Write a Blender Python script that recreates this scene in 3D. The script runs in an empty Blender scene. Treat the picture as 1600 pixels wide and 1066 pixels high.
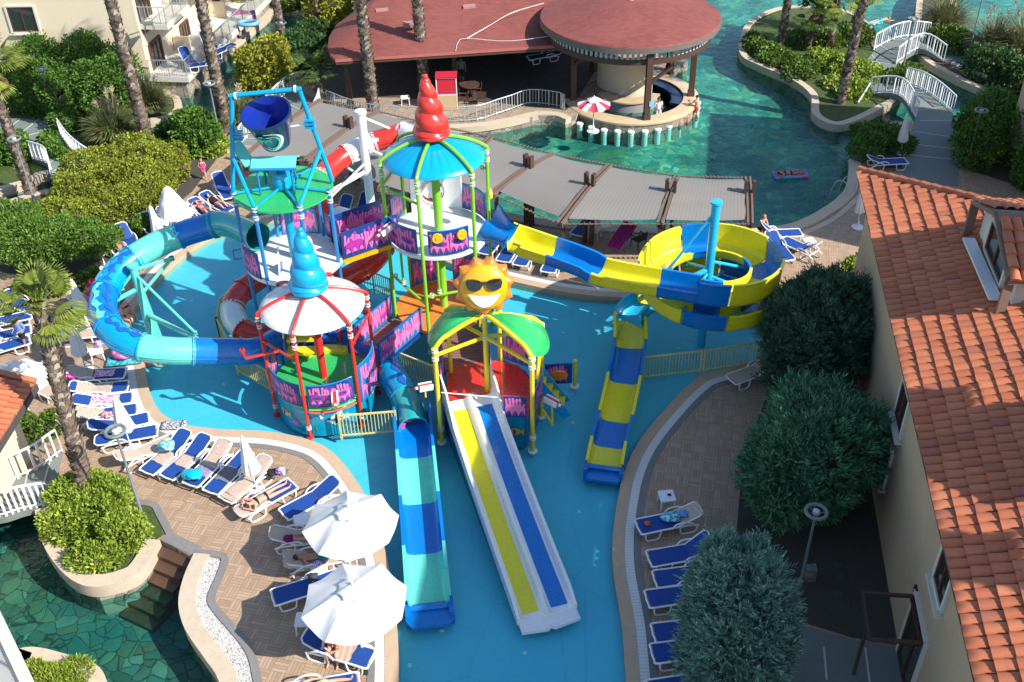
import bpy, math, random
import numpy as np
from mathutils import Vector, Matrix, geometry
random.seed(7); rng = np.random.default_rng(7)
sc = bpy.context.scene
COL = sc.collection
R_ = math.radians
PI = math.pi
# ------------------------------------------------------------------ camera
CH = 22.9; CF = 1618.0; CXP, CYP = 800.0, 533.0
ROLL = math.atan2(50, 2207); PITCH = math.atan2(CF, math.hypot(2207, 50))
cF = Vector((0, math.cos(PITCH), -math.sin(PITCH)))
_r0 = Vector((1, 0, 0)); _u0 = Vector((0, math.sin(PITCH), math.cos(PITCH)))
cR = _r0*math.cos(ROLL) - _u0*math.sin(ROLL)
cU = _r0*math.sin(ROLL) + _u0*math.cos(ROLL)
CAM = Vector((0, 0, CH))
def G(x, y, z=0.0):
    """a point on the level z that lies under the photo's pixel (survey helper)"""
    d = cF + cR*((x-CXP)/CF) - cU*((y-CYP)/CF)
    return CAM + d*((z-CH)/d.z)
def GL(pts, z=0.0): return [G(x, y, z) for x, y in pts]
cam_data = bpy.data.cameras.new('camera'); cam = bpy.data.objects.new('camera', cam_data); COL.objects.link(cam)
cam_data.sensor_width = 36; cam_data.lens = 36*CF/1600; cam_data.clip_end = 4000; cam_data.clip_start = .5
cam.matrix_world = Matrix(((cR.x, cU.x, -cF.x, 0), (cR.y, cU.y, -cF.y, 0), (cR.z, cU.z, -cF.z, CH), (0, 0, 0, 1)))
sc.camera = cam
# ------------------------------------------------------------------ light
SUN_EL = R_(38.5); SUN_DIR = Vector((.875*math.cos(SUN_EL), -.485*math.cos(SUN_EL), math.sin(SUN_EL)))
w = bpy.data.worlds.new('World'); sc.world = w; w.use_nodes = True
nt = w.node_tree; nt.nodes.clear()
wo = nt.nodes.new('ShaderNodeOutputWorld'); bg = nt.nodes.new('ShaderNodeBackground'); sky = nt.nodes.new('ShaderNodeTexSky')
sky.sky_type = 'NISHITA'; sky.sun_disc = False; sky.sun_elevation = SUN_EL; sky.sun_rotation = math.atan2(SUN_DIR.x, SUN_DIR.y)
sky.dust_density = .6; sky.ozone_density = 1.5
bg.inputs[1].default_value = .14
nt.links.new(sky.outputs[0], bg.inputs[0]); nt.links.new(bg.outputs[0], wo.inputs[0])
ld = bpy.data.lights.new('sun', 'SUN'); lo = bpy.data.objects.new('sun', ld); COL.objects.link(lo)
ld.energy = 4.6; ld.angle = R_(.5); ld.color = (1, .94, .85)
lo.rotation_euler = (-SUN_DIR).to_track_quat('-Z', 'Y').to_euler(); lo.location = SUN_DIR*60
sc.view_settings.view_transform = 'Standard'; sc.view_settings.look = 'None'; sc.view_settings.gamma = 1
sc.view_settings.exposure = 0.74
sc.cycles.max_bounces = 6; sc.cycles.diffuse_bounces = 3; sc.cycles.glossy_bounces = 2; sc.cycles.transmission_bounces = 3
sc.cycles.transparent_max_bounces = 8; sc.cycles.caustics_reflective = False; sc.cycles.caustics_refractive = False
# ------------------------------------------------------------------ materials
class NT:
    def __init__(s, name):
        s.m = bpy.data.materials.new(name); s.m.use_nodes = True; s.t = s.m.node_tree; s.t.nodes.clear()
        s.out = s.n('OutputMaterial'); s.b = s.n('BsdfPrincipled'); s.l(s.b.outputs[0], s.out.inputs[0])
    def n(s, typ, **k):
        nd = s.t.nodes.new('ShaderNode'+typ)
        for a, v in k.items(): setattr(nd, a, v)
        return nd
    def l(s, a, b): s.t.links.new(a, b)
    def co(s, kind='Object'): return s.n('TexCoord').outputs[kind]
    def math(s, op, a, b=None, c=None):
        nd = s.n('Math', operation=op)
        for i, v in enumerate((a, b, c)):
            if v is None: continue
            if isinstance(v, (int, float)): nd.inputs[i].default_value = v
            else: s.l(v, nd.inputs[i])
        return nd.outputs[0]
    def noise(s, co, scale, detail=3, rough=.55, dist=0):
        nd = s.n('TexNoise'); nd.inputs['Scale'].default_value = scale; nd.inputs['Detail'].default_value = detail
        nd.inputs['Roughness'].default_value = rough; nd.inputs['Distortion'].default_value = dist
        if co is not None: s.l(co, nd.inputs['Vector'])
        return nd.outputs['Fac']
    def mix(s, f, a, b, mode='MIX'):
        nd = s.n('Mix', data_type='RGBA', blend_type=mode)
        for i, v in ((0, f), (6, a), (7, b)):
            if isinstance(v, (int, float)): nd.inputs[i].default_value = v
            elif isinstance(v, tuple): nd.inputs[i].default_value = (*v, 1) if len(v) == 3 else v
            else: s.l(v, nd.inputs[i])
        return nd.outputs[2]
    def ramp(s, f, stops, interp='LINEAR'):
        nd = s.n('ValToRGB'); nd.color_ramp.interpolation = interp
        e = nd.color_ramp.elements
        while len(e) < len(stops): e.new(.5)
        for i, (p, c) in enumerate(stops):
            e[i].position = p; e[i].color = (*c, 1) if isinstance(c, tuple) else (c, c, c, 1)
        s.l(f, nd.inputs[0]); return nd.outputs[0]
    def bump(s, h, strength=.3, dist=.02):
        nd = s.n('Bump'); nd.inputs['Strength'].default_value = strength; nd.inputs['Distance'].default_value = dist
        s.l(h, nd.inputs['Height']); s.l(nd.outputs[0], s.b.inputs['Normal'])
    def map(s, co, scale=(1, 1, 1), rot=(0, 0, 0)):
        nd = s.n('Mapping'); nd.inputs['Scale'].default_value = scale; nd.inputs['Rotation'].default_value = rot
        s.l(co, nd.inputs[0]); return nd.outputs[0]
    def set(s, **k):
        for a, v in k.items():
            s.b.inputs[a.replace('_', ' ')].default_value = v
MATS = {}
def pm(name, col, rough=.5, var=.12, vs=2.5, bump=0, bs=25, coat=0, metal=0, island=0, dirt=0, trans=0, spec=.5):
    """painted / plain surface: base colour with soft mottling, optional per-piece variation, dirt flecks and bump"""
    if name in MATS: return MATS[name]
    s = NT(name); co = s.co()
    f = s.noise(co, vs, 5, .62)
    c = s.mix(f, tuple(max(0, x*(1-var)) for x in col), tuple(min(1, x*(1+var)) for x in col))
    if island:
        g = s.n('NewGeometry').outputs['Random Per Island']
        hs = s.n('HueSaturation'); hs.inputs['Saturation'].default_value = 1
        s.l(s.math('MULTIPLY_ADD', g, island*2, 1-island), hs.inputs['Value']); s.l(c, hs.inputs['Color'])
        s.l(s.math('MULTIPLY_ADD', g, island*.06, .5-island*.03), hs.inputs['Hue']); c = hs.outputs[0]
    if dirt:
        d = s.ramp(s.noise(co, 6, 6, .7), [(.5, 0.), (.72, 1.)])
        c = s.mix(s.math('MULTIPLY', d, dirt), c, (col[0]*.45+.02, col[1]*.42+.018, col[2]*.4+.015))
    s.l(c, s.b.inputs['Base Color'])
    s.set(Roughness=rough, Metallic=metal, Coat_Weight=coat); s.b.inputs['Specular IOR Level'].default_value = spec
    s.b.inputs['Coat Roughness'].default_value = .08
    if rough < .6:
        s.l(s.math('MULTIPLY_ADD', s.noise(co, 9, 4), .25, rough-.12), s.b.inputs['Roughness'])
    if trans: s.b.inputs['Transmission Weight'].default_value = trans
    if bump: s.bump(s.noise(co, bs, 4), bump)
    MATS[name] = s.m; return s.m
P = {}
def paint(k, col, rough=.28, coat=.35): P[k] = pm('paint_'+k, col, rough, .10, 1.4, coat=coat, dirt=.08 if k == 'white' else .20)
paint('red', (.62, .03, .02)); paint('blue', (.012, .20, .50)); paint('cyan', (.0, .33, .62)); paint('yellow', (.80, .62, .02))
paint('green', (.20, .52, .03)); paint('teal', (.12, .60, .50)); paint('navy', (.01, .045, .20)); paint('white', (.78, .79, .78))
paint('orange', (.80, .22, .02)); paint('gold', (.80, .40, .01)); paint('deepblue', (.012, .10, .40)); paint('brightgreen', (.03, .42, .11))
paint('slideyellow', (.78, .70, .02)); paint('slideblue', (.0, .17, .55)); paint('lightcyan', (.02, .45, .72)); paint('pink', (.75, .12, .42)); paint('fence', (.62, .55, .20))
paint('black', (.012, .012, .014), .15); paint('coral', (.80, .09, .06)); paint('turq', (.02, .36, .36), .2)
M_ = dict(
 white_plastic=pm('white_plastic', (.76, .77, .78), .38, .05, dirt=.12),
 blue_sling=pm('blue_sling_fabric', (.006, .055, .27), .75, .1, 3, .25, 300),
 towel=pm('beige_towel', (.52, .40, .32), .95, .12, 6, .5, 120),
 canvas=pm('white_canvas', (.72, .71, .69), .85, .06, 3, .15, 60, dirt=.06),
 grey_metal=pm('grey_metal', (.24, .26, .26), .4, .1, 4, metal=.6),
 lamp_grey=pm('lamp_post_paint', (.17, .20, .20), .45, .1),
 white_rail=pm('white_railing_paint', (.72, .75, .78), .45, .06, dirt=.18),
 grey_rail=pm('galvanised_rail', (.42, .47, .48), .4, .1, metal=.4),
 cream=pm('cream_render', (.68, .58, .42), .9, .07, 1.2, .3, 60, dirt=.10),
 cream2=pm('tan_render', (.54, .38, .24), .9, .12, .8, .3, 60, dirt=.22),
 trim=pm('pale_stone_trim', (.62, .58, .50), .8, .08),
 brown_wood=pm('dark_brown_timber', (.075, .038, .028), .6, .25, 3, .2, 30),
 brownframe=pm('brown_window_frame', (.10, .035, .02), .5, .15),
 pergwood=pm('weathered_brown_timber', (.16, .105, .085), .75, .22, 3, .3, 30),
 skin=pm('skin', (.62, .33, .22), .55, .08, 8), skin2=pm('tanned_skin', (.42, .20, .12), .55, .08, 8),
 hair=pm('dark_hair', (.03, .018, .012), .7, .2, 20), hair2=pm('fair_hair', (.35, .2, .09), .7, .2, 20),
 black=pm('black_cloth', (.012, .012, .015), .8), redcloth=pm('red_cloth', (.5, .015, .03), .8), pinkcloth=pm('pink_cloth', (.75, .05, .28), .8),
 bluecloth=pm('light_blue_cloth', (.12, .30, .62), .85, .08), tealcloth=pm('teal_cloth', (.0, .22, .25), .8), greencloth=pm('pale_green_cloth', (.42, .62, .28), .85),
 whitecloth=pm('white_cloth', (.75, .75, .76), .85), purple=pm('magenta_vinyl', (.42, .01, .22), .3, coat=.3), darkpurple=pm('purple_towel', (.16, .005, .10), .95),
 floatcyan=pm('cyan_vinyl', (.0, .42, .60), .25, coat=.4), bark=pm('bark', (.16, .12, .09), .9, .35, 6, .8, 30),
 soil=pm('soil', (.075, .055, .04), .95, .35, 4, .6, 30), soil2=pm('dark_soil', (.06, .055, .042), .95, .3, 4, .6, 30),
)
def glassm():
    s = NT('window_glass'); s.set(Roughness=.06); s.b.inputs['Base Color'].default_value = (.02, .035, .035, 1); s.b.inputs['Coat Weight'].default_value = .6
    return s.m
M_['glass'] = glassm()
# deck: wood-look tiles laid as basket weave
def deckm():
    s = NT('wood_look_deck_tiles'); co = s.map(s.co(), rot=(0, 0, R_(14)))
    sx = s.n('SeparateXYZ'); s.l(co, sx.inputs[0]); S = .40; Np = 4
    x = s.math('DIVIDE', sx.outputs[0], S); y = s.math('DIVIDE', sx.outputs[1], S)
    fx = s.math('FLOOR', x); fy = s.math('FLOOR', y)
    par = s.math('MODULO', s.math('ABSOLUTE', s.math('ADD', fx, fy)), 2.)
    rx = s.math('SUBTRACT', x, fx); ry = s.math('SUBTRACT', y, fy)
    a = s.n('Mix', data_type='FLOAT'); s.l(par, a.inputs[0]); s.l(rx, a.inputs[2]); s.l(ry, a.inputs[3])
    b = s.n('Mix', data_type='FLOAT'); s.l(par, b.inputs[0]); s.l(ry, b.inputs[2]); s.l(rx, b.inputs[3])
    pa = s.math('MULTIPLY', a.outputs[0], float(Np)); fp = s.math('FLOOR', pa); fr = s.math('SUBTRACT', pa, fp)
    e1 = s.math('MULTIPLY', s.math('MINIMUM', fr, s.math('SUBTRACT', 1., fr)), S/Np)
    e2 = s.math('MULTIPLY', s.math('MINIMUM', b.outputs[0], s.math('SUBTRACT', 1., b.outputs[0])), S)
    edge = s.math('MINIMUM', e1, e2)
    wn = s.n('TexWhiteNoise'); cb = s.n('CombineXYZ'); s.l(fx, cb.inputs[0]); s.l(fy, cb.inputs[1]); s.l(fp, cb.inputs[2]); s.l(cb.outputs[0], wn.inputs[0])
    c = s.ramp(wn.outputs[0], [(0., (.33, .222, .138)), (.35, (.37, .252, .160)), (.7, (.41, .285, .185)), (1., (.45, .32, .215))])
    c = s.mix(s.ramp(s.noise(co, .7, 4), [(.35, 0.), (.75, .3)]), c, (.36, .26, .20))
    c = s.mix(s.ramp(edge, [(.004, 1.), (.010, 0.)]), c, (.22, .155, .11))
    c = s.mix(s.ramp(s.noise(co, 1.9, 6, .7), [(.58, 0.), (.8, .35)]), c, (.13, .09, .07))
    s.l(c, s.b.inputs['Base Color']); s.set(Roughness=.62); s.bump(s.ramp(edge, [(0., 0.), (.01, 1.)]), .35, .01)
    return s.m
M_['deck'] = deckm()
def bedm():
    s = NT('stone_river_bed'); co = s.co()
    nd = s.n('TexNoise'); nd.inputs['Scale'].default_value = 1.3; nd.inputs['Detail'].default_value = 4; s.l(co, nd.inputs['Vector'])
    wv = s.n('VectorMath', operation='MULTIPLY_ADD'); s.l(nd.outputs['Color'], wv.inputs[0]); wv.inputs[1].default_value = (.6, .6, .0); s.l(co, wv.inputs[2])
    v1 = s.n('TexVoronoi'); v1.inputs['Scale'].default_value = 2.5; s.l(wv.outputs[0], v1.inputs['Vector'])
    v2 = s.n('TexVoronoi', feature='DISTANCE_TO_EDGE'); v2.inputs['Scale'].default_value = 2.5; s.l(wv.outputs[0], v2.inputs['Vector'])
    sp = s.n('SeparateColor'); s.l(v1.outputs['Color'], sp.inputs[0])
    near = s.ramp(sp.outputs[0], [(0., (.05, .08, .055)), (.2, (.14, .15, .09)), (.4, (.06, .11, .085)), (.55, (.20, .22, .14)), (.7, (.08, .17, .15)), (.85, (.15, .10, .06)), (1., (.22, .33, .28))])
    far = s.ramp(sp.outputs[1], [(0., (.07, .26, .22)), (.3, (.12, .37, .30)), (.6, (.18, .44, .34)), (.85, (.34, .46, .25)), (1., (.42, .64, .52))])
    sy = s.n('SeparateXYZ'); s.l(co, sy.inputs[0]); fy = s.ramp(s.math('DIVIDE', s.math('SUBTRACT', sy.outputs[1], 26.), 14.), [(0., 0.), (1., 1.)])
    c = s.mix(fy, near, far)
    c = s.mix(s.ramp(s.noise(co, .30, 5, .65), [(.42, .75), (.56, 0.)]), c, (.015, .12, .12))
    c = s.mix(s.ramp(s.noise(co, .47, 4, .6), [(.57, 0.), (.68, .6)]), c, (.28, .28, .09))
    c = s.mix(s.ramp(s.noise(co, 5, 5), [(.4, 0.), (.8, .5)]), c, (.08, .16, .11))
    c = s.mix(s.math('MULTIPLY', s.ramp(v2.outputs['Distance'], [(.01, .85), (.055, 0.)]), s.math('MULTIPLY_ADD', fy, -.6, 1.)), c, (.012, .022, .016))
    s.l(c, s.b.inputs['Base Color']); s.set(Roughness=.8)
    s.bump(v2.outputs['Distance'], .6, .05)
    return s.m
M_['bed'] = bedm()
def waterm(name, tint, bscale, bstr, fr=.5):
    s = NT(name); s.t.nodes.remove(s.b)
    tr = s.n('BsdfTransparent'); tr.inputs[0].default_value = (*tint, 1)
    gl = s.n('BsdfGlossy'); gl.inputs['Roughness'].default_value = .04; gl.inputs[0].default_value = (.9, .95, 1, 1)
    lw = s.n('LayerWeight'); fz = s.math('MULTIPLY_ADD', s.math('POWER', lw.outputs['Facing'], 5.), .9, .025)
    mx = s.n('MixShader'); s.l(fz, mx.inputs[0]); s.l(tr.outputs[0], mx.inputs[1]); s.l(gl.outputs[0], mx.inputs[2]); s.l(mx.outputs[0], s.out.inputs[0])
    co = s.co(); bp = s.n('Bump'); bp.inputs['Strength'].default_value = bstr; bp.inputs['Distance'].default_value = .08
    h = s.math('ADD', s.noise(co, bscale, 3, .5, .6), s.math('MULTIPLY', s.noise(co, bscale*3.2, 2), .35))
    s.l(h, bp.inputs['Height']); s.l(bp.outputs[0], gl.inputs['Normal'])
    return s.m
M_['riverwater'] = waterm('river_water', (.44, .80, .75), 1.7, .8)
M_['poolwater'] = waterm('pool_water', (.70, .97, .99), 3.4, .9)
def poolfloor():
    s = NT('pool_floor_paint'); co = s.co()
    c = s.mix(s.noise(co, .35, 4), (.095, .48, .61), (.14, .57, .69))
    c = s.mix(s.ramp(s.noise(co, 14, 5, .7), [(.3, 0.), (.9, .35)]), c, (.02, .30, .46))
    c = s.mix(s.ramp(s.noise(co, .9, 6, .75), [(.55, 0.), (.75, .30)]), c, (.03, .34, .50))
    v = s.n('TexVoronoi', feature='DISTANCE_TO_EDGE'); v.inputs['Scale'].default_value = .42; s.l(co, v.inputs['Vector'])
    c = s.mix(s.ramp(v.outputs['Distance'], [(.0, .25), (.012, 0.)]), c, (.02, .26, .4))
    s.l(c, s.b.inputs['Base Color']); s.set(Roughness=.6); s.bump(s.noise(co, 40, 3), .2)
    return s.m
M_['poolfloor'] = poolfloor()
def stonem(name, c1, c2, scale, gap=(.05, .045, .04), gw=.03):
    s = NT(name); co = s.co()
    v = s.n('TexVoronoi'); v.inputs['Scale'].default_value = scale; s.l(co, v.inputs['Vector'])
    e = s.n('TexVoronoi', feature='DISTANCE_TO_EDGE'); e.inputs['Scale'].default_value = scale; s.l(co, e.inputs['Vector'])
    sp = s.n('SeparateColor'); s.l(v.outputs['Color'], sp.inputs[0])
    c = s.mix(sp.outputs[0], c1, c2); c = s.mix(s.ramp(s.noise(co, scale*4, 5), [(.3, 0.), (.8, .4)]), c, tuple(x*.5 for x in c1))
    c = s.mix(s.ramp(e.outputs['Distance'], [(gw*.4, 1.), (gw, 0.)]), c, gap)
    s.l(c, s.b.inputs['Base Color']); s.set(Roughness=.85); s.bump(e.outputs['Distance'], .6, .03)
    return s.m
M_['stonewall'] = stonem('rough_stone_wall', (.20, .17, .13), (.42, .38, .32), 2.4)
M_['pebbles'] = stonem('white_pebbles', (.62, .60, .55), (.85, .84, .80), 16, (.18, .17, .15), .10)
M_['gravel'] = stonem('gravel', (.20, .16, .11), (.34, .28, .2), 9)
def slabm(name, col, sx_, sy_, rot=0, gap=.012, off=.0):
    s = NT(name); co = s.map(s.co(), rot=(0, 0, rot)); b = s.n('TexBrick')
    b.inputs['Scale'].default_value = 1; b.inputs['Brick Width'].default_value = sx_; b.inputs['Row Height'].default_value = sy_; b.offset = off
    b.inputs['Mortar Size'].default_value = gap; b.inputs['Color1'].default_value = (*col, 1); b.inputs['Color2'].default_value = (*(x*.8 for x in col), 1)
    b.inputs['Mortar'].default_value = (*(x*.3 for x in col), 1); s.l(co, b.inputs['Vector'])
    c = s.mix(s.ramp(s.noise(co, 1.4, 6, .7), [(.4, 0.), (.8, .35)]), b.outputs[0], tuple(x*.55 for x in col))
    s.l(c, s.b.inputs['Base Color']); s.set(Roughness=.75); s.bump(b.outputs['Fac'], -.3, .01)
    return s.m
M_['coping'] = pm('beige_coping_stone', (.50, .36, .24), .8, .14, 2.2, .25, 60, dirt=.15)
M_['curb'] = pm('sand_stone_curb', (.52, .43, .32), .85, .14, 2.2, .3, 60, dirt=.3)
M_['greycurb'] = pm('grey_stone_curb', (.20, .19, .18), .8, .2, 2.5, .3, 50, dirt=.2)
M_['patio'] = slabm('restaurant_floor', (.40, .30, .22), .5, .5, .4)
M_['planks'] = slabm('wood_planks', (.26, .13, .10), 4, .16, 0, .012)
M_['greyslab'] = pm('grey_path_paint', (.17, .20, .185), .8, .12, 1.2, .2, 60, dirt=.3)
def gratem():
    s = NT('white_gutter_grate'); co = s.co('UV'); sx = s.n('SeparateXYZ'); s.l(co, sx.inputs[0])
    f = s.math('FRACT', s.math('MULTIPLY', sx.outputs[0], 9.))
    c = s.mix(s.ramp(f, [(.0, 1.), (.16, 0.)]), (.66, .64, .60), (.28, .27, .25)); s.l(c, s.b.inputs['Base Color']); s.set(Roughness=.6); return s.m
M_['grate'] = gratem()
def grassm():
    s = NT('grass_ground'); co = s.co()
    c = s.ramp(s.noise(co, 6, 8, .75), [(.3, (.025, .045, .012)), (.5, (.06, .10, .02)), (.7, (.13, .15, .04)), (.85, (.10, .07, .035))])
    s.l(c, s.b.inputs['Base Color']); s.set(Roughness=.95); s.bump(s.noise(co, 40, 5), .9, .05); return s.m
M_['grass'] = grassm()
M_['coralpanel'] = pm('navy_print_panel', (.010, .05, .22), .35, .2, 2, coat=.25)
M_['coralpanel2'] = pm('blue_print_panel', (.005, .17, .42), .35, .15, 2, coat=.25)
M_['print1'] = pm('pink_coral_print', (.72, .17, .40), .35, .2, 4, coat=.25); M_['print2'] = pm('plum_coral_print', (.38, .03, .30), .35, .1, coat=.25)
# ------------------------------------------------------------------ mesh builder
class MB:
    def __init__(s): s.v = []; s.f = []; s.m = []; s.uv = []; s.hasuv = False
    def add(s, vs, fs, mi=0, uvs=None):
        o = len(s.v); s.v += [tuple(p) for p in vs]
        for i, f in enumerate(fs):
            s.f.append([o+k for k in f]); s.m.append(mi if isinstance(mi, int) else mi[i])
            if uvs is not None: s.uv.append([uvs[k] for k in f]); s.hasuv = True
            else: s.uv.append(None)
    def box(s, c, d, rz=0, mi=0, M=None):
        x, y, z = d[0]/2, d[1]/2, d[2]/2
        vs = [Vector((a, b, e)) for e in (-z, z) for a, b in ((-x, -y), (x, -y), (x, y), (-x, y))]
        r = M if M is not None else Matrix.Rotation(rz, 3, 'Z')
        s.add([r @ p + Vector(c) for p in vs], [(3, 2, 1, 0), (4, 5, 6, 7), (0, 1, 5, 4), (1, 2, 6, 5), (2, 3, 7, 6), (3, 0, 4, 7)], mi)
    def beam(s, a, b, w, h, mi=0, up=(0, 0, 1)):
        a, b = Vector(a), Vector(b); t = (b-a); L = t.length; t.normalize(); u = Vector(up)
        sd = t.cross(u)
        if sd.length < 1e-4: sd = Vector((1, 0, 0))
        sd.normalize(); u = sd.cross(t)
        M = Matrix((t, sd, u)).transposed(); s.box((a+b)/2, (L, w, h), M=M, mi=mi)
    def tube(s, path, r, n=8, mi=0, cap=True, closed=False):
        path = [Vector(p) for p in path]; N = len(path)
        rr = r if isinstance(r, (list, tuple)) else [r]*N
        ref = None; vs = []; fs = []
        for i, p in enumerate(path):
            t = (path[(i+1) % N]-path[i-1]) if closed else (path[min(i+1, N-1)]-path[max(i-1, 0)])
            if t.length < 1e-6: t = Vector((0, 0, 1))
            t.normalize()
            if ref is None:
                ref = Vector((0, 0, 1)) if abs(t.z) < .9 else Vector((1, 0, 0))
            sd = t.cross(ref); sd.normalize(); up = sd.cross(t); ref = up
            vs += [p + (sd*math.cos(2*PI*k/n) + up*math.sin(2*PI*k/n))*rr[i] for k in range(n)]
        for i in range(N if closed else N-1):
            j = (i+1) % N
            fs += [(i*n+k, i*n+(k+1) % n, j*n+(k+1) % n, j*n+k) for k in range(n)]
        if cap and not closed: fs += [tuple(range(n-1, -1, -1)), tuple((N-1)*n+k for k in range(n))]
        s.add(vs, fs, mi)
    def lathe(s, prof, c=(0, 0, 0), n=24, mi=0, sx=1, sy=1, M=None, a0=0, a1=2*PI):
        full = abs(a1-a0-2*PI) < 1e-6; nn = n if full else n+1
        vs = []; c = Vector(c)
        for r, z in prof:
            for k in range(nn):
                a = a0+(a1-a0)*k/n; p = Vector((r*math.cos(a)*sx, r*math.sin(a)*sy, z)); vs.append((M @ p if M else p)+c)
        fs = []
        for i in range(len(prof)-1):
            for k in range(n):
                k2 = (k+1) % nn; fs.append((i*nn+k, i*nn+k2, (i+1)*nn+k2, (i+1)*nn+k))
        s.add(vs, fs, mi)
    def prism(s, poly, z0, z1, mi=0, side=None, holes=(), top=True, bot=True, fn=None):
        """extruded polygon; poly = [(x,y)...]; fn maps (x,y,z) to space"""
        loops = [list(poly)]+[list(h) for h in holes]
        pts = [p for l in loops for p in l]; n = len(pts)
        tri = geometry.tessellate_polygon([[Vector((p[0], p[1], 0)) for p in l] for l in loops])
        fn = fn or (lambda x, y, z: (x, y, z))
        vs = [fn(p[0], p[1], z1) for p in pts]+[fn(p[0], p[1], z0) for p in pts]; fs = []; ms = []
        def ar(t): a, b, c = (pts[k] for k in t); return (b[0]-a[0])*(c[1]-a[1])-(b[1]-a[1])*(c[0]-a[0])
        for t in tri:
            t = tuple(t) if ar(t) > 0 else tuple(reversed(t))
            if top: fs.append(t); ms.append(mi)
            if bot: fs.append(tuple(n+k for k in reversed(t))); ms.append(mi)
        o = 0
        for li, l in enumerate(loops):
            L = len(l); A = sum(l[i][0]*l[(i+1) % L][1]-l[(i+1) % L][0]*l[i][1] for i in range(L))
            fl = (A > 0) == (li == 0)
            for i in range(L):
                a, b = o+i, o+(i+1) % L
                fs.append((n+a, n+b, b, a) if fl else (n+b, n+a, a, b)); ms.append(side if side is not None else mi)
            o += L
        s.add(vs, fs, ms)
    def sweep(s, path, sec, mi=0, ups=None, cap=True, mis=None, uvu=False):
        """closed 2D section [(side, up)...] swept along path; mis = material per path segment"""
        path = [Vector(p) for p in path]; N = len(path); n = len(sec if not callable(sec) else sec(0)); vs = []; L = 0; us = []
        for i, p in enumerate(path):
            t = path[min(i+1, N-1)]-path[max(i-1, 0)]; t.normalize()
            up = Vector(ups[i]) if ups else Vector((0, 0, 1))
            sd = t.cross(up); sd.normalize(); u2 = sd.cross(t)
            sc_ = sec(i/(N-1)) if callable(sec) else sec
            vs += [p+sd*a+u2*b for a, b in sc_]
            if i: L += (p-path[i-1]).length
            us.append(L)
        fs = []; ms = []
        for i in range(N-1):
            for k in range(n):
                fs.append((i*n+k, i*n+(k+1) % n, (i+1)*n+(k+1) % n, (i+1)*n+k)); ms.append(mis[i] if mis else mi)
        if cap: fs += [tuple(range(n-1, -1, -1)), tuple((N-1)*n+k for k in range(n))]; ms += [mis[0] if mis else mi, mis[-1] if mis else mi]
        s.add(vs, fs, ms, uvs=[(us[i//n], (i % n)/n) for i in range(len(vs))] if uvu else None)
    def wall(s, pts, h, th=.05, mi=0):
        """upright panel following pts (3D bottoms), UV = (metres along, 0..1 up)"""
        pts = [Vector(p) for p in pts]; N = len(pts); L = [0]
        for i in range(1, N): L.append(L[-1]+(pts[i]-pts[i-1]).length)
        vs = []; uv = []
        for i, p in enumerate(pts):
            t = pts[min(i+1, N-1)]-pts[max(i-1, 0)]; nn = Vector((t.y, -t.x, 0)).normalized()*th/2
            for q, z, v in ((nn, 0, 0), (nn, h, 1), (-nn, h, 1), (-nn, 0, 0)):
                vs.append(p+q+Vector((0, 0, z))); uv.append((L[i]+.37, v))
        fs = [(i*4+k, (i+1)*4+k, (i+1)*4+(k+1) % 4, i*4+(k+1) % 4) for i in range(N-1) for k in range(4)]
        fs += [(3, 2, 1, 0), tuple((N-1)*4+k for k in range(4))]
        s.add(vs, fs, mi, uv)
    def build(s, name, mats, parent=None, ang=38, loc=None):
        me = bpy.data.meshes.new(name); me.from_pydata(s.v, [], s.f)
        if not isinstance(mats, (list, tuple)): mats = [mats]
        for m in mats: me.materials.append(m)
        me.polygons.foreach_set('material_index', s.m)
        if s.hasuv:
            ul = me.uv_layers.new(name='UVMap'); d = []
            for f, u in zip(s.f, s.uv): d += [c for k in range(len(f)) for c in (u[k] if u else (0, 0))]
            ul.data.foreach_set('uv', d)
        me.polygons.foreach_set('use_smooth', [True]*len(me.polygons)); me.update()
        if ang < 180: me.set_sharp_from_angle(angle=R_(ang))
        o = bpy.data.objects.new(name, me); COL.objects.link(o)
        if parent: o.parent = parent
        if loc is not None: o.location = loc
        return o
def tag(o, label=None, cat=None, group=None, kind=None):
    if label: o['label'] = label
    if cat: o['category'] = cat
    if group: o['group'] = group
    if kind: o['kind'] = kind
    return o
def thing(name, label, cat, loc=(0, 0, 0), rz=0, group=None):
    o = bpy.data.objects.new(name, None); COL.objects.link(o); o.location = loc; o.rotation_euler = (0, 0, rz); o.empty_display_size = .3
    return tag(o, label, cat, group)
def struct(mb, name, mats, ang=38): return tag(mb.build(name, mats, ang=ang), kind='structure')
def dup(root, loc=None, rz=None, label=None, group=None):
    def cp(o, par):
        c = o.copy(); COL.objects.link(c)
        if par: c.parent = par
        for ch in [x for x in bpy.data.objects if x.parent == o and x is not c]: cp(ch, c)
        return c
    kids = {}
    r = root.copy(); COL.objects.link(r)
    for ch in KIDS(root):
        c = ch.copy(); COL.objects.link(c); c.parent = r
        for g in KIDS(ch):
            d = g.copy(); COL.objects.link(d); d.parent = c
    if loc is not None: r.location = loc
    if rz is not None: r.rotation_euler = (0, 0, rz)
    if label: r['label'] = label
    if group: r['group'] = group
    return r
def KIDS(o): return list(o.children)
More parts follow.
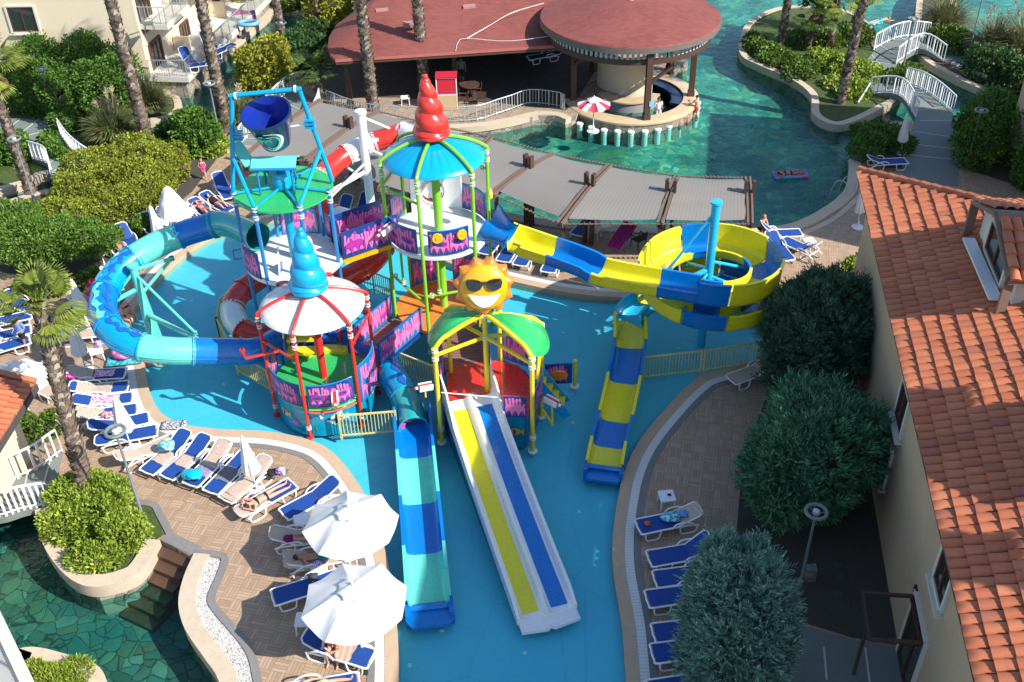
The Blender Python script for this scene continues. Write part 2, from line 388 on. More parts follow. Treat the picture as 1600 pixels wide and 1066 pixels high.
def cr(pts, n=6, closed=False):
    """Catmull-Rom through points"""
    P_ = [Vector(p) for p in pts]; N = len(P_); out = []
    for i in range(N if closed else N-1):
        a = P_[(i-1) % N] if closed or i > 0 else P_[0]*2-P_[1]
        b, c = P_[i], P_[(i+1) % N]; d = P_[(i+2) % N] if closed or i < N-2 else P_[-1]*2-P_[-2]
        for k in range(n):
            t = k/n; out.append(.5*((2*b)+(c-a)*t+(2*a-5*b+4*c-d)*t*t+(3*b-a-3*c+d)*t**3))
    if not closed: out.append(P_[-1])
    return out
def xy(pts): return [(p[0], p[1]) for p in pts]
def offset(pts, d, closed=True):
    """offset a 2D polyline to its left by d"""
    out = []; N = len(pts)
    for i in range(N):
        a = pts[(i-1) % N] if closed or i else pts[i]; b = pts[(i+1) % N] if closed or i < N-1 else pts[i]
        t = Vector((b[0]-a[0], b[1]-a[1], 0)); t.normalize()
        out.append(Vector((pts[i][0]-t.y*d, pts[i][1]+t.x*d, pts[i][2] if len(pts[i]) > 2 else 0)))
    return out
def area(pts): return sum(pts[i][0]*pts[(i+1) % len(pts)][1]-pts[(i+1) % len(pts)][0]*pts[i][1] for i in range(len(pts)))/2
def ribbon(mb, pts, d0, d1, z0, z1, closed, mi=0):
    a = offset(pts, d0, closed); b = offset(pts, d1, closed); N = len(pts); vs = []; uv = []; L = 0
    for i in range(N):
        if i: L += (Vector(xy([pts[i]])[0])-Vector(xy([pts[i-1]])[0])).length
        for p, z, v in ((a[i], z0, 0), (a[i], z1, 0), (b[i], z1, 1), (b[i], z0, 1)): vs.append((p.x, p.y, z)); uv.append((L, v))
    fs = []
    for i in range(N if closed else N-1):
        j = (i+1) % N
        for k in range(3): fs.append((i*4+k, j*4+k, j*4+k+1, i*4+k+1) if d1 < d0 else (i*4+k+1, j*4+k+1, j*4+k, i*4+k))
    if not closed: fs += [(0, 1, 2, 3), tuple((N-1)*4+k for k in (3, 2, 1, 0))]
    mb.add(vs, fs, mi, uv)
# ================================================================== SETTING
RW = -.55      # river level
mb = MB(); mb.add([(-900, -300, -1.75), (900, -300, -1.75), (900, 1500, -1.75), (-900, 1500, -1.75)], [(0, 1, 2, 3)]); struct(mb, 'terrain', M_['grass'])
mb = MB(); mb.add([(-70, -20, -1.22), (90, -20, -1.22), (90, 130, -1.22), (-70, 130, -1.22)], [(0, 1, 2, 3)]); struct(mb, 'river_bed', M_['bed'])
mb = MB(); mb.add([(-70, -20, RW), (90, -20, RW), (90, 130, RW), (-70, 130, RW)], [(0, 1, 2, 3)]); struct(mb, 'river_water', M_['riverwater'])
# pool outline (clockwise in the photo)
pool_px = [(228, 590), (222, 560), (203, 530), (205, 492), (225, 462), (262, 420), (310, 382), (352, 362), (400, 350), (460, 340), (530, 342), (600, 362), (660, 392), (730, 422), (800, 440),
 (870, 455), (930, 463), (985, 466), (1050, 474), (1120, 488), (1180, 503), (1215, 520), (1212, 545), (1180, 566), (1110, 583), (1080, 600), (1040, 640), (1000, 690), (976, 740), (963, 800), (958, 850), (960, 900), (972, 970), (978, 1040), (981, 1100), (985, 1250),
 (800, 1300), (618, 1250), (621, 1100), (621, 1010), (614, 930), (603, 870), (590, 825), (572, 780), (545, 737), (515, 705), (480, 688), (420, 676), (340, 672), (285, 664), (250, 645), (234, 615)]
pool = cr(GL(pool_px), 5, True)
if area(pool) > 0: pool = pool[::-1]          # clockwise seen from above -> left offset points outwards
mainpx = [(620, 1900), (420, 1400), (368, 1150), (345, 1066), (322, 1030), (292, 985), (282, 945), (290, 905), (303, 872), (250, 843), (247, 853), (228, 885), (203, 906), (150, 919), (112, 906), (80, 870), (62, 830), (56, 790), (50, 762), (-60, 758), (-400, 740),
 (-700, 420), (-300, 330), (0, 318), (60, 300), (118, 290), (150, 268), (200, 245), (236, 230), (262, 205), (300, 190), (338, 172), (350, 186), (376, 208), (430, 212), (480, 240), (540, 262), (600, 282), (680, 306), (740, 322), (800, 336), (900, 351), (1000, 356), (1090, 360),
 (1180, 359), (1240, 350), (1290, 325), (1320, 298), (1328, 262), (1330, 232), (1345, 206), (1375, 192), (1405, 190), (1440, 192), (1480, 180), (1520, 184), (1600, 205), (1800, 262), (2300, 400), (2500, 1900)]
main = GL(mainpx); 
for q in main: q.z = 0
mb = MB(); mb.prism(xy(main), -1.69, 0, 0, side=1, holes=[xy(pool)], bot=False); struct(mb, 'pool_deck', [M_['deck'], M_['stonewall']])
mb = MB(); mb.prism(xy(offset(pool, .02)), -.5, -.30, 0); struct(mb, 'pool_floor', M_['poolfloor'])
mb = MB(); pl = offset(pool, .0); n = len(pl); mb.prism(xy(pl), -.13, -.125, 0, bot=False); struct(mb, 'pool_water', M_['poolwater'])
mb = MB(); ribbon(mb, pool, -.02, .34, -.31, .035, True); struct(mb, 'pool_coping', M_['coping'], 60)
mb = MB(); ribbon(mb, pool, .342, .60, -.02, .026, True); struct(mb, 'pool_gutter', M_['grate'], 60)
mb = MB(); ribbon(mb, pool, .602, .80, -.02, .018, True); struct(mb, 'pool_border', M_['greycurb'], 60)
for k, (x, y) in enumerate(((530, 740), (690, 985), (795, 640), (905, 800), (820, 1020), (730, 420+60), (895, 660), (350, 600), (300, 470), (880, 520), (1060, 545), (640, 1040))):
    mb = MB(); mb.lathe([(0, .02), (.05, .02), (.07, 0), (.07, -.04)], n=12); o = mb.build('floor_nozzle', pm('nozzle_white', (.6, .65, .65), .4)); o.location = G(x, y, -.3)+Vector((0, 0, .005)); tag(o, 'one of the small white water nozzles set in the blue pool floor', 'nozzle', 'white nozzles in the pool floor')
# ---- other land pieces
def land(name, px, z=0., mat='soil', curb=None, cz=.06, cw=.34, smooth=4, closed=True, curbrange=None, cm='curb'):
    pts = GL(px, 0)
    for q in pts: q.z = 0
    if smooth > 1: pts = cr(pts, smooth, True)
    if area(pts) < 0: pts = pts[::-1]
    m = MB(); m.prism(xy(pts), -1.69, z, 0, side=1, bot=False); struct(m, name, [M_[mat], M_['stonewall']])
    if curb:
        m = MB(); ribbon(m, pts, cw, -.05, z-.35, z+cz, True); struct(m, curb, M_[cm], 60)
    return pts
rest_px = [(1075, 95), (1030, 86), (1000, 40), (1010, -60), (520, -60), (505, 20), (495, 58), (445, 64), (398, 74), (372, 102), (386, 142), (422, 152), (458, 150), (490, 165), (505, 168), (550, 186), (600, 198), (680, 201), (745, 198), (800, 189), (838, 180), (868, 181), (884, 186)]
cb = Vector((6.85, 53.8, 0))    # swim-up bar centre
rp = GL(rest_px); 
m = MB(); m.prism(xy(rp), -1.69, -.02, 0, side=1, bot=False); struct(m, 'restaurant_terrace', [M_['patio'], M_['stonewall']])
m = MB(); ribbon(m, cr(GL([(505, 168), (550, 186), (600, 198), (680, 201), (745, 198), (800, 189), (838, 180), (868, 181), (884, 187)]), 5), -.03, .42, -.3, .03, False); struct(m, 'terrace_curb', M_['curb'], 60)
land('palm_island_ground', [(1157, 60), (1160, 85), (1190, 101), (1240, 123), (1268, 146), (1272, 176), (1302, 192), (1332, 188), (1375, 168), (1405, 150), (1425, 112), (1400, 84), (1372, 70), (1360, 38), (1320, 14), (1230, 8), (1175, 28)], -.12, 'grass', 'island_curb')
land('far_bank_ground', [(1440, 84), (1482, 112), (1530, 134), (1600, 164), (1800, 236), (2200, 280), (2200, 60), (1700, 36), (1600, 40), (1510, 56), (1500, 20), (1480, -25), (1440, -20), (1432, 40)], -.15, 'soil', 'far_bank_curb')
land('hotel_bank_ground', [(-900, 390), (-300, 318), (0, 294), (60, 272), (100, 264), (150, 252), (210, 226), (214, 206), (206, 190), (236, 187), (268, 180), (282, 166), (278, 150), (262, 138), (330, 92), (400, 40), (436, 2), (470, -60), (-700, -60)], -.1, 'grass', 'hotel_bank_curb', smooth=2)
land('corner_island_ground', [(30, 1013), (60, 1012), (100, 1022), (140, 1034), (160, 1055), (166, 1100), (150, 1200), (-200, 1200), (-200, 1040), (0, 1030)], -.12, 'grass', 'corner_island_curb', cw=.4)
# curbs along the main land's river edges
def curbline(name, px, d0, d1, z1=.10, z0=-.35, mat='curb', n=5, zz=0.):
    m = MB(); pts = cr(GL(px), n); ribbon(m, pts, d0, d1, z0+zz, z1+zz, False); struct(m, name, M_[mat], 60)
curbline('river_curb', [(430, 1400), (368, 1150), (345, 1066), (322, 1030), (292, 985), (282, 945), (290, 905), (306, 868)], -.42, .04)
curbline('planter_curb', [(249, 847), (228, 885), (203, 906), (150, 919), (112, 906), (80, 870), (62, 830), (58, 800)], -.42, .04)
curbline('pebble_bed_curb', [(470, 1300), (420, 1150), (404, 1066), (392, 1020), (366, 985), (340, 955), (331, 935), (345, 900), (352, 872), (330, 866), (306, 864)], -.10, .12, .05, mat='greycurb', n=4)
curbline('planter_edge', [(213, 785), (240, 790), (250, 805), (266, 835)], -.11, .11, .05, mat='greycurb', n=4)
curbline('step_curb', [(252, 843), (303, 868)], -.04, .35, .03, mat='greycurb', n=2)
curbline('river_walk_curb', [(740, 322), (800, 336), (900, 351), (1000, 356), (1090, 360), (1180, 359), (1240, 350), (1290, 325), (1320, 298), (1328, 262), (1330, 232), (1345, 206), (1375, 192)], -.5, .04, .06)
curbline('river_walk_edge', [(1185, 374), (1240, 369), (1300, 344), (1345, 306)], -.12, .12, .03, mat='curb')
curbline('left_bank_curb', [(0, 318), (60, 300), (118, 290), (150, 268), (200, 245), (236, 230)], -.3, .03, .04)
# steps into the river
a, b = G(249, 847), G(303, 870); d = (b-a).normalized(); nrm = Vector((d.y, -d.x, 0))
if nrm.y > 0: nrm = -nrm
m = MB()
for k in range(6):
    c = (a+b)/2+nrm*(.16+.34*k)+Vector((0, 0, -.16-.18*k)); m.box((c.x, c.y, c.z-.35), ((b-a).length-.1, .35, .7), math.atan2(d.y, d.x))
tag(m.build('stone_steps', pm('wet_step_stone', (.09, .05, .03), .4, .3, 5, .3, 40)), 'brown stone steps leading down into the dark pond', 'steps')
# beds, paths laid on the deck
def sheet(name, px, z, mat, smooth=1, kind='structure', zz=0):
    pts = GL(px, 0)
    if smooth > 1: pts = cr(pts, smooth, True)
    m = MB(); m.prism(xy(pts), z-.05, z, 0, bot=False); return struct(m, name, M_[mat])
sheet('pebble_bed', [(306, 870), (330, 871), (348, 878), (341, 902), (328, 935), (337, 958), (362, 988), (388, 1022), (400, 1066), (425, 1180), (372, 1140), (352, 1066), (330, 1028), (298, 982), (290, 945), (297, 908)], .012, 'pebbles', 1)
sheet('planter_soil', [(58, 795), (66, 832), (84, 866), (112, 900), (150, 912), (202, 898), (224, 880), (246, 842), (262, 832), (246, 804), (236, 792), (214, 786), (205, 760), (170, 738), (110, 735), (70, 758)], .012, 'grass', 1)
sheet('hedge_soil', [(-500, 470), (0, 425), (90, 440), (150, 430), (185, 400), (235, 350), (300, 300), (345, 240), (340, 180), (300, 194), (262, 210), (236, 234), (200, 250), (118, 296), (60, 306), (0, 325), (-500, 360)], .010, 'soil2')
sheet('shrub_soil', [(-200, 700), (-20, 690), (40, 664), (84, 655), (92, 672), (60, 700), (20, 726), (-20, 752), (-200, 756)], .010, 'soil2')
sheet('garden_soil', [(1190, 640), (1215, 560), (1300, 470), (1338, 420), (1420, 440), (1500, 700), (1480, 1020), (1380, 1005), (1330, 996), (1245, 970), (1180, 940), (1150, 840), (1160, 720)], .008, 'soil2')
sheet('service_path', [(1240, 975), (1330, 1000), (1450, 1020), (1700, 1050), (1900, 1500), (1100, 1500), (1080, 1066), (1120, 1000)], .014, 'greyslab')
m = MB()
for a, b in (((1287, 1010), (1292, 1062)), ((1352, 1012), (1359, 1066)), ((1418, 1018), (1428, 1075))): m.beam(G(*a, .018), G(*b, .018), .05, .01)
struct(m, 'path_joints', pm('white_joint', (.5, .52, .5), .8, .1))
sheet('side_path', [(1340, 490), (1400, 500), (1420, 580), (1385, 560)], .014, 'greyslab')
sheet('bridge_garden_soil', [(1336, 246), (1340, 222), (1352, 208), (1378, 198), (1412, 196), (1416, 215), (1409, 262), (1380, 262)], .010, 'soil2')
# grey boardwalk on the right and its pale joints
sheet('boardwalk_path', [(1408, 290), (1411, 262), (1418, 225), (1430, 186), (1487, 176), (1500, 195), (1500, 230), (1496, 290)], .016, 'greyslab')
def joints(name, pairs, z, wd=.07):
    m = MB()
    for a, b in pairs: m.beam(G(*a, z), G(*b, z), wd, .012)
    struct(m, name, pm('pale_joint', (.42, .45, .42), .8, .1))
joints('boardwalk_joints', [((1437, 189), (1498, 188)), ((1431, 206), (1494, 215)), ((1418, 224), (1493, 233)), ((1412, 241), (1494, 250))], .022)
sheet('hedge_ground', [(1502, 262), (1502, 190), (1530, 188), (1600, 208), (1800, 268), (2100, 330), (1800, 420), (1620, 300)], .010, 'soil2')
m = MB(); m.prism(xy(GL([(1337, 112), (1368, 78), (1405, 70), (1402, 98), (1398, 112), (1400, 130), (1412, 135), (1400, 150), (1360, 146), (1363, 122)], -.1)), -.2, -.10, 0); struct(m, 'island_path', M_['greyslab'])
joints('island_path_joints', [((1338, 106), (1396, 118)), ((1350, 94), (1392, 100)), ((1362, 86), (1385, 112)), ((1375, 74), (1402, 84))], -.09)
m = MB(); m.prism(xy(GL([(-60, 190), (0, 182), (40, 184), (95, 190), (100, 214), (70, 224), (40, 214), (0, 214), (-60, 230)], 0)), -.12, -.06, 0); struct(m, 'hotel_path', M_['greyslab'])
joints('hotel_path_joints', [((16, 198), (32, 186)), ((28, 212), (62, 185)), ((36, 214), (64, 206))], -.05)
m = MB(); m.prism(xy(GL([(1470, 75), (1520, 80), (1640, 96), (1640, 106), (1510, 96), (1476, 96)], -.1)), -.2, -.12, 0); struct(m, 'far_path', M_['greyslab'])
# shrub ground cover sheets are built with the plants
# ================================================================== WATER PLAY STRUCTURE
def AtY(px, py, Y):
    d = cF + cR*((px-CXP)/CF) - cU*((py-CYP)/CF); t = Y/d.y; return CAM+d*t
def pol(c, r, a, z): return Vector((c[0]+r*math.cos(R_(a)), c[1]+r*math.sin(R_(a)), z))
def arc(c, r, a0, a1, z, n=10): return [pol(c, r, a0+(a1-a0)*k/n, z if not isinstance(z, tuple) else z[0]+(z[1]-z[0])*k/n) for k in range(n+1)]
def clamp(mb, p, r, mi=0, h=.07):
    for dz in (-.05, .05):
        mb.lathe([(r*1.0, -.02), (r*1.5, -.02), (r*1.5, .02), (r*1.0, .02)], (p[0], p[1], p[2]+dz), 8, mi)
BOLT = pm('bolt_clamps', (.7, .68, .62), .4)
def posts(root, c, r, angs, z0s, ztop, m, rad=.06):
    for a, z0 in zip(angs, z0s):
        b = MB(); p = pol(c, r, a, z0); q = pol(c, r, a, ztop)
        b.tube([p, q], rad, 10, 0); b.lathe([(rad, 0), (rad*2.1, 0), (rad*2.1, .05), (rad, .05)], p, 10, 0)
        for z in (ztop-.12, ztop-.42, z0+.45): clamp(b, (q.x, q.y, z), rad, 1)
        b.build('post', [m, BOLT], root)
def ribs(root, c, r, angs, zr, rise, m, rad=.055, hubr=.2):
    for a in angs:
        b = MB(); pts = [pol(c, r, a, zr-.1), pol(c, r+.02, a, zr+.03), pol(c, r-.10, a, zr+.14)]
        for k in range(1, 7):
            t = k/6; rr = (r-.1)*(1-t)+hubr*t*.6; pts.append(pol(c, rr, a, zr+.15+rise*math.sin(t*PI/2)**.9*.97-.03*t))
        b.tube(cr(pts, 3), rad, 8); b.build('rib', m, root)
def dome(root, c, r, zr, rise, m, name='canopy', pleat=.012, a0=0, a1=360, npl=28):
    b = MB(); n = 84; N = int(n*(a1-a0)/360); vs = []; K = 9
    for up in (0, 1):
        for i in range(K+1):
            t = i/K; rr = r*(1-t)+.14*t
            for k in range(N+1):
                a = a0+(a1-a0)*k/N; pl = pleat*math.sin(R_(a)*npl)*math.sin(PI*min(1, t*1.2))*4*(1 if up else 1)
                z = zr+rise*math.sin(t*PI/2)**.9+pl*.5-(0 if up else .03); vs.append(pol(c, rr, a, z))
    W = N+1; o = (K+1)*W; fs = []
    for i in range(K):
        for k in range(N):
            fs.append((o+i*W+k, o+i*W+k+1, o+(i+1)*W+k+1, o+(i+1)*W+k)); fs.append((i*W+k+1, i*W+k, (i+1)*W+k, (i+1)*W+k+1))
    for k in range(N): fs.append((k, k+1, o+k+1, o+k))
    if a1-a0 < 359:
        for i in range(K):
            fs.append((i*W, o+i*W, o+(i+1)*W, (i+1)*W)); fs.append((i*W+N, (i+1)*W+N, o+(i+1)*W+N, o+i*W+N))
    b.add(vs, fs); return b.build(name, m, root, 60)
def shell_cone(root, c, z0, R0, H, m, lean=(0, 0), name='spiral_finial', pitch=.68):
    b = MB(); NZ, NT_ = 90, 36; vs = []
    for i in range(NZ+1):
        t = i/NZ; z = H*t
        Rz = R0*((1-t)**.48)*(1-.30*t)+.045
        for k in range(NT_):
            th = 2*PI*k/NT_; ph = ((z/pitch*(1+.25*t)) + k/NT_) % 1
            bul = math.sin(PI*ph)**.55 if 0 < ph < 1 else 0
            rr = Rz*(.80+.22*bul)*(min(1, .86+t*6) if t < .03 else 1)
            vs.append((c[0]+rr*math.cos(th)+lean[0]*t*t, c[1]+rr*math.sin(th)+lean[1]*t*t, z0+z))
    fs = [(i*NT_+k, i*NT_+(k+1) % NT_, (i+1)*NT_+(k+1) % NT_, (i+1)*NT_+k) for i in range(NZ) for k in range(NT_)]
    fs += [tuple(range(NT_-1, -1, -1)), tuple(NZ*NT_+k for k in range(NT_))]
    b.add(vs, fs); b.lathe([(0, -.1), (R0*1.02, -.1), (R0*1.05, -.03), (R0*.98, .03), (0, .03)], (c[0], c[1], z0), 28)
    b.lathe([(.07, -.08), (.11, -.02), (.085, .03), (.0, .05)], (c[0]+lean[0], c[1]+lean[1], z0+H+.06), 12)
    return b.build(name, m, root, 75)
def coral_polys(L, H):
    rr = random.Random(int(L*1000+H*77)); out = []
    for kind in (0, 1):
        polys = []; x = .06+.05*kind
        while x < L-.25:
            w_ = min(rr.uniform(.42, .75), L-.05-x); n = max(2, int(w_/.092)); low = [(x, .05)]; na = max(1, round(w_/.24))
            for j in range(na):
                for k in range(1, 7): low.append((x+w_*(j+k/7)/na, .05+H*(.27+.04*kind)*math.sin(PI*k/7)))
                low.append((x+w_*(j+1)/na, .05))
            up = []; st = w_/n; hump = rr.uniform(.52, .62)*H
            for j in range(n):
                xc = x+st*(j+.5); hh = hump+H*(.16*math.sin(PI*(j+.5)/n)+rr.uniform(-.03, .27))+.04*H*(1-kind); hh = min(hh, H*.93); f = st*.31; ln = rr.uniform(-.03, .03); vl = hump+H*rr.uniform(-.04, .06)
                up += [(xc-f, vl), (xc-f+ln*.5, (vl+hh)/2), (xc-f*1.25+ln, hh-f), (xc-f*.5+ln, hh), (xc+f*.5+ln, hh), (xc+f*1.25+ln, hh-f), (xc+f+ln*.5, (vl+hh)/2), (xc+f, vl)]
            poly = low+[(x+w_, hump*.8)]+up[::-1]+[(x, hump*.8)]
            polys.append(poly); x += w_+.035
        out.append(polys)
    return out[1], out[0]
def panel(root, pts, h, th=.06, m='coralpanel', rim='blue', name='panel', rr=.028):
    b = MB(); b.wall(pts, h, th, 0); pts = [Vector(p) for p in pts]; L = [0]
    for i in range(1, len(pts)): L.append(L[-1]+(pts[i]-pts[i-1]).length)
    for sg in (1, -1):
        def fn(u, v, z):
            k = 0
            while k < len(L)-2 and u > L[k+1]: k += 1
            q = pts[k].lerp(pts[k+1], (u-L[k])/(L[k+1]-L[k])); t = pts[k+1]-pts[k]; nn = Vector((t.y, -t.x, 0)).normalized()
            return q+nn*sg*(th/2+z)+Vector((0, 0, v))
        dark, pink = coral_polys(L[-1], h)
        for poly in dark: b.prism(poly, 0, .004, 2, fn=fn)
        for poly in pink: b.prism(poly, 0, .008, 1, fn=fn)
    o = b.build(name, [M_[m], M_['print1'], M_['print2']], root, 60)
    b = MB(); top = [Vector(p)+Vector((0, 0, h)) for p in pts]; loop = [Vector(p) for p in pts]+top[::-1]
    b.tube(loop, rr, 6, closed=True); b.build('rim', P[rim], o); return o
def gun(root, base, d, ln=.5, m=None):
    """water cannon: red body between white shells on a bent stand"""
    b = MB(); base = Vector(base); d = Vector(d).normalized(); top = base+Vector((0, 0, .42))
    b.tube([base, base+Vector((0, 0, .3)), top], .03, 8, 2)
    s = Vector((-d.y, d.x, 0)).normalized()
    b.beam(top-d*ln*.45, top+d*ln*.45, .11, .16, 0)
    for k in (-1, 1): b.beam(top-d*ln*.5+s*.085*k, top+d*ln*.4+s*.085*k, .05, .2, 1)
    b.tube([top+d*ln*.45, top+d*ln*.62], .05, 8, 1); b.tube([top+d*ln*.61, top+d*ln*.72], .035, 8, 0)
    return b.build('water_cannon', [P['red'], P['white'], m or P['red']], root)
def decal(root, name, poly, fn, m, th=.012, sub=0):
    b = MB(); b.prism(poly, 0, th, 0, fn=fn); return b.build(name, m, root, 80)
def disc(root, name, c, r, z0, z1, m, n=40, edge=None):
    b = MB(); b.lathe([(0, z0), (r, z0), (r, z1), (0, z1)], (c[0], c[1], 0), n); return b.build(name, m, root)

# ------------------------------------------------ tower with white canopy (red posts)
cC = (-6.45, 27.9); rC = 1.78; zC = 4.1; fC = 1.12
aC = [-162, -102, -42, 18, 78, 138]
T = thing('play_tower', 'round play tower with red posts, white umbrella roof and blue spiral shell on top', 'play tower', (cC[0], cC[1], 0)); T_C = T
def rel(o):   # keep world coordinates of children built in world space
    for ch in o.children: ch.matrix_parent_inverse = Matrix.Translation(-Vector(o.location))
posts(T, cC, rC, aC, [-.1]*6, zC, P['red'])
ribs(T, cC, rC, aC, zC, .48, P['red'])
dome(T, cC, 1.70, zC+.02, .50, P['white'])
b = MB(); b.tube([(cC[0], cC[1], fC), (cC[0], cC[1], zC+.5)], .13, 14); b.build('column', P['red'], T)
b = MB(); b.lathe([(0, -.05), (.3, -.05), (.3, .06), (.16, .14), (0, .14)], (cC[0], cC[1], zC+.56), 16)
for k in range(8): b.lathe([(0, 0), (.03, 0), (.03, .04), (0, .05)], pol(cC, .24, k*45, zC+.62), 6, 1)
b.build('hub', [P['red'], BOLT], T)
shell_cone(T, (cC[0]-.02, cC[1]), zC+.78, .60, 1.98, P['cyan'])
disc(T, 'floor', cC, 1.66, fC-.08, fC, P['brightgreen'])
b = MB(); b.prism(xy([pol(cC, 1.66, a, 0) for a in range(60, 131, 10)]+[pol(cC, 1.3, a, 0) for a in range(125, 64, -10)]), fC, fC+.16); b.build('step', P['yellow'], T)
# printed drum wall
muralm = pm('aquarium_mural', (.0, .26, .42), .3, .25, 1.3, coat=.3)
b = MB()
b.wall(arc(cC, 1.62, -200, 20, -.12, 40), fC+.1, .05); dr = b.build('drum_wall', muralm, T)
def onC(u, v, z): # u = degrees, v = height
    return pol(cC, 1.655+z, u, v)
k2 = R_(1)*1.65
def shape(root, name, pts, cu, cv, sc_, m, fn=onC, th=.01, flip=1):
    return decal(root, name, [(cu+flip*x*sc_/k2, cv+y*sc_) for x, y in pts][::flip], fn, m, th)
FISH = [(0, 0), (.18, .20), (.42, .30), (.62, .25), (.80, .08), (1.02, .26), (.98, 0), (1.02, -.26), (.80, -.08), (.62, -.25), (.42, -.30), (.18, -.20)]
shape(dr, 'fish', FISH, -146, .55, .55, P['gold']); shape(dr, 'fish_stripe', [(.3, -.2), (.38, -.2), (.42, .22), (.33, .22)], -146, .55, .55, P['deepblue'], th=.018)
shape(dr, 'coral', [(0, 0), (.25, .05), (.3, .3), (.42, .1), (.5, .42), (.62, .12), (.8, .3), (.75, .0), (.9, -.2), (.4, -.12)], -130, .28, .5, P['pink'])
shape(dr, 'idol_fish', [(0, -.02), (.16, .06), (.26, .2), (.5, .34), (1.15, .72), (.7, .32), (.86, .05), (1.0, .18), (1.0, -.18), (.86, -.03), (.66, -.22), (.35, -.3), (.14, -.12)], -82, .55, .75, P['white'])
shape(dr, 'fish_stripe', [(.36, -.26), (.5, -.24), (.58, .3), (.42, .28)], -82, .55, .75, P['black'], th=.018); shape(dr, 'fish_stripe', [(.66, -.18), (.74, -.1), (.78, .14), (.70, .26)], -82, .55, .75, P['black'], th=.018)
shape(dr, 'fish_eye', [(.05*math.cos(t*PI/4), .05*math.sin(t*PI/4)) for t in range(8)], -78.5, .6, 1, P['black'], th=.02)
for u, v in ((-88, .78), (-84.5, .84), (-87, .68), (-22, .78), (-17, .7), (-19, .9)): shape(dr, 'bubble', [(.05*math.cos(t*PI/4), .05*math.sin(t*PI/4)) for t in range(8)], u, v, 1, P['white'])
for u, v in ((-12, .62), (-6, .85)): shape(dr, 'small_fish', FISH, u, v, .22, P['gold'])
for u in (-96, -70, -63, -35, -26, -12): shape(dr, 'seaweed', [(0, 0), (.05, .12), (0, .25), (.04, .4), (.09, .25), (.05, .12), (.09, 0)], u, .02, .7, P['brightgreen'])
for a0, a1 in ((-158, -107), (-98, -47)): panel(T, arc(cC, 1.72, a0, a1, fC+.08, 8), .88)
panel(T, arc(cC, 1.76, -38, 10, fC-.25, 8), 1.5, m='coralpanel2')
panel(T, arc(cC, 1.72, -196, -168, fC+.08, 5), .9, m='coralpanel')
b = MB(); b.tube(arc(cC, 1.80, -98, -47, fC+.02, 10), .03, 6, 0); b.tube(arc(cC, 1.84, -98, -47, fC-.07, 10), .03, 6, 1); b.tube(arc(cC, 1.70, -46, 12, fC+.03, 10), .03, 6, 0); b.tube(arc(cC, 1.70, -160, -104, fC+.03, 10), .03, 6, 0)
b.build('base_rails', [P['green'], P['coral']], T)
for a0, a1, z in ((-162, -102, 3.1), (-42, 18, 3.3), (18, 78, 3.3)):
    b = MB(); b.tube([pol(cC, rC, a0, z), pol(cC, rC, a1, z)], .045, 8); clamp(b, pol(cC, rC-.1, a0+5, z), .05); b.build('crossbar', P['red'], T)
# long spray arm reaching left
b = MB(); p0 = (pol(cC, rC, -162, 3.1)+pol(cC, rC, -102, 3.1))/2; p1 = G(384, 560, 2.9); b.tube([p0, p1, p1+Vector((-.06, 0, .28))], .05, 8); b.lathe([(.04, 0), (.09, .02), (.09, .1), (.04, .12)], p1+Vector((-.06, 0, .25)), 8); b.build('spray_arm', P['red'], T)
gun(T, pol(cC, 1.95, -70, fC+.1), (.15, -1, -.25))
rel(T)
# ------------------------------------------------ tower with blue canopy (green posts)
cB = (-2.5, 32.0); rB = 1.84; zB = 7.3; fB = 4.38; oB = 1.18
aB = [-165, -105, -45, 15, 75, 135]
T = thing('play_tower', 'tall play tower with green posts, blue umbrella roof and red spiral shell on top', 'play tower', (cB[0], cB[1], 0)); T_B = T
posts(T, cB, rB, aB, [-.1]*6, zB, P['green'], .065)
ribs(T, cB, rB, aB, zB, .58, P['green'], .06)
dome(T, cB, 1.76, zB+.0, .60, P['cyan'])
b = MB(); b.tube([(cB[0], cB[1], -.1), (cB[0], cB[1], zB+.5)], .15, 14); b.build('column', P['green'], T)
b = MB(); b.lathe([(0, -.05), (.3, -.05), (.3, .08), (.16, .16), (0, .16)], (cB[0], cB[1], zB+.55), 16); b.build('hub', pm('dark_green', (.03, .12, .03), .5), T)
shell_cone(T, (cB[0]-.02, cB[1]), zB+.88, .60, 1.88, P['red'], lean=(-.10, 0))
disc(T, 'upper_floor', cB, 1.72, fB-.12, fB, P['white'])
disc(T, 'lower_floor', cB, 1.78, oB-.1, oB, P['orange'])
b = MB(); q = GL([(655, 500), (735, 505), (742, 470), (700, 455), (655, 480)], oB); b.prism(xy(q), oB-.1, oB-.006); b.build('floor_step', P['orange'], T)
for a0, a1 in ((-158, -112), (-98, -52)): panel(T, arc(cB, 1.76, a0, a1, fB+.06, 8), .92)
for a0, a1 in ((22, 68), (140, 165)): panel(T, arc(cB, 1.76, a0, a1, fB+.06, 6), .98, m='coralpanel2', rim='navy')
b = MB(); b.lathe([(1.74, fB-.14), (1.80, fB-.14), (1.80, fB-.02), (1.74, fB-.02)], (cB[0], cB[1], 0), 40); b.build('floor_rim', P['white'], T)
